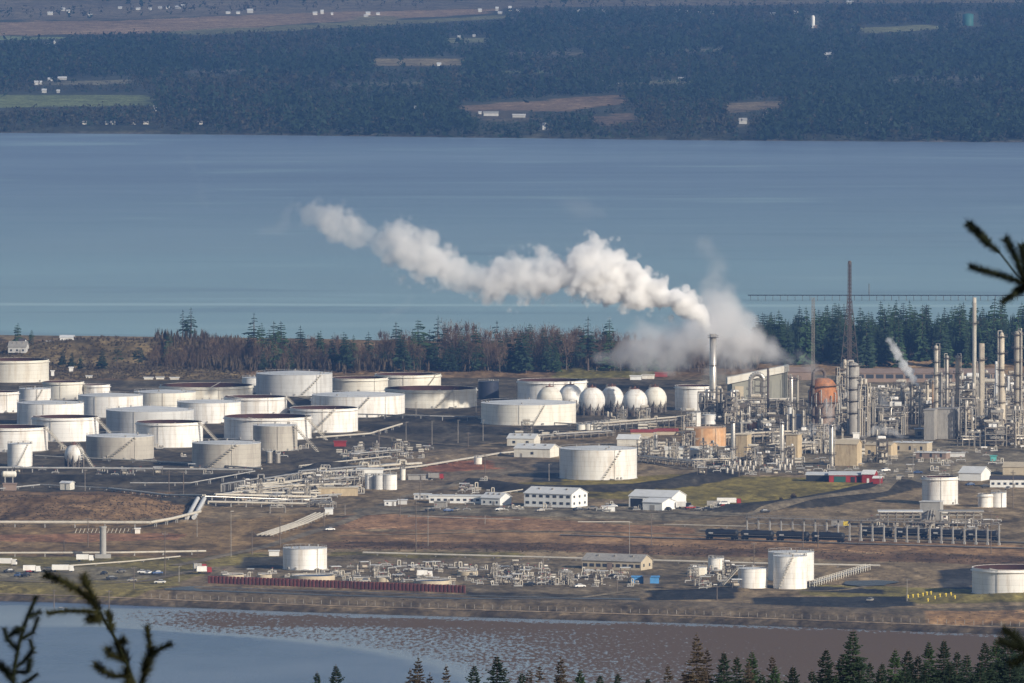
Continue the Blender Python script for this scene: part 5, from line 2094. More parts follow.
# columns on the skyline at the right
for px, yt, yb, w_, m, lb, np_, hd in [
        (974.2, 297, 425, 4.2, m_pipe, 'tallest smooth white stack standing against the fir wood', 1, 'open'),
        (981.5, 343, 424, 6.2, m_insul, 'thick beige stack close beside the tallest white stack', 1, 'open'),
        (1001.5, 332, 432, 7.0, m_insul, 'stout beige column with caged top near the frame edge', 5, 'neck'),
        (1018, 330, 432, 8.5, m_insul, 'wide beige column with square cage, last at the frame edge', 6, 'dome'),
        (936, 345, 425, 4.6, m_pipe, 'pale slim column with dense platforms, first of the skyline group', 5, 'dome'),
        (947, 355, 424, 3.4, m_steel, 'slim grey column with small top platform next to the pale slim one', 4, 'dome'),
        (957.5, 355, 424, 4.2, m_insul, 'beige column with square top cage before the tallest white stack', 4, 'dome'),
        (996.5, 361, 418, 3.6, m_white, 'plain white short stack between two beige columns', 0, 'open'),
        (1008.5, 376, 420, 2.2, m_white, 'thin white vent pipe between the stout and the wide beige column', 0, 'open'),
        (941, 372, 426, 3.4, m_steel, 'grey column half hidden at the foot of the skyline group', 3, 'dome'),
        (927.5, 382, 424, 2.6, m_insul, 'short beige column by the small rising steam plume', 2, 'dome'),
        (933, 380, 430, 2.6, m_orange, 'rusty orange slender column at the foot of the skyline group', 2, 'dome'),
        (952.5, 396, 438, 2.8, m_steel, 'thin grey stack beside the grey furnace casings', 0, 'open'),
        (968, 412, 437, 4.8, m_ywall, 'short tan column with flat top near the grey furnace casings', 1, 'open'),
        (989.5, 406, 437, 5.0, m_insul, 'stubby beige column with flared top among pipe racks', 3, 'neck'),
        (961, 386, 414, 7.5, m_white, 'bulging white vessel standing high among the columns', 3, 'dome'),
        (733, 420, 461, 4.4, m_shiny, 'shiny ringed heater stack beside the orange tank', 2, 'dome'),
        (782, 421, 463, 4.6, m_shiny, 'shiny ringed heater stack between the two tan heaters', 2, 'dome'),
        (831.5, 424, 467, 4.6, m_shiny, 'shiny ringed heater stack before the tan pitched building', 2, 'dome'),
        (656, 434, 456, 3.6, m_shiny, 'short shiny column beside the red roofed pump shed', 1, 'dome'),
        (867, 392, 432, 3.0, m_insul, 'beige column behind the tan flat building, drifting steam beside', 2, 'dome'),
        (873, 396, 436, 2.6, m_pipe, 'pale thin column amid the drifting steam', 2, 'dome'),
        (880, 388, 426, 3.2, m_insul, 'beige capped column at the foot of the brown shed', 3, 'dome'),
        (891, 398, 432, 2.4, m_shiny, 'thin shiny column near the small white steam plume', 2, 'dome'),
        (902, 386, 424, 3.4, m_steel, 'grey column directly beneath the small rising plume', 3, 'dome'),
        (912, 384, 424, 3.0, m_insul, 'beige column where the small rising plume begins', 3, 'dome'),
        (920, 391, 428, 2.8, m_pipe, 'pale column past the small rising plume', 2, 'dome')]:
    column(px, yt, yb, w_, m, lb, np_, hd, name='vent_stack' if hd == 'open' else 'process_column', cat='stack' if hd == 'open' else 'column')
# tan fired heaters beside their stacks
for px0, px1, yb, e, rg, d, lb, mm_ in [(736, 747, 459, 24, 24.5, 8, 'tan box heater standing next to the shiny stack by the orange tank', m_ywall),
                                        (786, 797.5, 460, 25, 25.5, 8, 'tan box heater between two shiny ringed stacks', m_ywall),
                                        (835, 857, 466, 22, 26, 9, 'tan pitched heater building behind the red and white sheds', m_ywall),
                                        (865, 891, 456, 11, 13, 12, 'tan flat-roofed control building by the plant yard', m_ywall),
                                        (893, 927, 452, 9, 10, 10, 'long low tan annex with pale roof by the plant yard', m_bwall),
                                        (916, 946, 459, 6, 7, 8, 'low dull brown shed at the back of the plant yard', m_brick)]:
    building(px0, px1, yb, d, e, rg, lb, 18, mm_, m_bwall if mm_ is m_ywall else m_rooff, 'flat' if rg - e < 1.2 else 'gable', (1, 3, 1.2, 2, 1, 0) if e < 20 else None, name='heater' if e > 20 else 'building', cat='heater' if e > 20 else 'building')
building(924, 934, 440, 14, 30, 31, 'tall grey ribbed furnace casing, the narrower of two', 12, m_gwall, m_gwall, 'flat', name='furnace', cat='furnace')
building(936, 955, 439, 14, 30, 31, 'tall grey ribbed furnace casing, the wider of two beside the thin stack', 12, m_gwall, m_gwall, 'flat', name='furnace', cat='furnace')
building(915, 924, 437, 6, 8, 9, 'small pale hut with dark square opening beside the furnace casings', 0, m_bwall, m_rooff, 'flat', (1, 1, 2.2, 2.0, 1.0, 0), name='hut', cat='hut')
building(787, 801, 430, 16, 14, 15, 'shed in front of the orange reactor with shade put into its dark blue', 0, m_dark, m_dark, 'flat', name='shed', cat='shed')  # shade of this spot is put into the dark blue walls
building(853, 859.5, 445, 1.0, 12, 12.2, 'plain white upright panel in front of the thick grey regenerator', 0, m_white, m_white, 'flat', name='billboard', cat='panel')
building(665, 712, 459, 12, 9, 12, 'long pale low building below the orange rust-streaked tank', 0, m_cream, m_cream, 'gable', (1, 7, 1.4, 1.2, 1.4, 0), name='long_building')
building(631, 656, 437, 9, 5, 7, 'low shed with bright red roof beneath the gas spheres', 0, m_bwall, m_redroof, 'gable', None, name='pump_shed', cat='shed')
building(656, 678, 435, 9, 4, 6, 'low shed with dull dark-red roof joined past the bright red one', 0, m_bwall, m_redroof, 'gable', None, name='pump_shed', cat='shed')
# dark red horizontal drum near the loop duct
drum(755, 434, 12, 4.2, m_orange2, 'rust-red horizontal drum below the inverted U duct', 0, 2)
drum(849, 428, 8, 2.2, m_red, 'small red drum high beside the regenerator', 0, 14)

# pipe racks through the units
for px0, py0, px1, py1, hp, n_, lb in [(596, 433, 700, 424, 9, 4, 'long pipe rack climbing past the gas spheres towards the stack'),
                                       (690, 447, 800, 441, 10, 5, 'pipe rack behind the heater stacks below the orange tank'),
                                       (770, 456, 860, 450, 11, 5, 'pipe rack crossing in front of the orange reactor'),
                                       (860, 420, 990, 417, 9, 6, 'wide pipe rack running under the skyline columns'),
                                       (950, 432, 1040, 424, 12, 6, 'double pipe rack curving to the frame edge beneath the stout columns'),
                                       (960, 446, 1040, 444, 9, 5, 'lower grey pipe rack beside the plant yard'),
                                       (720, 408, 800, 405, 7, 4, 'pipe rack at the foot of the olive barn'),
                                       (690, 466, 770, 463, 6, 6, 'low pipe rack among the filter vessels at the edge of the grass'),
                                       (530, 441, 610, 436, 5, 4, 'pipe rack behind the large ribbed tank'),
                                       (640, 462, 700, 468, 6, 4, 'low pipe rack beside the large ribbed tank')]:
    pipe_rack(px0, py0, px1, py1, 7, hp, lb, n_)

# crowded smaller equipment that fills the units: built once, then copied
KIT = []
for i in range(8):
    t = thing('process_structure', 'small open steel structure packed with pipes in the crowded process area', 'process unit')
    structure_parts(t, 8 + (i % 3) * 3, 7, 2 + i % 4, 4.2, 60 + i, m_framel if i % 2 else m_frame)
    KIT.append((t, 'small open structures crowded in the process area', 'S'))
for i in range(7):
    t = thing('process_column', 'small slim column among the crowded pipework of the process area', 'column')
    column_parts(t, (.8, 1.0, 1.3, .7, 1.1, 1.5, .9)[i], (12, 18, 15, 22, 9, 11, 25)[i], (m_insul, m_shiny, m_pipe, m_steel, m_white, m_insul, m_pipe)[i], 1 + i % 3, 'dome', 70 + i)
    KIT.append((t, 'slim columns crowded in the process area', 'C'))
for i in range(5):
    t = thing('heat_exchanger', 'horizontal heat exchanger on saddles in the crowded process area', 'heat exchanger')
    drum_parts(t, (6, 8, 5, 9, 7)[i], (.7, .9, .6, 1.3, .8)[i], (m_shiny, m_insul, m_white, m_pipe, m_steel)[i], 1.2 + i % 2, 1 + (i % 2))
    KIT.append((t, 'heat exchangers in the process area', 'H'))
for i in range(4):
    t = thing('air_cooler', 'boxy air cooler raised on steel legs in the crowded process area', 'air cooler')
    fm = MB()
    for x in (-4, 0, 4):
        for y in (-2.5, 2.5):
            fm.box((x, y, 3 + i), (.3, .3, 6 + 2 * i))
    fm.build('frame', m_framel, t)
    bm = MB()
    bm.box((0, 0, 6.6 + 2 * i), (9, 6, 1.2))
    bm.build('tube_bank', (m_steel, m_pipe, m_gwall, m_shiny)[i], t)
    for x in (-2.4, 2.4):
        f_ = MB()
        f_.ring(1.3, 1.6, 7.2 + 2 * i, 8.1 + 2 * i, 16, (x, 0, 0))
        f_.build('fan_ring', m_pipe, t)
    KIT.append((t, 'air coolers in the process area', 'A'))

TALL = {}
for p, g, kd in KIT:
    TALL[p.name] = max(v.co.z + c.location.z for c in p.children for v in c.data.vertices)


def put(kind, px, yb, s=1.0):
    c = [q for q in KIT if q[2] == kind]
    p, g, _ = rp.choice(c)
    x, y, z = foot(px, yb)
    # keep the crowd below the skyline of the named columns
    top = np.interp(px, [690, 700, 790, 800, 838, 866, 930, 940, 1024], [400, 388, 388, 400, 395, 383, 379, 373, 370]) + rp.uniform(-2, 16)
    hm = max(2.0, (yb - top) * y / FPX)
    s = min(s, hm / TALL[p.name])
    if s < .18:
        return
    place(p, x, y, z - .1, rp.choice((0, 0, pi / 2, pi, .15, -.15)), s, None, g)


def crowd(poly, n, mix, s0, s1):
    P = np.array(poly, float)
    c = 0
    while c < n:
        px, py = rp.uniform(P[:, 0].min(), P[:, 0].max()), rp.uniform(P[:, 1].min(), P[:, 1].max())
        if not inside(np.array([px]), np.array([py]), P)[0]:
            continue
        put(rp.choice(mix), px, py, rp.uniform(s0, s1))
        c += 1


crowd([(860, 396), (1030, 394), (1030, 440), (962, 440), (955, 424), (920, 426), (905, 436), (866, 436)], 135, 'SSSCCCHHA', .6, 1.2)
crowd([(866, 392), (935, 392), (1030, 390), (1030, 404), (870, 404)], 40, 'SSCCA', .5, 1.1)
crowd([(700, 404), (790, 404), (790, 424), (735, 430), (705, 424)], 42, 'SSCHHA', .45, 1.0)
crowd([(738, 432), (830, 430), (832, 456), (740, 456)], 56, 'SSCCHHA', .4, .9)
crowd([(690, 458), (800, 456), (800, 466), (695, 468)], 34, 'SCHHS', .35, .65)
crowd([(640, 448), (690, 446), (690, 464), (645, 462)], 22, 'CHHS', .3, .6)
crowd([(960, 438), (1030, 436), (1030, 450), (962, 450)], 16, 'SSHA', .6, .9)
crowd([(600, 424), (690, 420), (690, 432), (610, 434)], 12, 'HHS', .4, .7)
crowd([(800, 404), (868, 404), (868, 436), (838, 446), (800, 446)], 40, 'SSCCHA', .5, 1.0)
crowd([(856, 452), (900, 448), (900, 462), (860, 466)], 9, 'HHCS', .4, .7)
crowd([(515, 430), (600, 432), (600, 440), (515, 440)], 8, 'HHS', .35, .5)

# rows of stubby filter vessels at the edge of the grass
fv = None
for i in range(26):
    px = 727 + (i % 13) * (68 / 13.0) + (2 if i >= 13 else 0)
    py = 473 - (i // 13) * 5 - (px - 727) * .02
    if 757 < px < 775:
        continue
    if fv is None:
        fv = thing('filter_vessel', 'stubby pale filter vessel in the row at the edge of the grass', 'vessel')
        mb = MB().lathe([(.85, .8), (.85, 3.6), (.5, 4.2), (.01, 4.3)], 12)
        mb.build('shell', m_steel, fv)
        lm = MB()
        for a in range(3):
            lm.cyl((.7 * cos(a * 2.1), .7 * sin(a * 2.1), 0), (.7 * cos(a * 2.1), .7 * sin(a * 2.1), 1), .1, .1, 4)
        lm.build('leg', m_frame, fv)
    x, y, z = foot(px, py)
    place(fv, x, y, z, rp.uniform(0, 6), rp.uniform(.75, 1.1), None, 'stubby filter vessels at the edge of the grass')
# ------------------------------------------------------------------ buildings of the yard
building(524, 571.5, 507.8, 17, 13.5, 19, 'white two-storey office with two rows of dark windows', 28, m_wwall, m_rooff, 'gable', (2, 7, 2.0, 1.3, 1.4, 3.3), ((.55, 1.0, 2.2, m_gwall),), (2, 3, 1.6, 1.2, 1.4, 3.3), name='office_building', dyb=0)
t = building(629, 672, 508, 17, 11, 16.5, 'white shed with open dark front next to the two-storey office', 25, m_wwall, m_rooff, 'gable', None, ((.18, 6.5, 4.3, m_black), (.55, 6.0, 4.3, m_black)), name='open_shed', cat='shed')  # black panels stand in for the shade inside the open front
building(643, 662, 510.5, 14, 8, 11.5, 'white gabled garage projecting in front of the open shed', 30, m_wwall, m_rooff, 'gable', None, ((.5, 2.5, 2.6, m_gwall),), name='garage', cat='garage')
building(429, 481, 503.5, 8, 7.5, 8.5, 'long low white office with square windows and flat roof', 6, m_wwall, m_rooff, 'flat', (1, 8, 1.7, 1.1, 1.3, 0), ((.38, 1.0, 2.1, m_gwall),), name='low_office')
building(481, 500, 505.5, 12, 7.5, 12, 'small white pitched cottage-like office beside the long low office', 28, m_wwall, m_rooff, 'gable', (1, 3, 1.0, 1.2, 1.0, 0), name='small_office')
building(414, 430, 499.5, 6, 5, 6, 'grey portable cabin behind the long low office', 5, m_grey, m_rooff, 'flat', (1, 3, 1.0, .9, 1.0, 0), name='cabin', cat='cabin')
building(434, 446, 507.5, 5, 5.5, 6, 'grey-green container in front of the long low office', 8, m_gwall, m_gwall, 'flat', name='container', cat='container')
building(582, 641, 570.5, 13, 9, 15, 'long beige shed with grey pitched roof by the shore yard', 24, m_bwall, m_roofd and m_gwall, 'gable', (1, 9, 2.2, 1.5, 1.2, 0), ((.47, 2.6, 3.2, m_brick),), (1, 2, 1.5, 1.4, 1.5, 0), name='long_shed', cat='shed')
building(507, 534, 446.5, 14, 8, 12, 'cream workshop, the rear of two behind the large ribbed tank', 14, m_cream, m_rooff, 'gable', (1, 2, 1.6, 1.4, 1.6, 0), name='workshop')
building(514, 550, 457.8, 14, 9, 13, 'cream workshop, the front of two beside the large ribbed tank', 20, m_cream, m_rooff, 'gable', (1, 1, 1.6, 1.4, 1.6, 0), name='workshop')
building(617, 638, 446, 10, 7, 11, 'small cream pitched store just above the large ribbed tank', 14, m_cream, m_rooff, 'gable', None, name='store')
building(357, 383, 476, 8, 7, 8, 'white box-like plant room behind the slim upright tanks', 0, m_wwall, m_rooff, 'flat', name='plant_room')
building(318, 358, 496, 7, 8, 8.5, 'low tan wall-like block below the pipe manifold', -4, m_ywall, m_bwall, 'flat', name='low_block')
building(384.5, 396, 506, 4, 5, 5.6, 'small white portable cabin beside the road junction, bigger of two', 0, m_wwall, m_rooff, 'flat', (1, 2, .8, .8, 1, 0), name='cabin', cat='cabin')
building(398, 407, 504.5, 4, 4.5, 5, 'small pale portable cabin beside the road junction, smaller of two', 0, m_grey, m_rooff, 'flat', name='cabin', cat='cabin')
building(269, 279, 556, 4, 5, 5.6, 'little white hut behind the lone white tank by the basins', 0, m_wwall, m_rooff, 'flat', name='hut', cat='hut')
building(325, 333, 514.5, 4, 6, 6.6, 'small white box hut at the end of the pipe manifold', 0, m_wwall, m_rooff, 'flat', name='hut', cat='hut')
building(60, 70, 490, 6, 7, 8.5, 'small cream hut on the pipe track below the sphere', 20, m_cream, m_rooff, 'gable', None, name='hut', cat='hut')
building(135, 140, 533.5, 3, 4.8, 5.2, 'tiny white box at the end of a row of struts', 0, m_white, m_white, 'flat', name='meter_box', cat='box')
building(602, 615, 511.5, 3, 5, 5.4, 'white trailer box parked in front of the open shed', 0, m_wwall, m_rooff, 'flat', name='trailer', cat='trailer')
building(3, 16, 490.5, 6, 6.5, 7, 'pinkish block cut by the frame edge below a pale drum', 0, m_brick, m_brick, 'flat', name='low_block')
drum(9, 484, 12, 3.2, m_cream, 'pale cream drum lying on the pinkish block at the frame edge', 0, 3.4)
# red and white sheds by the grass
building(806, 829, 481.5, 8, 6.5, 8.5, 'dark open shed at the end of the red and white row', 6, m_black, m_rooff, 'shed', None, name='open_shed', cat='shed')
building(829, 862, 482.5, 8, 7.5, 10, 'long red shed with pale roof and dark doors', 4, m_red, m_rooff, 'shed', None, ((.33, 6.0, 3.2, m_green), (.72, 2.2, 3.0, m_black), (.9, 2.0, 3.0, m_black)), name='red_shed', cat='shed')
building(862, 874, 483, 8, 9, 12.5, 'red hut with steep white roof in the row of red sheds', 15, m_red, m_wwall, 'gable', None, ((.5, 1.2, 2.4, m_wwall),), name='red_hut', cat='hut')
building(873, 881, 484, 6, 6, 7.5, 'lowest red hut closing the row of red sheds', 10, m_red, m_wwall, 'gable', None, name='red_hut', cat='hut')
# buildings at the right
building(959, 981, 481, 16, 8, 13.5, 'white pitched storehouse behind the bright white tank', 20, m_wwall, m_rooff, 'gable', None, name='storehouse')
building(1003, 1034, 475, 16, 8, 12, 'beige workshop with pitched roof at the frame edge', 10, m_bwall, m_bwall, 'gable', None, name='workshop')
building(990, 1032, 487.5, 10, 8, 10, 'white single-storey office with dark roof at the frame edge', 4, m_wwall, m_roofd, 'shed', (1, 7, 1.5, 1.2, 1.4, 0), name='single_storey_office')
building(940, 965, 457, 3, 4, 4.4, 'long plain pale barrier wall at the back of the plant yard', 0, m_grey, m_grey, 'flat', name='barrier_wall', cat='wall')
building(990.5, 996.5, 461, 4, 5, 6, 'small teal hut in the dark yard under the pipe racks', 0, m_teal, m_teal, 'flat', name='hut', cat='hut')
building(18, 24, 349.5, 8, 7, 10, 'grey hilltop house with white lower walls among trees', 10, m_wwall, m_roofd, 'gable', (1, 2, 1, 1, 1, 0), name='house', cat='house')
building(8, 26, 352, 12, 6, 11, 'biggest hilltop house with broad grey gable behind the cream tank', 6, m_grey, m_gwall, 'gable', (1, 3, 1.2, 1.2, 1, 0), name='house', cat='house')
building(46, 56, 349.5, 8, 5, 7, 'low pale house on the hilltop next to the bay', 0, m_wwall, m_rooff, 'gable', None, name='house', cat='house')
building(60, 74, 350.5, 8, 4.5, 6.5, 'long low white house under the hilltop firs', 0, m_wwall, m_rooff, 'gable', (1, 3, 1, 1, .8, 0), name='house', cat='house')
building(69, 73, 372, 5, 4.5, 5, 'tiny white box hut alone on the brown scrub slope', 0, m_white, m_white, 'flat', name='hut', cat='hut')
building(51, 54, 376, 3, 5, 5.5, 'tiny white post-like hut beside the cream hilltop tank', 0, m_white, m_white, 'flat', name='hut', cat='hut')
for px0, px1, yb, lb in [(86, 92, 378, 'low white pipe box at the foot of the scrub slope, first of four'), (144, 153, 379.5, 'low white trailer at the foot of the wood, second of four'),
                         (156, 164, 379.3, 'low white trailer at the foot of the wood, third of four'), (170, 179, 379.6, 'low white trailer at the foot of the wood, last of four')]:
    building(px0, px1, yb, 3, 2, 2.3, lb, 0, m_cream, m_rooff, 'flat', name='trailer', cat='trailer')
for px0, px1, yb, mm_, lb in [(630, 641, 380, m_wwall, 'white freight container under the low steam, first of the row'), (642, 654, 379, m_cream, 'cream freight container under the low steam, second of the row'),
                              (655, 667, 377, m_redroof, 'dark red freight container under the low steam, last of the row')]:
    building(px0, px1, yb, 4, 4, 4.4, lb, 4, mm_, mm_, 'flat', name='freight_container', cat='container')
# blue tarpaulin covered plant
building(632, 643.5, 583.5, 6, 6.5, 7, 'bright blue box of the shoreside pump station, larger of two', 0, m_blue, m_blue, 'flat', name='pump_box', cat='box')
building(650, 659, 583.5, 6, 6.5, 7, 'bright blue box of the shoreside pump station, smaller of two', 0, m_blue, m_blue, 'flat', name='pump_box', cat='box')
building(643.5, 650, 584, 5, 7.5, 8, 'dark steel box between the two bright blue boxes', 0, m_frame, m_frame, 'flat', name='pump_box', cat='box')
building(275 + 56, 345, 441, 6, 5.5, 6, 'small red container beside the road through the tanks', 0, m_red, m_red, 'flat', name='container', cat='container') if False else None
building(334, 346, 446.5, 5, 5, 5.4, 'small red container beside the road through the tanks', 0, m_red, m_red, 'flat', name='container', cat='container')

# ------------------------------------------------------------------ red sheet piling
P = [foot(x, y) for x, y in ((209, 583), (340, 588), (466, 593))]
t = thing('sheet_pile_wall', 'long red-brown ribbed sheet piling along the shore yard', 'wall', P[0])
for a, b_ in zip(P, P[1:]):
    mb = MB()
    L = hypot(b_[0] - a[0], b_[1] - a[1])
    n = int(L / .95)
    for i in range(n):
        f, g_ = i / n, (i + 1) / n
        dx, dy = (b_[0] - a[0]), (b_[1] - a[1])
        off = 0.0 if i % 2 else 0.8
        x0, y0 = a[0] - P[0][0] + dx * f, a[1] - P[0][1] + dy * f
        x1, y1 = a[0] - P[0][0] + dx * g_, a[1] - P[0][1] + dy * g_
        mb.box(((x0 + x1) / 2 + dy / L * off, (y0 + y1) / 2 - dx / L * off, 1.5), (L / n * 1.02, .5, 3.6), atan2(dy, dx))
    mb.build('panel', m_pile, t)
# inner drain channel in front of the piling
V, F = [], []
cx_ = np.linspace(165, 640, 80)
top = np.interp(cx_, [165, 200, 330, 460, 640], [590, 586.5, 590.5, 595, 597.5])
bot = np.interp(cx_, [165, 200, 330, 460, 640], [591, 592.5, 597, 600.5, 600.5])
for x, a, b_ in zip(cx_, top, bot):
    for y in (a, b_):
        q = at(x, y, 4.3)
        V.append((q[0], q[1], gzf(*q) + .18))
n = len(cx_)
o = fast_mesh('drain_water', np.array(V), np.array([[2 * i, 2 * i + 2, 2 * i + 3, 2 * i + 1] for i in range(n - 1)]), m_drain, True)
o['kind'] = 'structure'
for nm, poly in (('pond_water', [(869 + (25 + 4 * sin(3 * a)) * cos(a) + 3 * sin(a * 5), 584 - (3.2 + .6 * sin(2 * a + 1)) * sin(a)) for a in np.linspace(2 * pi, 0, 36, endpoint=False)]),):
    V = []
    for x, y in poly:
        q = at(x, y, 4.0)
        V.append((q[0], q[1], 4.45))
    mb = MB()
    mb.add(V, [tuple(range(len(V)))])
    tag(mb.build(nm, m_drain), kind='structure')

# ------------------------------------------------------------------ pipelines
pipeline([(-30, 527.5), (150, 528), (172, 524), (200, 517)], 2.6, .75, 'thick white pipe on stilts crossing the brown slope', m_pipe, 14)
pipeline([(-30, 556.5), (120, 556), (206, 554.5)], 1.6, .5, 'pale pipe behind the thick concrete pillar', m_pipe, 12)
pipeline([(60, 568), (130, 563), (180, 558)], .8, .35, 'thin white pipe slanting along the shore yard grass', m_pipe, 14)
pipeline([(-30, 472), (120, 473), (252, 474.5)], 2.4, .55, 'long grey pipe running along the bund below the tanks', m_pipeg, 12)
pipeline([(35, 458), (120, 462), (200, 466), (262, 471)], 1.2, .4, 'pale pipe slipping between the weathered tanks', m_pipe, 14)
pipeline([(-20, 493), (40, 487), (100, 490), (168, 498)], 1.2, .35, 'thin pipe along the track below the bund', m_pipeg, 12)
pipeline([(110, 491), (168, 498), (204, 503)], 1.4, .45, 'double white pipes heading for the pipe manifold', m_pipe, 10, npar=2)
pipeline([(130, 486), (190, 486), (255, 477)], 1.6, .3, 'thin pipe climbing beside the dark bund', m_pipeg, 12)
pipeline([(363, 555), (480, 558), (590, 561), (768, 566), (880, 568)], 1.1, .5, 'long white pipeline running low across the shore meadow', m_pipe, 12)
pipeline([(264, 537), (300, 525), (322, 515)], 1.0, .45, 'broad bundle of pale pipes sloping down from the manifold', m_pipe, 9, npar=4, gap=2.1, name='pipe_bundle')
pipeline([(190.5, 520), (201, 505)], 1.2, 1.1, 'short steep grey pipe pair on the brown slope', m_grey, 9, npar=2, gap=3.2, name='pipe_bundle')
pipeline([(478, 421), (600, 428), (690, 436)], 1.5, .35, 'pale pipe passing below the broad low tank', m_pipe, 14)
pipeline([(358, 418), (430, 421), (480, 421)], 2.2, .3, 'thin pipe rail along the dark bund by the white tanks', m_pipeg, 12)
pipeline([(316, 440), (370, 436), (402, 430)], 1.4, .5, 'pale pipe beside the road through the tanks', m_pipe, 10)
pipeline([(262, 497), (330, 478), (420, 468), (500, 455), (560, 449)], 1.0, .45, 'long pale pipe following the road to the workshops', m_pipe, 14, npar=2)
pipeline([(500, 495), (545, 488)], 1.0, .3, 'short pipe rail behind the two-storey office', m_pipe, 8)
pipeline([(578, 523.5), (630, 523.5)], .8, .25, 'thin white pipe on the red-brown field', m_pipe, 20)
pipeline([(664, 526), (748, 528)], .8, .25, 'thin white pipe leading to the tank cars', m_pipe, 20)
pipeline([(408, 517), (410, 517.2), (520, 521)], .6, .2, 'thin pipe edging the red-brown field', m_pipe, 20)
# manifold of looping pipes
mh = random.Random(5)
LB = ['highest white manifold pipe with legs over the dark slope', 'second manifold pipe, looped, over the dark slope', 'third manifold pipe, dense with loops', 'fourth manifold pipe beside the tan block',
      'fifth manifold pipe at mid platform', 'sixth manifold pipe at mid platform, loop at its end', 'seventh manifold pipe along the platform lip', 'lowest manifold pipe at the platform lip',
      'rear manifold pipe near the beige tank', 'rearmost manifold pipe by the road', 'manifold pipe beside the slim upright tanks', 'manifold pipe in front of the plant room']
for i, (x0, y0, x1, y1, z) in enumerate([(221, 494, 300, 483, 4), (240, 493, 318, 485, 3.4), (250, 497, 345, 489, 2.6), (262, 499, 352, 493, 2.2), (232, 500, 320, 497, 2.0), (215, 502, 315, 500, 1.6),
                                         (205, 504, 312, 503, 1.4), (208, 506, 330, 506.5, 1.2), (285, 480, 360, 474, 2.4), (300, 475, 400, 467, 2.0), (330, 484, 372, 482, 2.0), (345, 472, 420, 466, 1.5)]):
    pipeline([(x0, y0), (x1, y1)], z, .42 + .1 * (i % 3), LB[i], m_pipe if i % 3 else m_shiny, 7, ends=True, loops=mh.choice((0, 0, 1, 2)), name='manifold_pipe', npar=1 + i % 2, gap=1.6)
for i, (x0, y0, x1, y1, z) in enumerate([(226, 499, 350, 486, 1.2), (246, 503, 352, 495, 1.0), (236, 496, 290, 490, 3.0), (290, 478, 350, 472, 1.6), (300, 468, 390, 459, 1.2), (270, 506, 330, 503, 2.6), (310, 497, 360, 492, 3.0), (335, 478, 362, 476, 3.0)]):
    pipeline([(x0, y0), (x1, y1)], z, .28, ['slim pipe threaded low through the manifold towards the tan block', 'slim pipe nearest the manifold lip, ending at the tan block', 'slim raised pipe stub over the dark slope', 'slim rear pipe beside the beige tanks',
             'slim pipe along the back road of the manifold', 'slim raised pipe above the manifold lip', 'slim raised pipe ending by the tan block', 'short slim pipe before the plant room'][i], m_pipeg if i % 2 else m_pipe, 7, ends=True, name='manifold_pipe', npar=2 + i % 2, gap=1.1)
pipe_rack(222, 497, 300, 492, 5, 8, 'white steel pipe bridge on many legs at the dark slope', 4, 2, m=m_pipe)
pipe_rack(300, 489, 372, 484, 8, 8, 'pipe rack in the thick of the manifold', 6, 2)
pipe_rack(312, 507, 333, 508, 5, 6, 'short pipe frame at the end of the manifold', 3, 2)
pipe_rack(350, 460, 400, 456, 5, 6, 'rows of pale header pipes behind the plant room', 5, 2)
pipe_rack(270, 513, 285, 513, 4, 7, 'small pipe frame under the manifold lip', 3, 2)
crowd([(240, 490), (350, 474), (366, 488), (300, 503), (235, 503)], 60, 'HHSSC', .2, .42)
crowd([(335, 452), (420, 446), (430, 456), (345, 462)], 24, 'HHS', .2, .36)
crowd([(340, 572), (455, 572), (560, 580), (560, 586), (480, 584), (345, 578)], 44, 'HHSC', .18, .34)
crowd([(480, 572), (600, 574), (625, 588), (500, 584)], 40, 'HHSC', .18, .36)
crowd([(456, 488), (480, 486), (482, 494), (460, 494)], 4, 'HS', .25, .4)
crowd([(690, 574), (735, 572), (738, 588), (695, 588)], 16, 'HHS', .2, .36)
crowd([(860, 478), (920, 470), (925, 480), (880, 486)], 4, 'HH', .2, .35)
# small pumps and valve sets, built once and copied
pk = thing('pump_skid', 'small pump skid with motor and risers on the yards', 'pump')
MB().box((0, 0, .2), (3.2, 1.6, .4)).build('base', m_concrete, pk)
MB().hdrum((-.7, 0, .95), 1.1, .45).build('motor', m_steel, pk)
MB().path([(.6, 0, .4), (.6, 0, 1.9), (1.5, 0, 1.9), (1.5, 0, .3)], .2, 7).build('riser_pipe', m_pipe, pk)
vk = thing('valve_set', 'upright valve set with handwheel between short pipes on the yards', 'valve')
MB().path([(-1.6, 0, .3), (-1.6, 0, .9), (1.6, 0, .9), (1.6, 0, .3)], .2, 7).build('pipe', m_pipeg, vk)
MB().cyl((0, 0, .8), (0, 0, 2.1), .22, .14, 8).build('valve', m_framel, vk)
MB().ring(.3, .42, 2.05, 2.15, 12).build('handwheel', m_red, vk)
tk_ = thing('pump_shelter', 'tiny flat-roofed pump shelter on four legs on the yards', 'shelter')
MB().box((0, 0, 2.6), (3.4, 2.6, .2)).build('roof', m_grey, tk_)
l0 = None
for x in (-1.5, 1.5):
    for y in (-1.1, 1.1):
        if l0 is None:
            l0 = MB().box((0, 0, 1.25), (.18, .18, 2.5)).build('leg', m_frame, tk_, (x, y, 0))
        else:
            share(l0, tk_, (x, y, 0))
MB().hdrum((0, 0, .9), 1.6, .5).build('pump', m_insul, tk_)
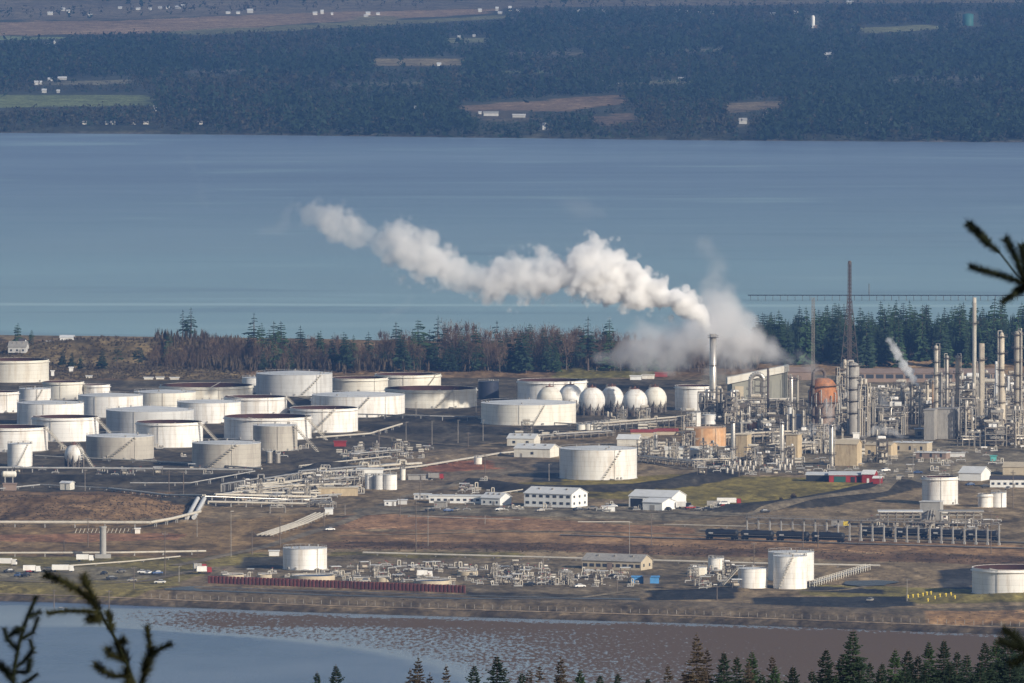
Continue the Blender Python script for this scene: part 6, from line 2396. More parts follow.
for poly, n in (([(340, 566), (470, 566), (640, 572), (640, 588), (480, 586), (345, 582)], 120), ([(690, 572), (740, 570), (745, 590), (690, 590)], 22), ([(210, 572), (340, 572), (340, 578), (215, 578)], 16),
                ([(240, 490), (366, 474), (372, 494), (300, 504), (235, 504)], 60), ([(340, 452), (430, 446), (440, 458), (345, 464)], 30), ([(455, 486), (490, 485), (490, 494), (458, 495)], 12),
                ([(0, 470), (250, 470), (250, 476), (0, 477)], 16), ([(430, 505), (720, 506), (722, 512), (430, 512)], 18), ([(690, 460), (860, 458), (860, 476), (700, 476)], 50), ([(860, 455), (1000, 450), (1000, 475), (870, 482)], 30),
                ([(870, 520), (1000, 522), (1000, 533), (880, 530)], 26), ([(60, 440), (310, 440), (310, 472), (60, 472)], 24)):
    P_ = np.array(poly, float)
    c = 0
    while c < n:
        px, py = rp.uniform(P_[:, 0].min(), P_[:, 0].max()), rp.uniform(P_[:, 1].min(), P_[:, 1].max())
        if not inside(np.array([px]), np.array([py]), P_)[0]:
            continue
        c += 1
        q = rp.choice((0, 0, 1, 1, 2))
        x, y, z = foot(px, py)
        place((pk, vk, tk_)[q], x, y, z, rp.uniform(-.4, .4) + rp.choice((0, pi)), rp.uniform(.8, 1.5), None, ('small pump skids on the yards', 'valve sets on the yards', 'pump shelters on the yards')[q])
# concrete pillar
X, Y, Z = foot(103, 558)
t = thing('concrete_pillar', 'thick round grey pillar standing under the white pipe', 'pillar', (X, Y, Z))
MB().cyl((0, 0, 0), (0, 0, 14), 1.5, 1.5, 18).build('shaft', m_concrete, t)
MB().bx(-3.6, 3.6, -2.5, 2.5, 0, 1.8).build('base', m_concrete, t)
MB().cyl((0, 0, 14), (0, 0, 14.6), 1.8, 1.8, 18).build('cap', m_concrete, t)
# row of slanted struts
X, Y, Z = foot(75, 533)
t = thing('strut_row', 'row of short slanted white struts below the thick white pipe', 'struts', (X, Y, Z))
s0 = None
for i in range(15):
    if s0 is None:
        s0 = MB().cyl((0, 0, 0), (1.0, 0, 2.2), .22, .22, 6).build('strut', m_pipe, t)
    else:
        share(s0, t, (i * 1.9, 0, 0))

# ------------------------------------------------------------------ railway and loading racks
def strip(nm, p0, p1, hw, dz, m, n=60):
    a, b_ = foot(*p0), foot(*p1)
    V = []
    L = hypot(b_[0] - a[0], b_[1] - a[1])
    nx_, ny_ = -(b_[1] - a[1]) / L, (b_[0] - a[0]) / L
    for i in range(n + 1):
        f = i / n
        for s in (-hw, hw):
            x, y = a[0] + (b_[0] - a[0]) * f + nx_ * s, a[1] + (b_[1] - a[1]) * f + ny_ * s
            V.append((x, y, gzf(x, y) + dz))
    o = fast_mesh(nm, np.array(V), np.array([[2 * i, 2 * i + 1, 2 * i + 3, 2 * i + 2] for i in range(n)]), m, True, np.tile(np.array((0.10, 0.085, 0.075)), (2 * n + 2, 1)))
    o['kind'] = 'structure'


TR = [((560, 535.5), (1060, 550)), ((700, 531), (1060, 544.5))]
for a, b_ in TR:
    strip('railway_ballast', a, b_, 2.4, .3, m_soil)
    A, B = foot(*a), foot(*b_)
    L = hypot(B[0] - A[0], B[1] - A[1])
    an = atan2(B[1] - A[1], B[0] - A[0])
    for s in (-.72, .72):
        x, y = (A[0] + B[0]) / 2 - sin(an) * s, (A[1] + B[1]) / 2 + cos(an) * s
        o = MB().box((0, 0, 0), (L, .09, .18)).build('railway_rail', m_steel, None, (x, y, (A[2] + B[2]) / 2 + .5), an)
        o['kind'] = 'structure'
tc = thing('tank_car', 'black rail tank car coupled in the train by the loading rack', 'tank car')
MB().hdrum((0, 0, 2.75), 13.6, 1.5, 0, 18).build('tank', m_black, tc)
MB().bx(-8, 8, -1.2, 1.2, .95, 1.2).build('underframe', m_black, tc)
dm = MB()
dm.cyl((0, 0, 4.1), (0, 0, 4.9), .65, .65, 12)
dm.box((0, 0, 4.5), (3.2, 2.6, .1))
dm.build('dome_platform', m_frame, tc)
hb = MB()
for s in (-1.3, 1.3):
    hb.cyl((-7, s, 2.0), (7, s, 2.0), .05, .05, 4)
hb.build('handrail', m_pipeg, tc)
b0 = MB()
b0.box((0, 0, .75), (2.6, 1.9, .4))
for x in (-.9, .9):
    for y in (-.75, .75):
        b0.cyl((x, y - .08, .45), (x, y + .08, .45), .45, .45, 14)
bo = b0.build('bogie', m_blackr, tc, (-5.8, 0, 0))
share(bo, tc, (5.8, 0, 0))
pn = MB().bx(-5.6, -3.6, -1.56, -1.5, 2.3, 2.9).build('data_panel', m_grey, tc)
A, B = foot(*TR[0][0]), foot(*TR[0][1])
an = atan2(B[1] - A[1], B[0] - A[0])


def on_track(i, px):
    (x0, y0), (x1, y1) = TR[i]
    return foot(px, y0 + (y1 - y0) * (px - x0) / (x1 - x0))


GC = 'black tank cars of the train by the loading rack'
px = 722.0
while px < 862:
    q = on_track(0, px)
    place(tc, q[0], q[1], q[2] + .5, an, 1.1, None, GC, 1.12)
    px += 35.4
px = 876.0
while px < 1012:
    q = on_track(1, px)
    place(tc, q[0], q[1], q[2] + .5, an, 1.1, None, GC, 1.12)
    px += 35.4
# loading rack: a long row of tall posts under one beam
A, B = foot(748, 537.5), foot(1000, 545)
L = hypot(B[0] - A[0], B[1] - A[1])
an2 = atan2(B[1] - A[1], B[0] - A[0])
t = thing('loading_rack', 'long loading rack of tall grey posts under one beam over the tank cars', 'loading rack', A, an2)
ht = 9.4
ps = None
for i in range(23):
    x = L * i / 22
    if ps is None:
        pm = MB()
        pm.box((0, 0, ht / 2), (.65, .65, ht))
        pm.box((0, 0, .6), (1.1, 1.1, 1.2))
        ps = pm.build('post', m_concrete, t, (0, -1.2, 0))
    else:
        share(ps, t, (x, -1.2, 0))
MB().bx(-.5, L + .5, -2.2, .6, ht, ht + .45).build('walkway', m_framel, t)
hm = MB()
for y in (-2.2, .6):
    hm.bx(0, L, y - .05, y + .05, ht + 1.3, ht + 1.4)
    for i in range(67):
        hm.box((L * i / 66, y, ht + .9), (.08, .08, .95))
hm.build('handrail', m_framel, t)
pm = MB()
for y in (-.8, -.2, .3):
    pm.cyl((0, y, ht * .72), (L, y, ht * .72), .2, .2, 7)
pm.build('pipe', m_pipeg, t)
arm = None
for i in range(22):
    x = L * (i + .5) / 22
    if arm is None:
        am = MB().path([(0, .6, ht * .8), (0, 3.5, ht * .8), (0, 3.5, ht * .55)], .12, 6)
        arm = am.build('loading_arm', m_frame, t, (x, 0, 0))
    else:
        share(arm, t, (x, 0, 0))
# truck loading canopy behind
for px0, px1, yb, hp, lb in [(880, 921, 526, 14, 'grey flat canopy on posts behind the loading rack, before the white tank'), (941, 982, 527, 15, 'pipe-laden canopy on posts behind the loading rack, past the concrete box')]:
    a, b_ = foot(px0, yb), foot(px1, yb)
    k = a[1] / FPX
    L = b_[0] - a[0]
    t = thing('canopy', lb, 'canopy', a)
    h = hp * k
    p0 = None
    for i in range(6):
        for y in (0, 9):
            if p0 is None:
                p0 = MB().box((0, 0, h / 2), (.4, .4, h)).build('post', m_framel, t, (0, 0, 0))
            else:
                share(p0, t, (L * i / 5, y, 0))
    MB().bx(-1, L + 1, -1.2, 10.2, h, h + .5).build('roof', m_rooff if px0 < 900 else m_gwall, t)
    b2 = MB()
    for z in (h * .5, h * .75):
        b2.bx(0, L, -.2, .2, z, z + .35)
    b2.build('beam', m_framel, t)
    for j in range(4):
        MB().cyl((0, 1 + j * 2, h * .8), (L, 1 + j * 2, h * .8), .3, .3, 7).build('pipe', m_pipe, t)
building(920, 940, 521, 7, 19, 20, 'tall pale concrete box structure between the two canopies', 15, m_concrete, m_grey, 'flat', None, ((.6, 2.2, 2.4, m_black),), name='concrete_box', cat='tower')
building(940.5, 948, 520, 4, 7.5, 8, 'white cabin with dark window between the canopies', 0, m_white, m_white, 'flat', (1, 1, 1.8, 1.4, 1.2, 0), name='cabin', cat='cabin')
pipe_rack(930, 531, 932, 516, 4, 10, 'narrow pipe tower in front of the concrete box', 3, 2)
crowd([(884, 527), (990, 527), (990, 534), (884, 532)], 10, 'HH', .25, .4)
# footbridge ramp by the ponds
a, b_ = foot(812, 587), foot(868, 570)
L = hypot(b_[0] - a[0], b_[1] - a[1])
t = thing('walkway_bridge', 'long pale pipe walkway slanting away beside the pond', 'walkway', a, atan2(b_[1] - a[1], b_[0] - a[0]))
MB().bx(0, L, -1.0, 1.0, 1.6, 1.9).build('deck', m_concrete, t)
p0 = None
for i in range(24):
    for y in (-1, 1):
        if p0 is None:
            p0 = MB().box((0, 0, 1.4), (.25, .2, 2.8)).build('post', m_cream, t, (0, y, 0))
        else:
            share(p0, t, (L * i / 23, y, 0))
hm = MB()
for y in (-1, 1):
    hm.bx(0, L, y - .06, y + .06, 2.7, 2.82)
hm.build('handrail', m_cream, t)
# yellow marker posts
yp = None
for i, (px, py) in enumerate([(908, 598), (913, 597.5), (918, 597), (923, 596), (927, 595), (931, 594.5), (928, 602), (935, 601.5), (940, 600.5), (946, 600), (951, 599), (955, 597.5)]):
    if yp is None:
        yp = thing('marker_post', 'yellow marker post on the grass by the big edge-cut tank', 'post')
        MB().cyl((0, 0, 0), (0, 0, 1.5), .28, .28, 8).build('shaft', m_yellow, yp)
        MB().box((0, -.03, 1.15), (.8, .5, .5)).build('cap', m_yellow, yp)
    x, y, z = foot(px, py)
    place(yp, x, y, z, 0, 1, None, 'yellow marker posts by the ponds')
# ------------------------------------------------------------------ poles
up = thing('utility_pole', 'brown wooden utility pole with short crossarm in the yards', 'pole')
MB().cyl((0, 0, -.5), (0, 0, 14), .24, .17, 8).build('shaft', m_wood, up)
MB().box((0, 0, 13), (2.6, .2, .22)).build('crossarm', m_wood, up)
im = MB()
for x in (-1.1, -.4, .4, 1.1):
    im.cyl((x, 0, 13.1), (x, 0, 13.5), .08, .06, 6)
im.build('insulator', m_gwall, up)
lp = thing('lamp_pole', 'slim grey steel lamp pole with small lamp head in the yards', 'pole')
MB().cyl((0, 0, -.5), (0, 0, 14), .2, .13, 8).build('shaft', m_framel, lp)
MB().box((.5, 0, 14), (1.6, .35, .2)).build('lamp_head', m_steel, lp)


def pole(px, yt, yb, kind=0):
    x, y, z = foot(px, yb)
    h = (yb - yt) * y / FPX
    place((up, lp)[kind], x, y, z, rp.uniform(-.5, .5), 1.0, None, ('wooden utility poles in the yards', 'slim lamp poles in the yards')[kind], h / 14.0)


for px, yt, yb, kd in [(85, 470, 491, 1), (169, 470, 492, 0), (183.5, 471, 495, 0), (231, 511, 557, 1), (88, 517, 547, 0), (165, 531, 576, 0), (197, 515, 537, 1), (64, 540, 556, 0), (428, 508, 546, 1),
                       (416, 500, 553, 0), (629.5, 522, 554, 1), (651.5, 514, 545, 0), (280, 516, 546, 0), (252, 531, 555, 0), (324, 505, 527, 0), (406, 422, 446, 1), (432, 421, 445, 1), (458, 420, 443, 1), (483, 420, 441, 1),
                       (468, 432, 447, 0), (379, 430, 452, 0), (392, 437, 452, 1), (476, 402, 420, 1), (416, 402, 417, 1), (617, 570, 592, 0), (717, 586, 600, 0), (754, 542, 570, 0), (803, 524, 549, 0), (818, 522, 548, 0),
                       (859, 518, 542, 0), (991, 508, 554, 0), (880, 475, 486, 1), (913, 445, 478, 1), (549, 464, 481, 1), (485, 454, 474, 0), (1013, 470, 508, 0), (109, 576, 598, 0), (54, 575, 597, 0), (134, 567, 590, 0),
                       (179, 566, 582, 1), (907, 579, 601, 1), (739, 452, 477, 0), (759, 440, 476, 0), (697, 455, 473, 1), (400, 496, 517, 0), (420, 480, 500, 0), (345, 505, 515, 1), (543, 556, 572, 1), (485, 515, 524, 1), (952, 462, 480, 0), (888, 452, 470, 1)]:
    pole(px, yt, yb, kd)
# ------------------------------------------------------------------ fence on the dike
A = []
for px in (150, 220, 300, 380, 450, 570, 700, 860, 1040):
    fx_ = at(px, np.interp(px, [60, 160, 300, 450, 700, 1024, 1500], [603, 607, 612.5, 617, 624, 636, 648]), 0)
    A.append((fx_[0], fx_[1] + 20.5, gzf(fx_[0], fx_[1] + 20.5)))
t = thing('dike_fence', 'long low post fence along the shore road', 'fence', A[0])
T = np.cumsum([0] + [hypot(b_[0] - a[0], b_[1] - a[1]) for a, b_ in zip(A, A[1:])])
pf = None
rail = MB()
prev = None
for i in range(100):
    d = T[-1] * i / 99
    x = np.interp(d, T, [p[0] for p in A])
    y = np.interp(d, T, [p[1] for p in A])
    z = gzf(x, y) - A[0][2]
    loc = (x - A[0][0], y - A[0][1], z)
    if pf is None:
        pf = MB().cyl((0, 0, -.3), (0, 0, 1.9), .13, .13, 6).build('post', m_framel, t, loc)
    else:
        share(pf, t, loc)
    if prev:
        for q in (.9, 1.7):
            rail.cyl((prev[0], prev[1], prev[2] + q), (loc[0], loc[1], loc[2] + q), .035, .035, 4)
    prev = loc
rail.build('rail', m_frame, t)

# ------------------------------------------------------------------ vehicles
def car_proto(name, label, m, L=4.5, truck=0):
    t = thing(name, label, 'truck' if truck else 'car')
    b_ = MB()
    if truck:
        b_.bx(-L / 2 + 2.4, L / 2, -1.2, 1.2, 1.0, 3.3)
        b_.build('cargo_box', m_white if truck == 1 else m_gwall, t)
        c = MB()
        v = [(-L / 2, -1.15, .6), (-L / 2 + 2.2, -1.15, .6), (-L / 2 + 2.2, 1.15, .6), (-L / 2, 1.15, .6), (-L / 2 + .25, -1.1, 2.9), (-L / 2 + 2.2, -1.1, 2.9), (-L / 2 + 2.2, 1.1, 2.9), (-L / 2 + .25, 1.1, 2.9)]
        c.add(v, [(0, 3, 2, 1), (4, 5, 6, 7), (0, 1, 5, 4), (1, 2, 6, 5), (2, 3, 7, 6), (3, 0, 4, 7)])
        c.build('cab', m, t)
        MB().bx(-L / 2 - .02, -L / 2 + .2, -1, 1, 1.8, 2.6).build('windscreen', m_glass, t)
        wx = (-L / 2 + 1.1, L / 2 - 1.4)
        wr = .5
    else:
        prof = [(-2.2, .4), (2.2, .4), (2.25, .8), (2.1, .98), (1.2, 1.02), (-1.0, 1.02), (-2.0, .92), (-2.25, .7)]
        n = len(prof)
        v = [(x, -.88, z) for x, z in prof] + [(x, .88, z) for x, z in prof]
        b_.add(v, [tuple(range(n)), tuple(range(2 * n - 1, n - 1, -1))] + [(i, (i + 1) % n, n + (i + 1) % n, n + i) for i in range(n)])
        b_.build('body', m, t)
        c = MB()
        v = [(-1.2, -.8, 1.0), (1.5, -.8, 1.0), (1.5, .8, 1.0), (-1.2, .8, 1.0), (-.5, -.68, 1.5), (1.1, -.68, 1.5), (1.1, .68, 1.5), (-.5, .68, 1.5)]
        c.add(v, [(4, 5, 6, 7), (0, 1, 5, 4), (1, 2, 6, 5), (2, 3, 7, 6), (3, 0, 4, 7)])
        c.build('cabin', m_glass, t)
        MB().bx(-.48, 1.08, -.66, .66, 1.5, 1.54).build('roof', m, t)
        wx = (-1.4, 1.4)
        wr = .33
    w0 = None
    for x in wx:
        for y in (-.85, .85):
            if w0 is None:
                w0 = MB().cyl((0, -.11, wr), (0, .11, wr), wr, wr, 14).build('wheel', m_blackr, t, (x, y, 0))
            else:
                share(w0, t, (x, y, 0))
    return t


CARS = [car_proto('parked_car', 'white car parked in the yards', m_white), car_proto('parked_car', 'dark car parked in the yards', m_black), car_proto('parked_car', 'grey car parked in the yards', m_steel),
        car_proto('parked_car', 'blue car parked in the yards', mat('blue_car_paint', (.05, .09, .2), .35, var=.05, spec=.5)), car_proto('parked_car', 'red car parked in the yards', m_red)]
GCAR = ['white cars parked in the yards', 'dark cars parked in the yards', 'grey cars parked in the yards', 'blue cars parked in the yards', 'red cars parked in the yards']
for px, py, kd in [(60, 597.5, 0), (66, 597.8, 0), (148, 574.5, 0), (157, 574.8, 3), (143, 573.8, 0), (104, 575, 1), (121, 573, 2), (30, 573, 4), (36, 572.5, 0), (9, 573, 1), (48, 571.5, 2), (18, 577, 3), (26, 577, 1),
                   (132, 582, 2), (160, 584, 0), (112, 580, 1), (430, 512, 1), (448, 512, 3), (456, 511.5, 2), (500, 511, 0), (578, 511, 1), (592, 510, 2), (668, 511, 1), (690, 509.5, 4), (698, 510.5, 2), (707, 511, 1), (724, 510, 0),
                   (612, 508, 0), (540, 512, 2), (765, 513, 1), (900, 478, 2), (918, 474, 3), (934, 470, 1), (970, 486, 3), (985, 488, 1), (885, 472, 0), (330, 531, 0), (365, 583, 2), (400, 577, 2), (530, 586, 1), (612, 578, 1), (580, 588, 0), (565, 573, 2), (1008, 490, 2), (870, 602, 2)]:
    x, y, z = foot(px, py)
    place(CARS[kd], x, y, z + .25, rp.choice((.2, -.1, pi, .5, 1.2, pi + .3)), rp.uniform(1.0, 1.2), None, GCAR[kd])
for px, py, kd, m, L, lb in [(204, 574, 1, m_red, 7, 'small red truck parked at the end of the sheet piling'), (200, 571, 2, m_red, 6, 'red pickup-like truck just behind another red truck'),
                             (32, 573, 1, m_white, 8, 'white box truck in the shore car park'), (63, 572.5, 1, m_white, 10, 'long white box truck in the shore car park near the thin pipe'),
                             (85, 562, 1, m_white, 8, 'white box truck behind the concrete pillar'), (6, 566, 1, m_white, 10, 'white truck cut by the frame edge in the shore car park'),
                             (436, 480, 2, m_red, 8, 'red-cabbed truck hauling blue-grey trailers by the cream standpipe'), (729, 505, 1, m_red, 12, 'red-cabbed truck with tilted white trailer by the dark bund'),
                             (684, 509, 1, m_black, 7, 'white-backed truck beside the white garage'), (716, 508, 2, m_red, 9, 'red machinery truck on the yard by the grass'), (425, 578, 1, m_white, 7, 'white tanker-like truck among the pumps on the shore yard'),
                             (840, 528, 2, m_yellow, 8, 'yellowish truck under the canopy posts'), (961, 526, 1, m_white, 9, 'white tanker truck under the second canopy')]:
    t = car_proto('truck', lb, m, L, kd)
    x, y, z = foot(px, py)
    t.location = (x, y, z + .25)
    t.rotation_euler.z = rp.choice((pi, pi + .2, pi - .2))
for px, lb in ((414, 'blue-grey box trailer beside the cream standpipe, first of two'), (427, 'blue-grey box trailer behind the red-cabbed truck')):
    building(px - 6, px + 6, 480, 3, 5, 5.6, lb, 0, m_gwall, m_gwall, 'flat', name='trailer', cat='trailer')

# ------------------------------------------------------------------ pier in the bay
Y0 = at(800, 299, 1)[1]
x0, x1 = at(748, 299.5, 1)[0], 620.0
t = thing('pier', 'long dark low pier crossing the bay behind the firs', 'pier', (x0, Y0, 0), radians(-.6))
L = x1 - x0
MB().bx(0, L, -2.5, 2.5, 3.4, 3.9).build('deck', m_black, t)
p0 = None
for i in range(90):
    if p0 is None:
        pm = MB()
        for y in (-2, 2):
            pm.cyl((0, y, -2), (0, y, 3.45), .13, .13, 6)
        p0 = pm.build('pile', m_wood, t, (2, 0, 0))
    else:
        share(p0, t, (2 + (L - 4) * i / 89, 0, 0))
x, y = at(869, 298, 1)
t = thing('beacon_mast', 'thin beacon mast on the pier beside the flare tower', 'mast', (x, y, 3))
MB().cyl((0, 0, 0), (0, 0, 8), .35, .25, 8).build('shaft', m_frame, t)

# ------------------------------------------------------------------ houses and silos across the bay
def far_house(px, py, wpx, hpx, label, m=m_wwall, mr=None, group=None):
    z = 6.0
    for _ in range(4):
        x, y = at(px, py, z)
        z = float(farz(np.array([x]), np.array([y])))
    k = y / FPX
    t = thing('farmhouse', label, 'house', (x, y, z), 0, group)
    w_, h = wpx * k * (.72 if group else 1), hpx * k * (.85 if group else 1)
    MB().bx(-w_ / 2, w_ / 2, 0, 12, -1, h * .6).build('wall', m, t)
    v = [(-w_ / 2 - .3, -.3, h * .6), (w_ / 2 + .3, -.3, h * .6), (w_ / 2 + .3, 12.3, h * .6), (-w_ / 2 - .3, 12.3, h * .6), (w_ / 2 + .3, 6, h), (-w_ / 2 - .3, 6, h)]
    r = MB()
    r.add(v, [(0, 1, 4, 5), (2, 3, 5, 4), (1, 2, 4), (3, 0, 5)])
    r.build('roof', mr or m_rooff, t)
    return t


m_far = mat('far_pale_wall', (0.5, 0.485, 0.45), .6, objvar=.4)  # muted off-white, tone varied at random per house
GH = 'tiny pale farmhouses scattered across the bay'
for px, py, w_, h in [(50, 15, 7, 4), (63, 11, 5, 4), (68, 13, 4, 4), (90, 17, 5, 4), (120, 9, 5, 3), (138, 10, 6, 3), (150, 10, 4, 3), (160, 9, 5, 3), (168, 9, 5, 3), (178, 9, 8, 4), (182, 7, 8, 3), (228, 14, 6, 3), (238, 14, 5, 3), (250, 13, 8, 5),
                      (315, 15, 6, 4), (322, 14, 4, 5), (332, 15, 3, 3), (368, 15, 6, 4), (378, 15, 5, 3), (366, 17, 6, 3), (480, 12, 5, 4), (497, 11, 4, 5), (510, 11, 4, 6), (500, 14, 6, 3), (518, 12, 4, 3), (578, 12, 4, 3), (585, 13, 4, 3), (604, 12, 5, 3),
                      (678, 12, 6, 3), (688, 13, 6, 3), (700, 13, 5, 3), (712, 14, 4, 3), (773, 15, 8, 3), (796, 14, 6, 4), (850, 4, 9, 4), (47, 46, 7, 4), (55, 44, 4, 4), (38, 85, 10, 5), (50, 81, 6, 4), (62, 80, 12, 4), (44, 93, 6, 5), (58, 93, 4, 4),
                      (155, 109, 4, 4), (157, 111, 5, 3), (439, 66, 6, 4), (459, 38, 4, 3), (474, 37, 4, 3), (400, 112, 10, 4), (416, 112, 4, 7), (424, 114, 8, 5), (443, 115, 6, 3), (604, 83, 6, 3), (616, 84, 8, 3), (681, 79, 7, 2), (765, 116, 5, 4), (850, 57, 4, 2), (917, 60, 4, 2), (1012, 68, 4, 3), (823, 124, 8, 3), (480, 114, 4, 3)]:
    far_house(px, py, w_, h, 'tiny pale farmhouse scattered among the far woods and fields', m_far, None, GH)
far_house(491, 116, 15, 4.5, 'long white-roofed barn in the clearing across the bay', m_far, m_far)
far_house(519, 117.5, 13, 3.5, 'second white-roofed barn beside the longer one across the bay', m_far, m_far)
far_house(743, 124, 8, 6, 'bright white villa near the far shore below a brown clearing', m_far, m_far)
far_house(828, 57, 7, 4.5, 'white dome-like roof amid unbroken far woods', m_far, m_far)
far_house(545, 132.5, 5, 7, 'white narrow boathouse near the far waterline', m_far, m_far)
far_house(188, 91, 8, 2.5, 'pale blue roofed barn alone in the far dark woods', m_far, m_blue)
for px, w_ in ((85, 7), (108, 8), (113, 5), (133, 7), (146, 7), (200, 6)):
    far_house(px, 130.5, w_, 4, 'grey shore cottage at the far waterline', m_cream, m_gwall, 'grey cottages at the far waterline')
x, y = at(813, 26, 8)
t = thing('silo', 'tall white silo shining above the far woods', 'silo', (x, y, 5))
k = y / FPX
MB().lathe([(1.9 * k, 0), (1.9 * k, 11 * k), (1.2 * k, 12.5 * k), (.01, 13 * k)], 16).build('shell', m_white, t)
MB().bx(1.5 * k, 4 * k, -4, 4, 0, 3 * k).build('annex', m_brick, t)
x, y = at(968, 24, 8)
k = y / FPX
t = thing('water_tank', 'big green water tank half sunk in the far woods', 'water tank', (x, y, 5))
MB().lathe([(5.5 * k, 0), (5.5 * k, 12 * k), (.01, 13 * k)], 28).build('shell', mat('dull_green_paint', (.03, .11, .1), .6, var=.1), t)
# ------------------------------------------------------------------ steam: real volumes with a billowing edge
from mathutils import Matrix


def steam(name, label, pts, Y, dens, cell, A=0.45, B=0.7, sharp=4.0, fade=None, col=(0.995, 0.99, 0.985), ydep=1.0, yoff=0.0, aniso=0.15, hull=1.75, cat='steam plume', lift=0.0):
    """volume along picture points (px, py, radius px) at distance Y"""
    k = Y / FPX
    P = [Vector(near(px, py, Y + yoff)) for px, py, _ in pts]
    Rr = [r * k for _, _, r in pts]
    ax = (P[-1] - P[0])
    ax.y = 0
    ax.normalize()
    ay = Vector((0, 1, 0))
    az = ax.cross(ay)
    loc = [((p - P[0]).dot(ax), (p - P[0]).dot(az)) for p in P]
    xa, xb = loc[0][0] - Rr[0] * .6, loc[-1][0] + Rr[-1] * .6
    U = [(x - xa) / (xb - xa) for x, _ in loc]
    zs = [z for _, z in loc]
    zlo, zhi = min(zs) - 1, max(zs) + 1
    rm = max(Rr) * 1.02
    m, nt, N, L = nodes(name + '_volume')
    out = N('ShaderNodeOutputMaterial')
    pv = N('ShaderNodeVolumePrincipled')
    pv.inputs['Color'].default_value = (*col, 1)
    pv.inputs['Anisotropy'].default_value = aniso
    L(pv.outputs[0], out.inputs['Volume'])
    tc = N('ShaderNodeTexCoord')
    sp_ = N('ShaderNodeSeparateXYZ')
    L(tc.outputs['Object'], sp_.inputs[0])

    def M(op, a, b_=None, c=None, clamp=False):
        n = N('ShaderNodeMath', operation=op, use_clamp=clamp)
        for i, v in enumerate((a, b_, c)):
            if v is None:
                continue
            if isinstance(v, (int, float)):
                n.inputs[i].default_value = v
            else:
                L(v, n.inputs[i])
        return n.outputs[0]

    u = M('DIVIDE', M('SUBTRACT', sp_.outputs[0], xa), xb - xa, clamp=True)

    def curve(vals, lo, hi):
        n = N('ShaderNodeFloatCurve')
        c = n.mapping.curves[0]
        pp = [(0.0, vals[0])] + list(zip(U, vals)) + [(1.0, vals[-1])]
        pp = [(x, (v - lo) / (hi - lo)) for x, v in pp]
        c.points[0].location = pp[0]
        c.points[1].location = pp[-1]
        for q in pp[1:-1]:
            c.points.new(*q)
        n.mapping.use_clip = False
        n.mapping.update()
        L(u, n.inputs['Value'])
        return M('MULTIPLY_ADD', n.outputs[0], hi - lo, lo)

    zc, rc = curve(zs, zlo, zhi), curve(Rr, 0.0, rm)
    fd = curve(fade or [1.0] * len(pts), 0.0, 1.0)
    dz = M('SUBTRACT', sp_.outputs[2], zc)
    dy = M('DIVIDE', sp_.outputs[1], ydep)
    # rounded ends
    over = M('ADD', M('MAXIMUM', M('SUBTRACT', loc[0][0], sp_.outputs[0]), 0.0), M('MAXIMUM', M('SUBTRACT', sp_.outputs[0], loc[-1][0]), 0.0))
    d2 = M('ADD', M('ADD', M('MULTIPLY', dz, dz), M('MULTIPLY', dy, dy)), M('MULTIPLY', over, over))
    d = M('DIVIDE', M('SQRT', d2), M('MAXIMUM', rc, 0.05))
    e = M('SUBTRACT', 1.0 + lift, d)
    off = N('ShaderNodeVectorMath', operation='ADD')
    off.inputs[1].default_value = (pts[0][0] * 1.7, pts[0][1] * 2.3, 11)
    L(tc.outputs['Object'], off.inputs[0])
    if A:
        vo = N('ShaderNodeTexVoronoi', feature='SMOOTH_F1')
        vo.inputs['Scale'].default_value = 1.0 / cell
        vo.inputs['Detail'].default_value = 1.4
        vo.inputs['Roughness'].default_value = 0.55
        vo.inputs['Smoothness'].default_value = 0.25
        L(off.outputs[0], vo.inputs['Vector'])
        e = M('ADD', e, M('MULTIPLY', M('SUBTRACT', 0.52, vo.outputs['Distance']), A * 2))
    nz = N('ShaderNodeTexNoise')
    nz.inputs['Scale'].default_value = 0.55 / cell
    nz.inputs['Detail'].default_value = 6
    nz.inputs['Roughness'].default_value = 0.62
    L(off.outputs[0], nz.inputs['Vector'])
    e = M('ADD', e, M('MULTIPLY', M('SUBTRACT', nz.outputs[0], 0.5), B * 2))
    q = M('MULTIPLY', e, sharp, clamp=True)
    L(M('MULTIPLY', M('MULTIPLY', q, fd), dens), pv.inputs['Density'])
    # hull
    n, vs = 16, []
    secs = [(xa - Rr[0], zs[0], Rr[0] * .4)] + [(l[0], l[1], r * hull + .3) for l, r in zip(loc, Rr)] + [(xb + Rr[-1] * .7, zs[-1], Rr[-1] * .5)]
    for x, z, r in secs:
        for i in range(n):
            a = 2 * pi * i / n
            vs.append((x, cos(a) * r * ydep, z + sin(a) * r))
    fs = []
    for s in range(len(secs) - 1):
        for i in range(n):
            j = (i + 1) % n
            fs.append((s * n + i, s * n + j, (s + 1) * n + j, (s + 1) * n + i))
    fs.append(tuple(range(n - 1, -1, -1)))
    fs.append(tuple((len(secs) - 1) * n + i for i in range(n)))
    mb = MB()
    mb.add(vs, fs)
    o = mb.build(name, m)
    mt = Matrix((ax, ay, az)).transposed().to_4x4()
    mt.translation = P[0]
    o.matrix_world = mt
    tag(o, label, cat, None, 'thing')
    return o


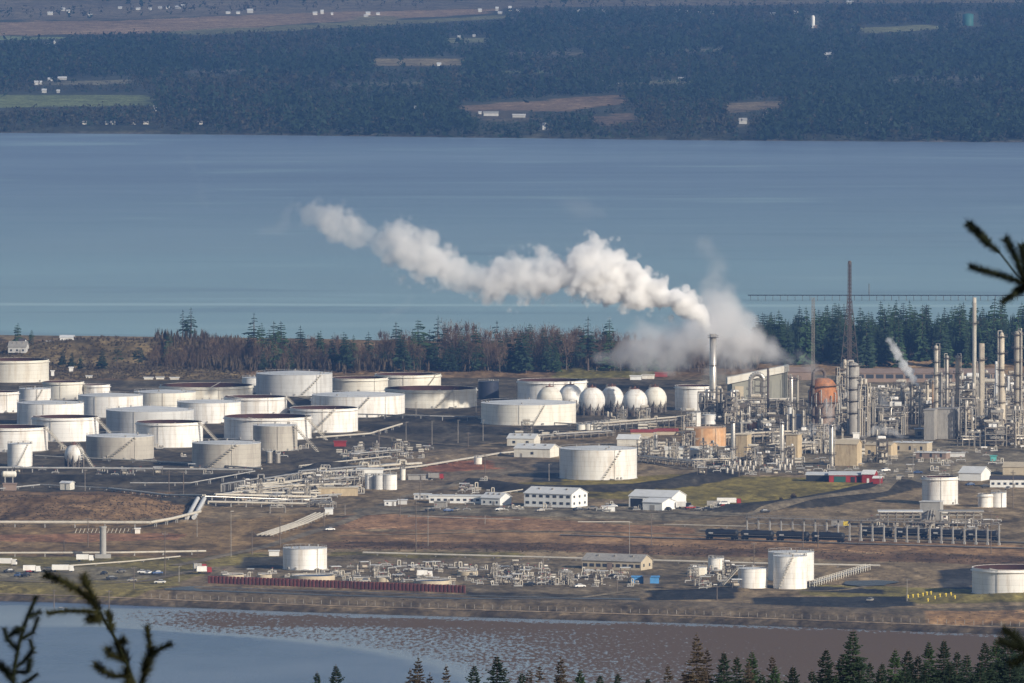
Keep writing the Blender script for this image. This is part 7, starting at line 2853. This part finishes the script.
YS = foot(713, 417)[1]
steam('steam_plume', 'long billowing white plume streaming off the tall bright stack over the bay',
      [(713, 332, 3.2), (707, 321, 9), (695, 310, 14), (678, 301, 18), (655, 294, 22), (630, 287, 27), (605, 274, 33), (585, 266, 35), (558, 277, 28), (528, 277, 30), (498, 279, 29),
       (472, 278, 20), (448, 267, 23), (424, 255, 29), (402, 246, 30), (384, 244, 22), (366, 238, 16), (350, 229, 22), (333, 220, 23), (312, 211, 17)], YS,
      1.2, 8.5, 0.44, 0.8, 2.6, [1, 1, 1, .9, .75, .55, .42, .33, .25, .2, .17, .13, .13, .13, .1, .075, .06, .07, .07, .045], hull=1.95, lift=.12)
steam('steam_wisp', 'faint leftover steam wisp beyond the tip of the long plume', [(292, 205, 6), (280, 228, 9), (262, 232, 7)], YS, 0.016, 7, 0.3, 0.9, 2.0, cat='steam wisp')
steam('steam_wisp', 'fainter tall steam wisp high over the open bay', [(205, 205, 8), (198, 180, 10), (188, 158, 9)], YS, 0.006, 9, 0.3, 1.0, 1.6, cat='steam wisp')
steam('steam_wisp', 'ghostly steam puff above the middle of the long plume', [(552, 200, 6), (575, 207, 15), (600, 212, 10)], YS, 0.009, 9, 0.3, 0.9, 1.6, cat='steam wisp')
steam('steam_wisp', 'dull grey steam wisp hanging low over the ragged firs', [(380, 318, 5), (404, 308, 7), (412, 296, 5)], YS, 0.012, 7, 0.3, 0.9, 1.8, cat='steam wisp')
steam('steam_cloud', 'broad dull steam cloud lying low behind the tall bright stack',
      [(600, 358, 8), (622, 352, 22), (645, 346, 30), (668, 345, 32), (692, 336, 40), (716, 326, 50), (738, 332, 44), (756, 342, 30), (774, 353, 17), (790, 361, 8)], foot(740, 396)[1], 0.15, 11, 0.3, 0.95, 0.9,
      [.5, .6, .7, .8, .9, .8, .9, 1, 1, .8], ydep=0.9, yoff=45, hull=1.7, cat='steam cloud', col=(0.985, 0.975, 0.97), lift=.15)
steam('steam_wisp', 'thin steam column rising off the low cloud beside the big plume', [(724, 312, 30), (706, 288, 24), (716, 264, 16), (703, 246, 13)], foot(740, 396)[1], 0.028, 10, 0.3, 0.9, 1.2, yoff=45, cat='steam wisp')
steam('steam_plume', 'small bright white plume leaning off a column before the firs', [(917, 384, 3.5), (912, 377, 7), (906, 368, 7), (900, 359, 6.5), (894, 349, 6.5), (890, 341, 6)], foot(914, 424)[1], 0.9, 3, 0.4, 0.6, 2.5,
      [1, .8, .6, .5, .45, .3])
steam('steam_plume', 'soft faint plume drifting among pipework near the thick regenerator', [(897, 425, 3), (890, 414, 7), (884, 402, 7), (879, 392, 5)], foot(890, 432)[1], 0.12, 4, 0.35, 0.7, 2, [1, .9, .7, .4])
steam('steam_plume', 'low white steam spilling at the foot of the orange reactor', [(800, 432, 6), (812, 430, 9), (824, 431, 9), (836, 428, 6)], foot(815, 444)[1], 0.2, 4, 0.4, 0.7, 2, [.6, 1, 1, .6])
steam('steam_plume', 'white steam curling up the side of the orange reactor', [(828, 426, 4), (830, 412, 7), (826, 400, 6), (822, 390, 4)], foot(822, 440)[1], 0.14, 4, 0.4, 0.7, 2, [1, .9, .6, .3])
steam('steam_plume', 'thin grey steam veil above the orange reactor by the lattice mast', [(826, 382, 8), (812, 368, 12), (800, 355, 10)], foot(822, 440)[1], 0.03, 6, 0.3, 0.8, 1.6)
steam('steam_plume', 'low wispy steam drifting across the crowded pipework by the tan building', [(860, 437, 4), (880, 430, 8), (898, 434, 6), (908, 437, 3)], foot(880, 444)[1], 0.12, 4, 0.35, 0.8, 2)
# ------------------------------------------------------------------ light, air, camera
SUN_EL, SUN_AZ = radians(23), radians(48)      # azimuth measured from behind the viewer towards the right
sd = bpy.data.lights.new('sun', 'SUN')
sd.energy = 4.2
sd.angle = radians(0.5)
sd.color = (1.0, 0.92, 0.79)
so = bpy.data.objects.new('sun', sd)
COL.objects.link(so)
to_sun = (sin(SUN_AZ) * cos(SUN_EL), -cos(SUN_AZ) * cos(SUN_EL), sin(SUN_EL))
from mathutils import Vector
so.rotation_euler = Vector(to_sun).to_track_quat('Z', 'Y').to_euler()
w = bpy.data.worlds.new('World')
scene.world = w
w.use_nodes = True
nt = w.node_tree
nt.nodes.clear()
sky = nt.nodes.new('ShaderNodeTexSky')
sky.sky_type = 'NISHITA'
sky.sun_disc = False
sky.sun_elevation = SUN_EL
sky.sun_rotation = atan2(to_sun[0], to_sun[1])
bg = nt.nodes.new('ShaderNodeBackground')
bg.inputs[1].default_value = 0.08
wo = nt.nodes.new('ShaderNodeOutputWorld')
nt.links.new(sky.outputs[0], bg.inputs[0])
nt.links.new(bg.outputs[0], wo.inputs[0])

# air between the hill and the far shore
m, nt, N, L = nodes('haze')
out = N('ShaderNodeOutputMaterial')
pv = N('ShaderNodeVolumePrincipled')
pv.inputs['Color'].default_value = (0.115, 0.25, 0.56, 1)
pv.inputs['Density'].default_value = 3.7e-5
pv.inputs['Anisotropy'].default_value = 0.0
L(pv.outputs[0], out.inputs['Volume'])
mb = MB()
mb.bx(-4200, 4200, -600, 27000, -30, 400)
tag(mb.build('haze', m), kind='stuff')

cam = bpy.data.cameras.new('camera')
cam.sensor_width = 36.0
cam.lens = 36.0 * FPX / 1024.0
cam.clip_start, cam.clip_end = 0.5, 60000
cam.dof.use_dof = True
cam.dof.focus_distance = 6000
cam.dof.aperture_fstop = 85
co = bpy.data.objects.new('camera', cam)
COL.objects.link(co)
co.location = (0, 0, CAM_H)
co.rotation_euler = (pi / 2 - PITCH, 0, 0)
scene.camera = co

scene.view_settings.view_transform = 'Standard'
scene.view_settings.look = 'None'
scene.view_settings.exposure = 0.4
scene.view_settings.gamma = 1
cy = scene.cycles
cy.max_bounces = 18
cy.diffuse_bounces = 3
cy.glossy_bounces = 3
cy.volume_bounces = 14
cy.transmission_bounces = 2
cy.use_denoising = True
cy.use_adaptive_sampling = True
cy.adaptive_threshold = 0.02
try:
    cy.denoiser = 'OPENIMAGEDENOISE'
except Exception:
    pass
cy.volume_step_rate = 0.45
cy.volume_max_steps = 2048
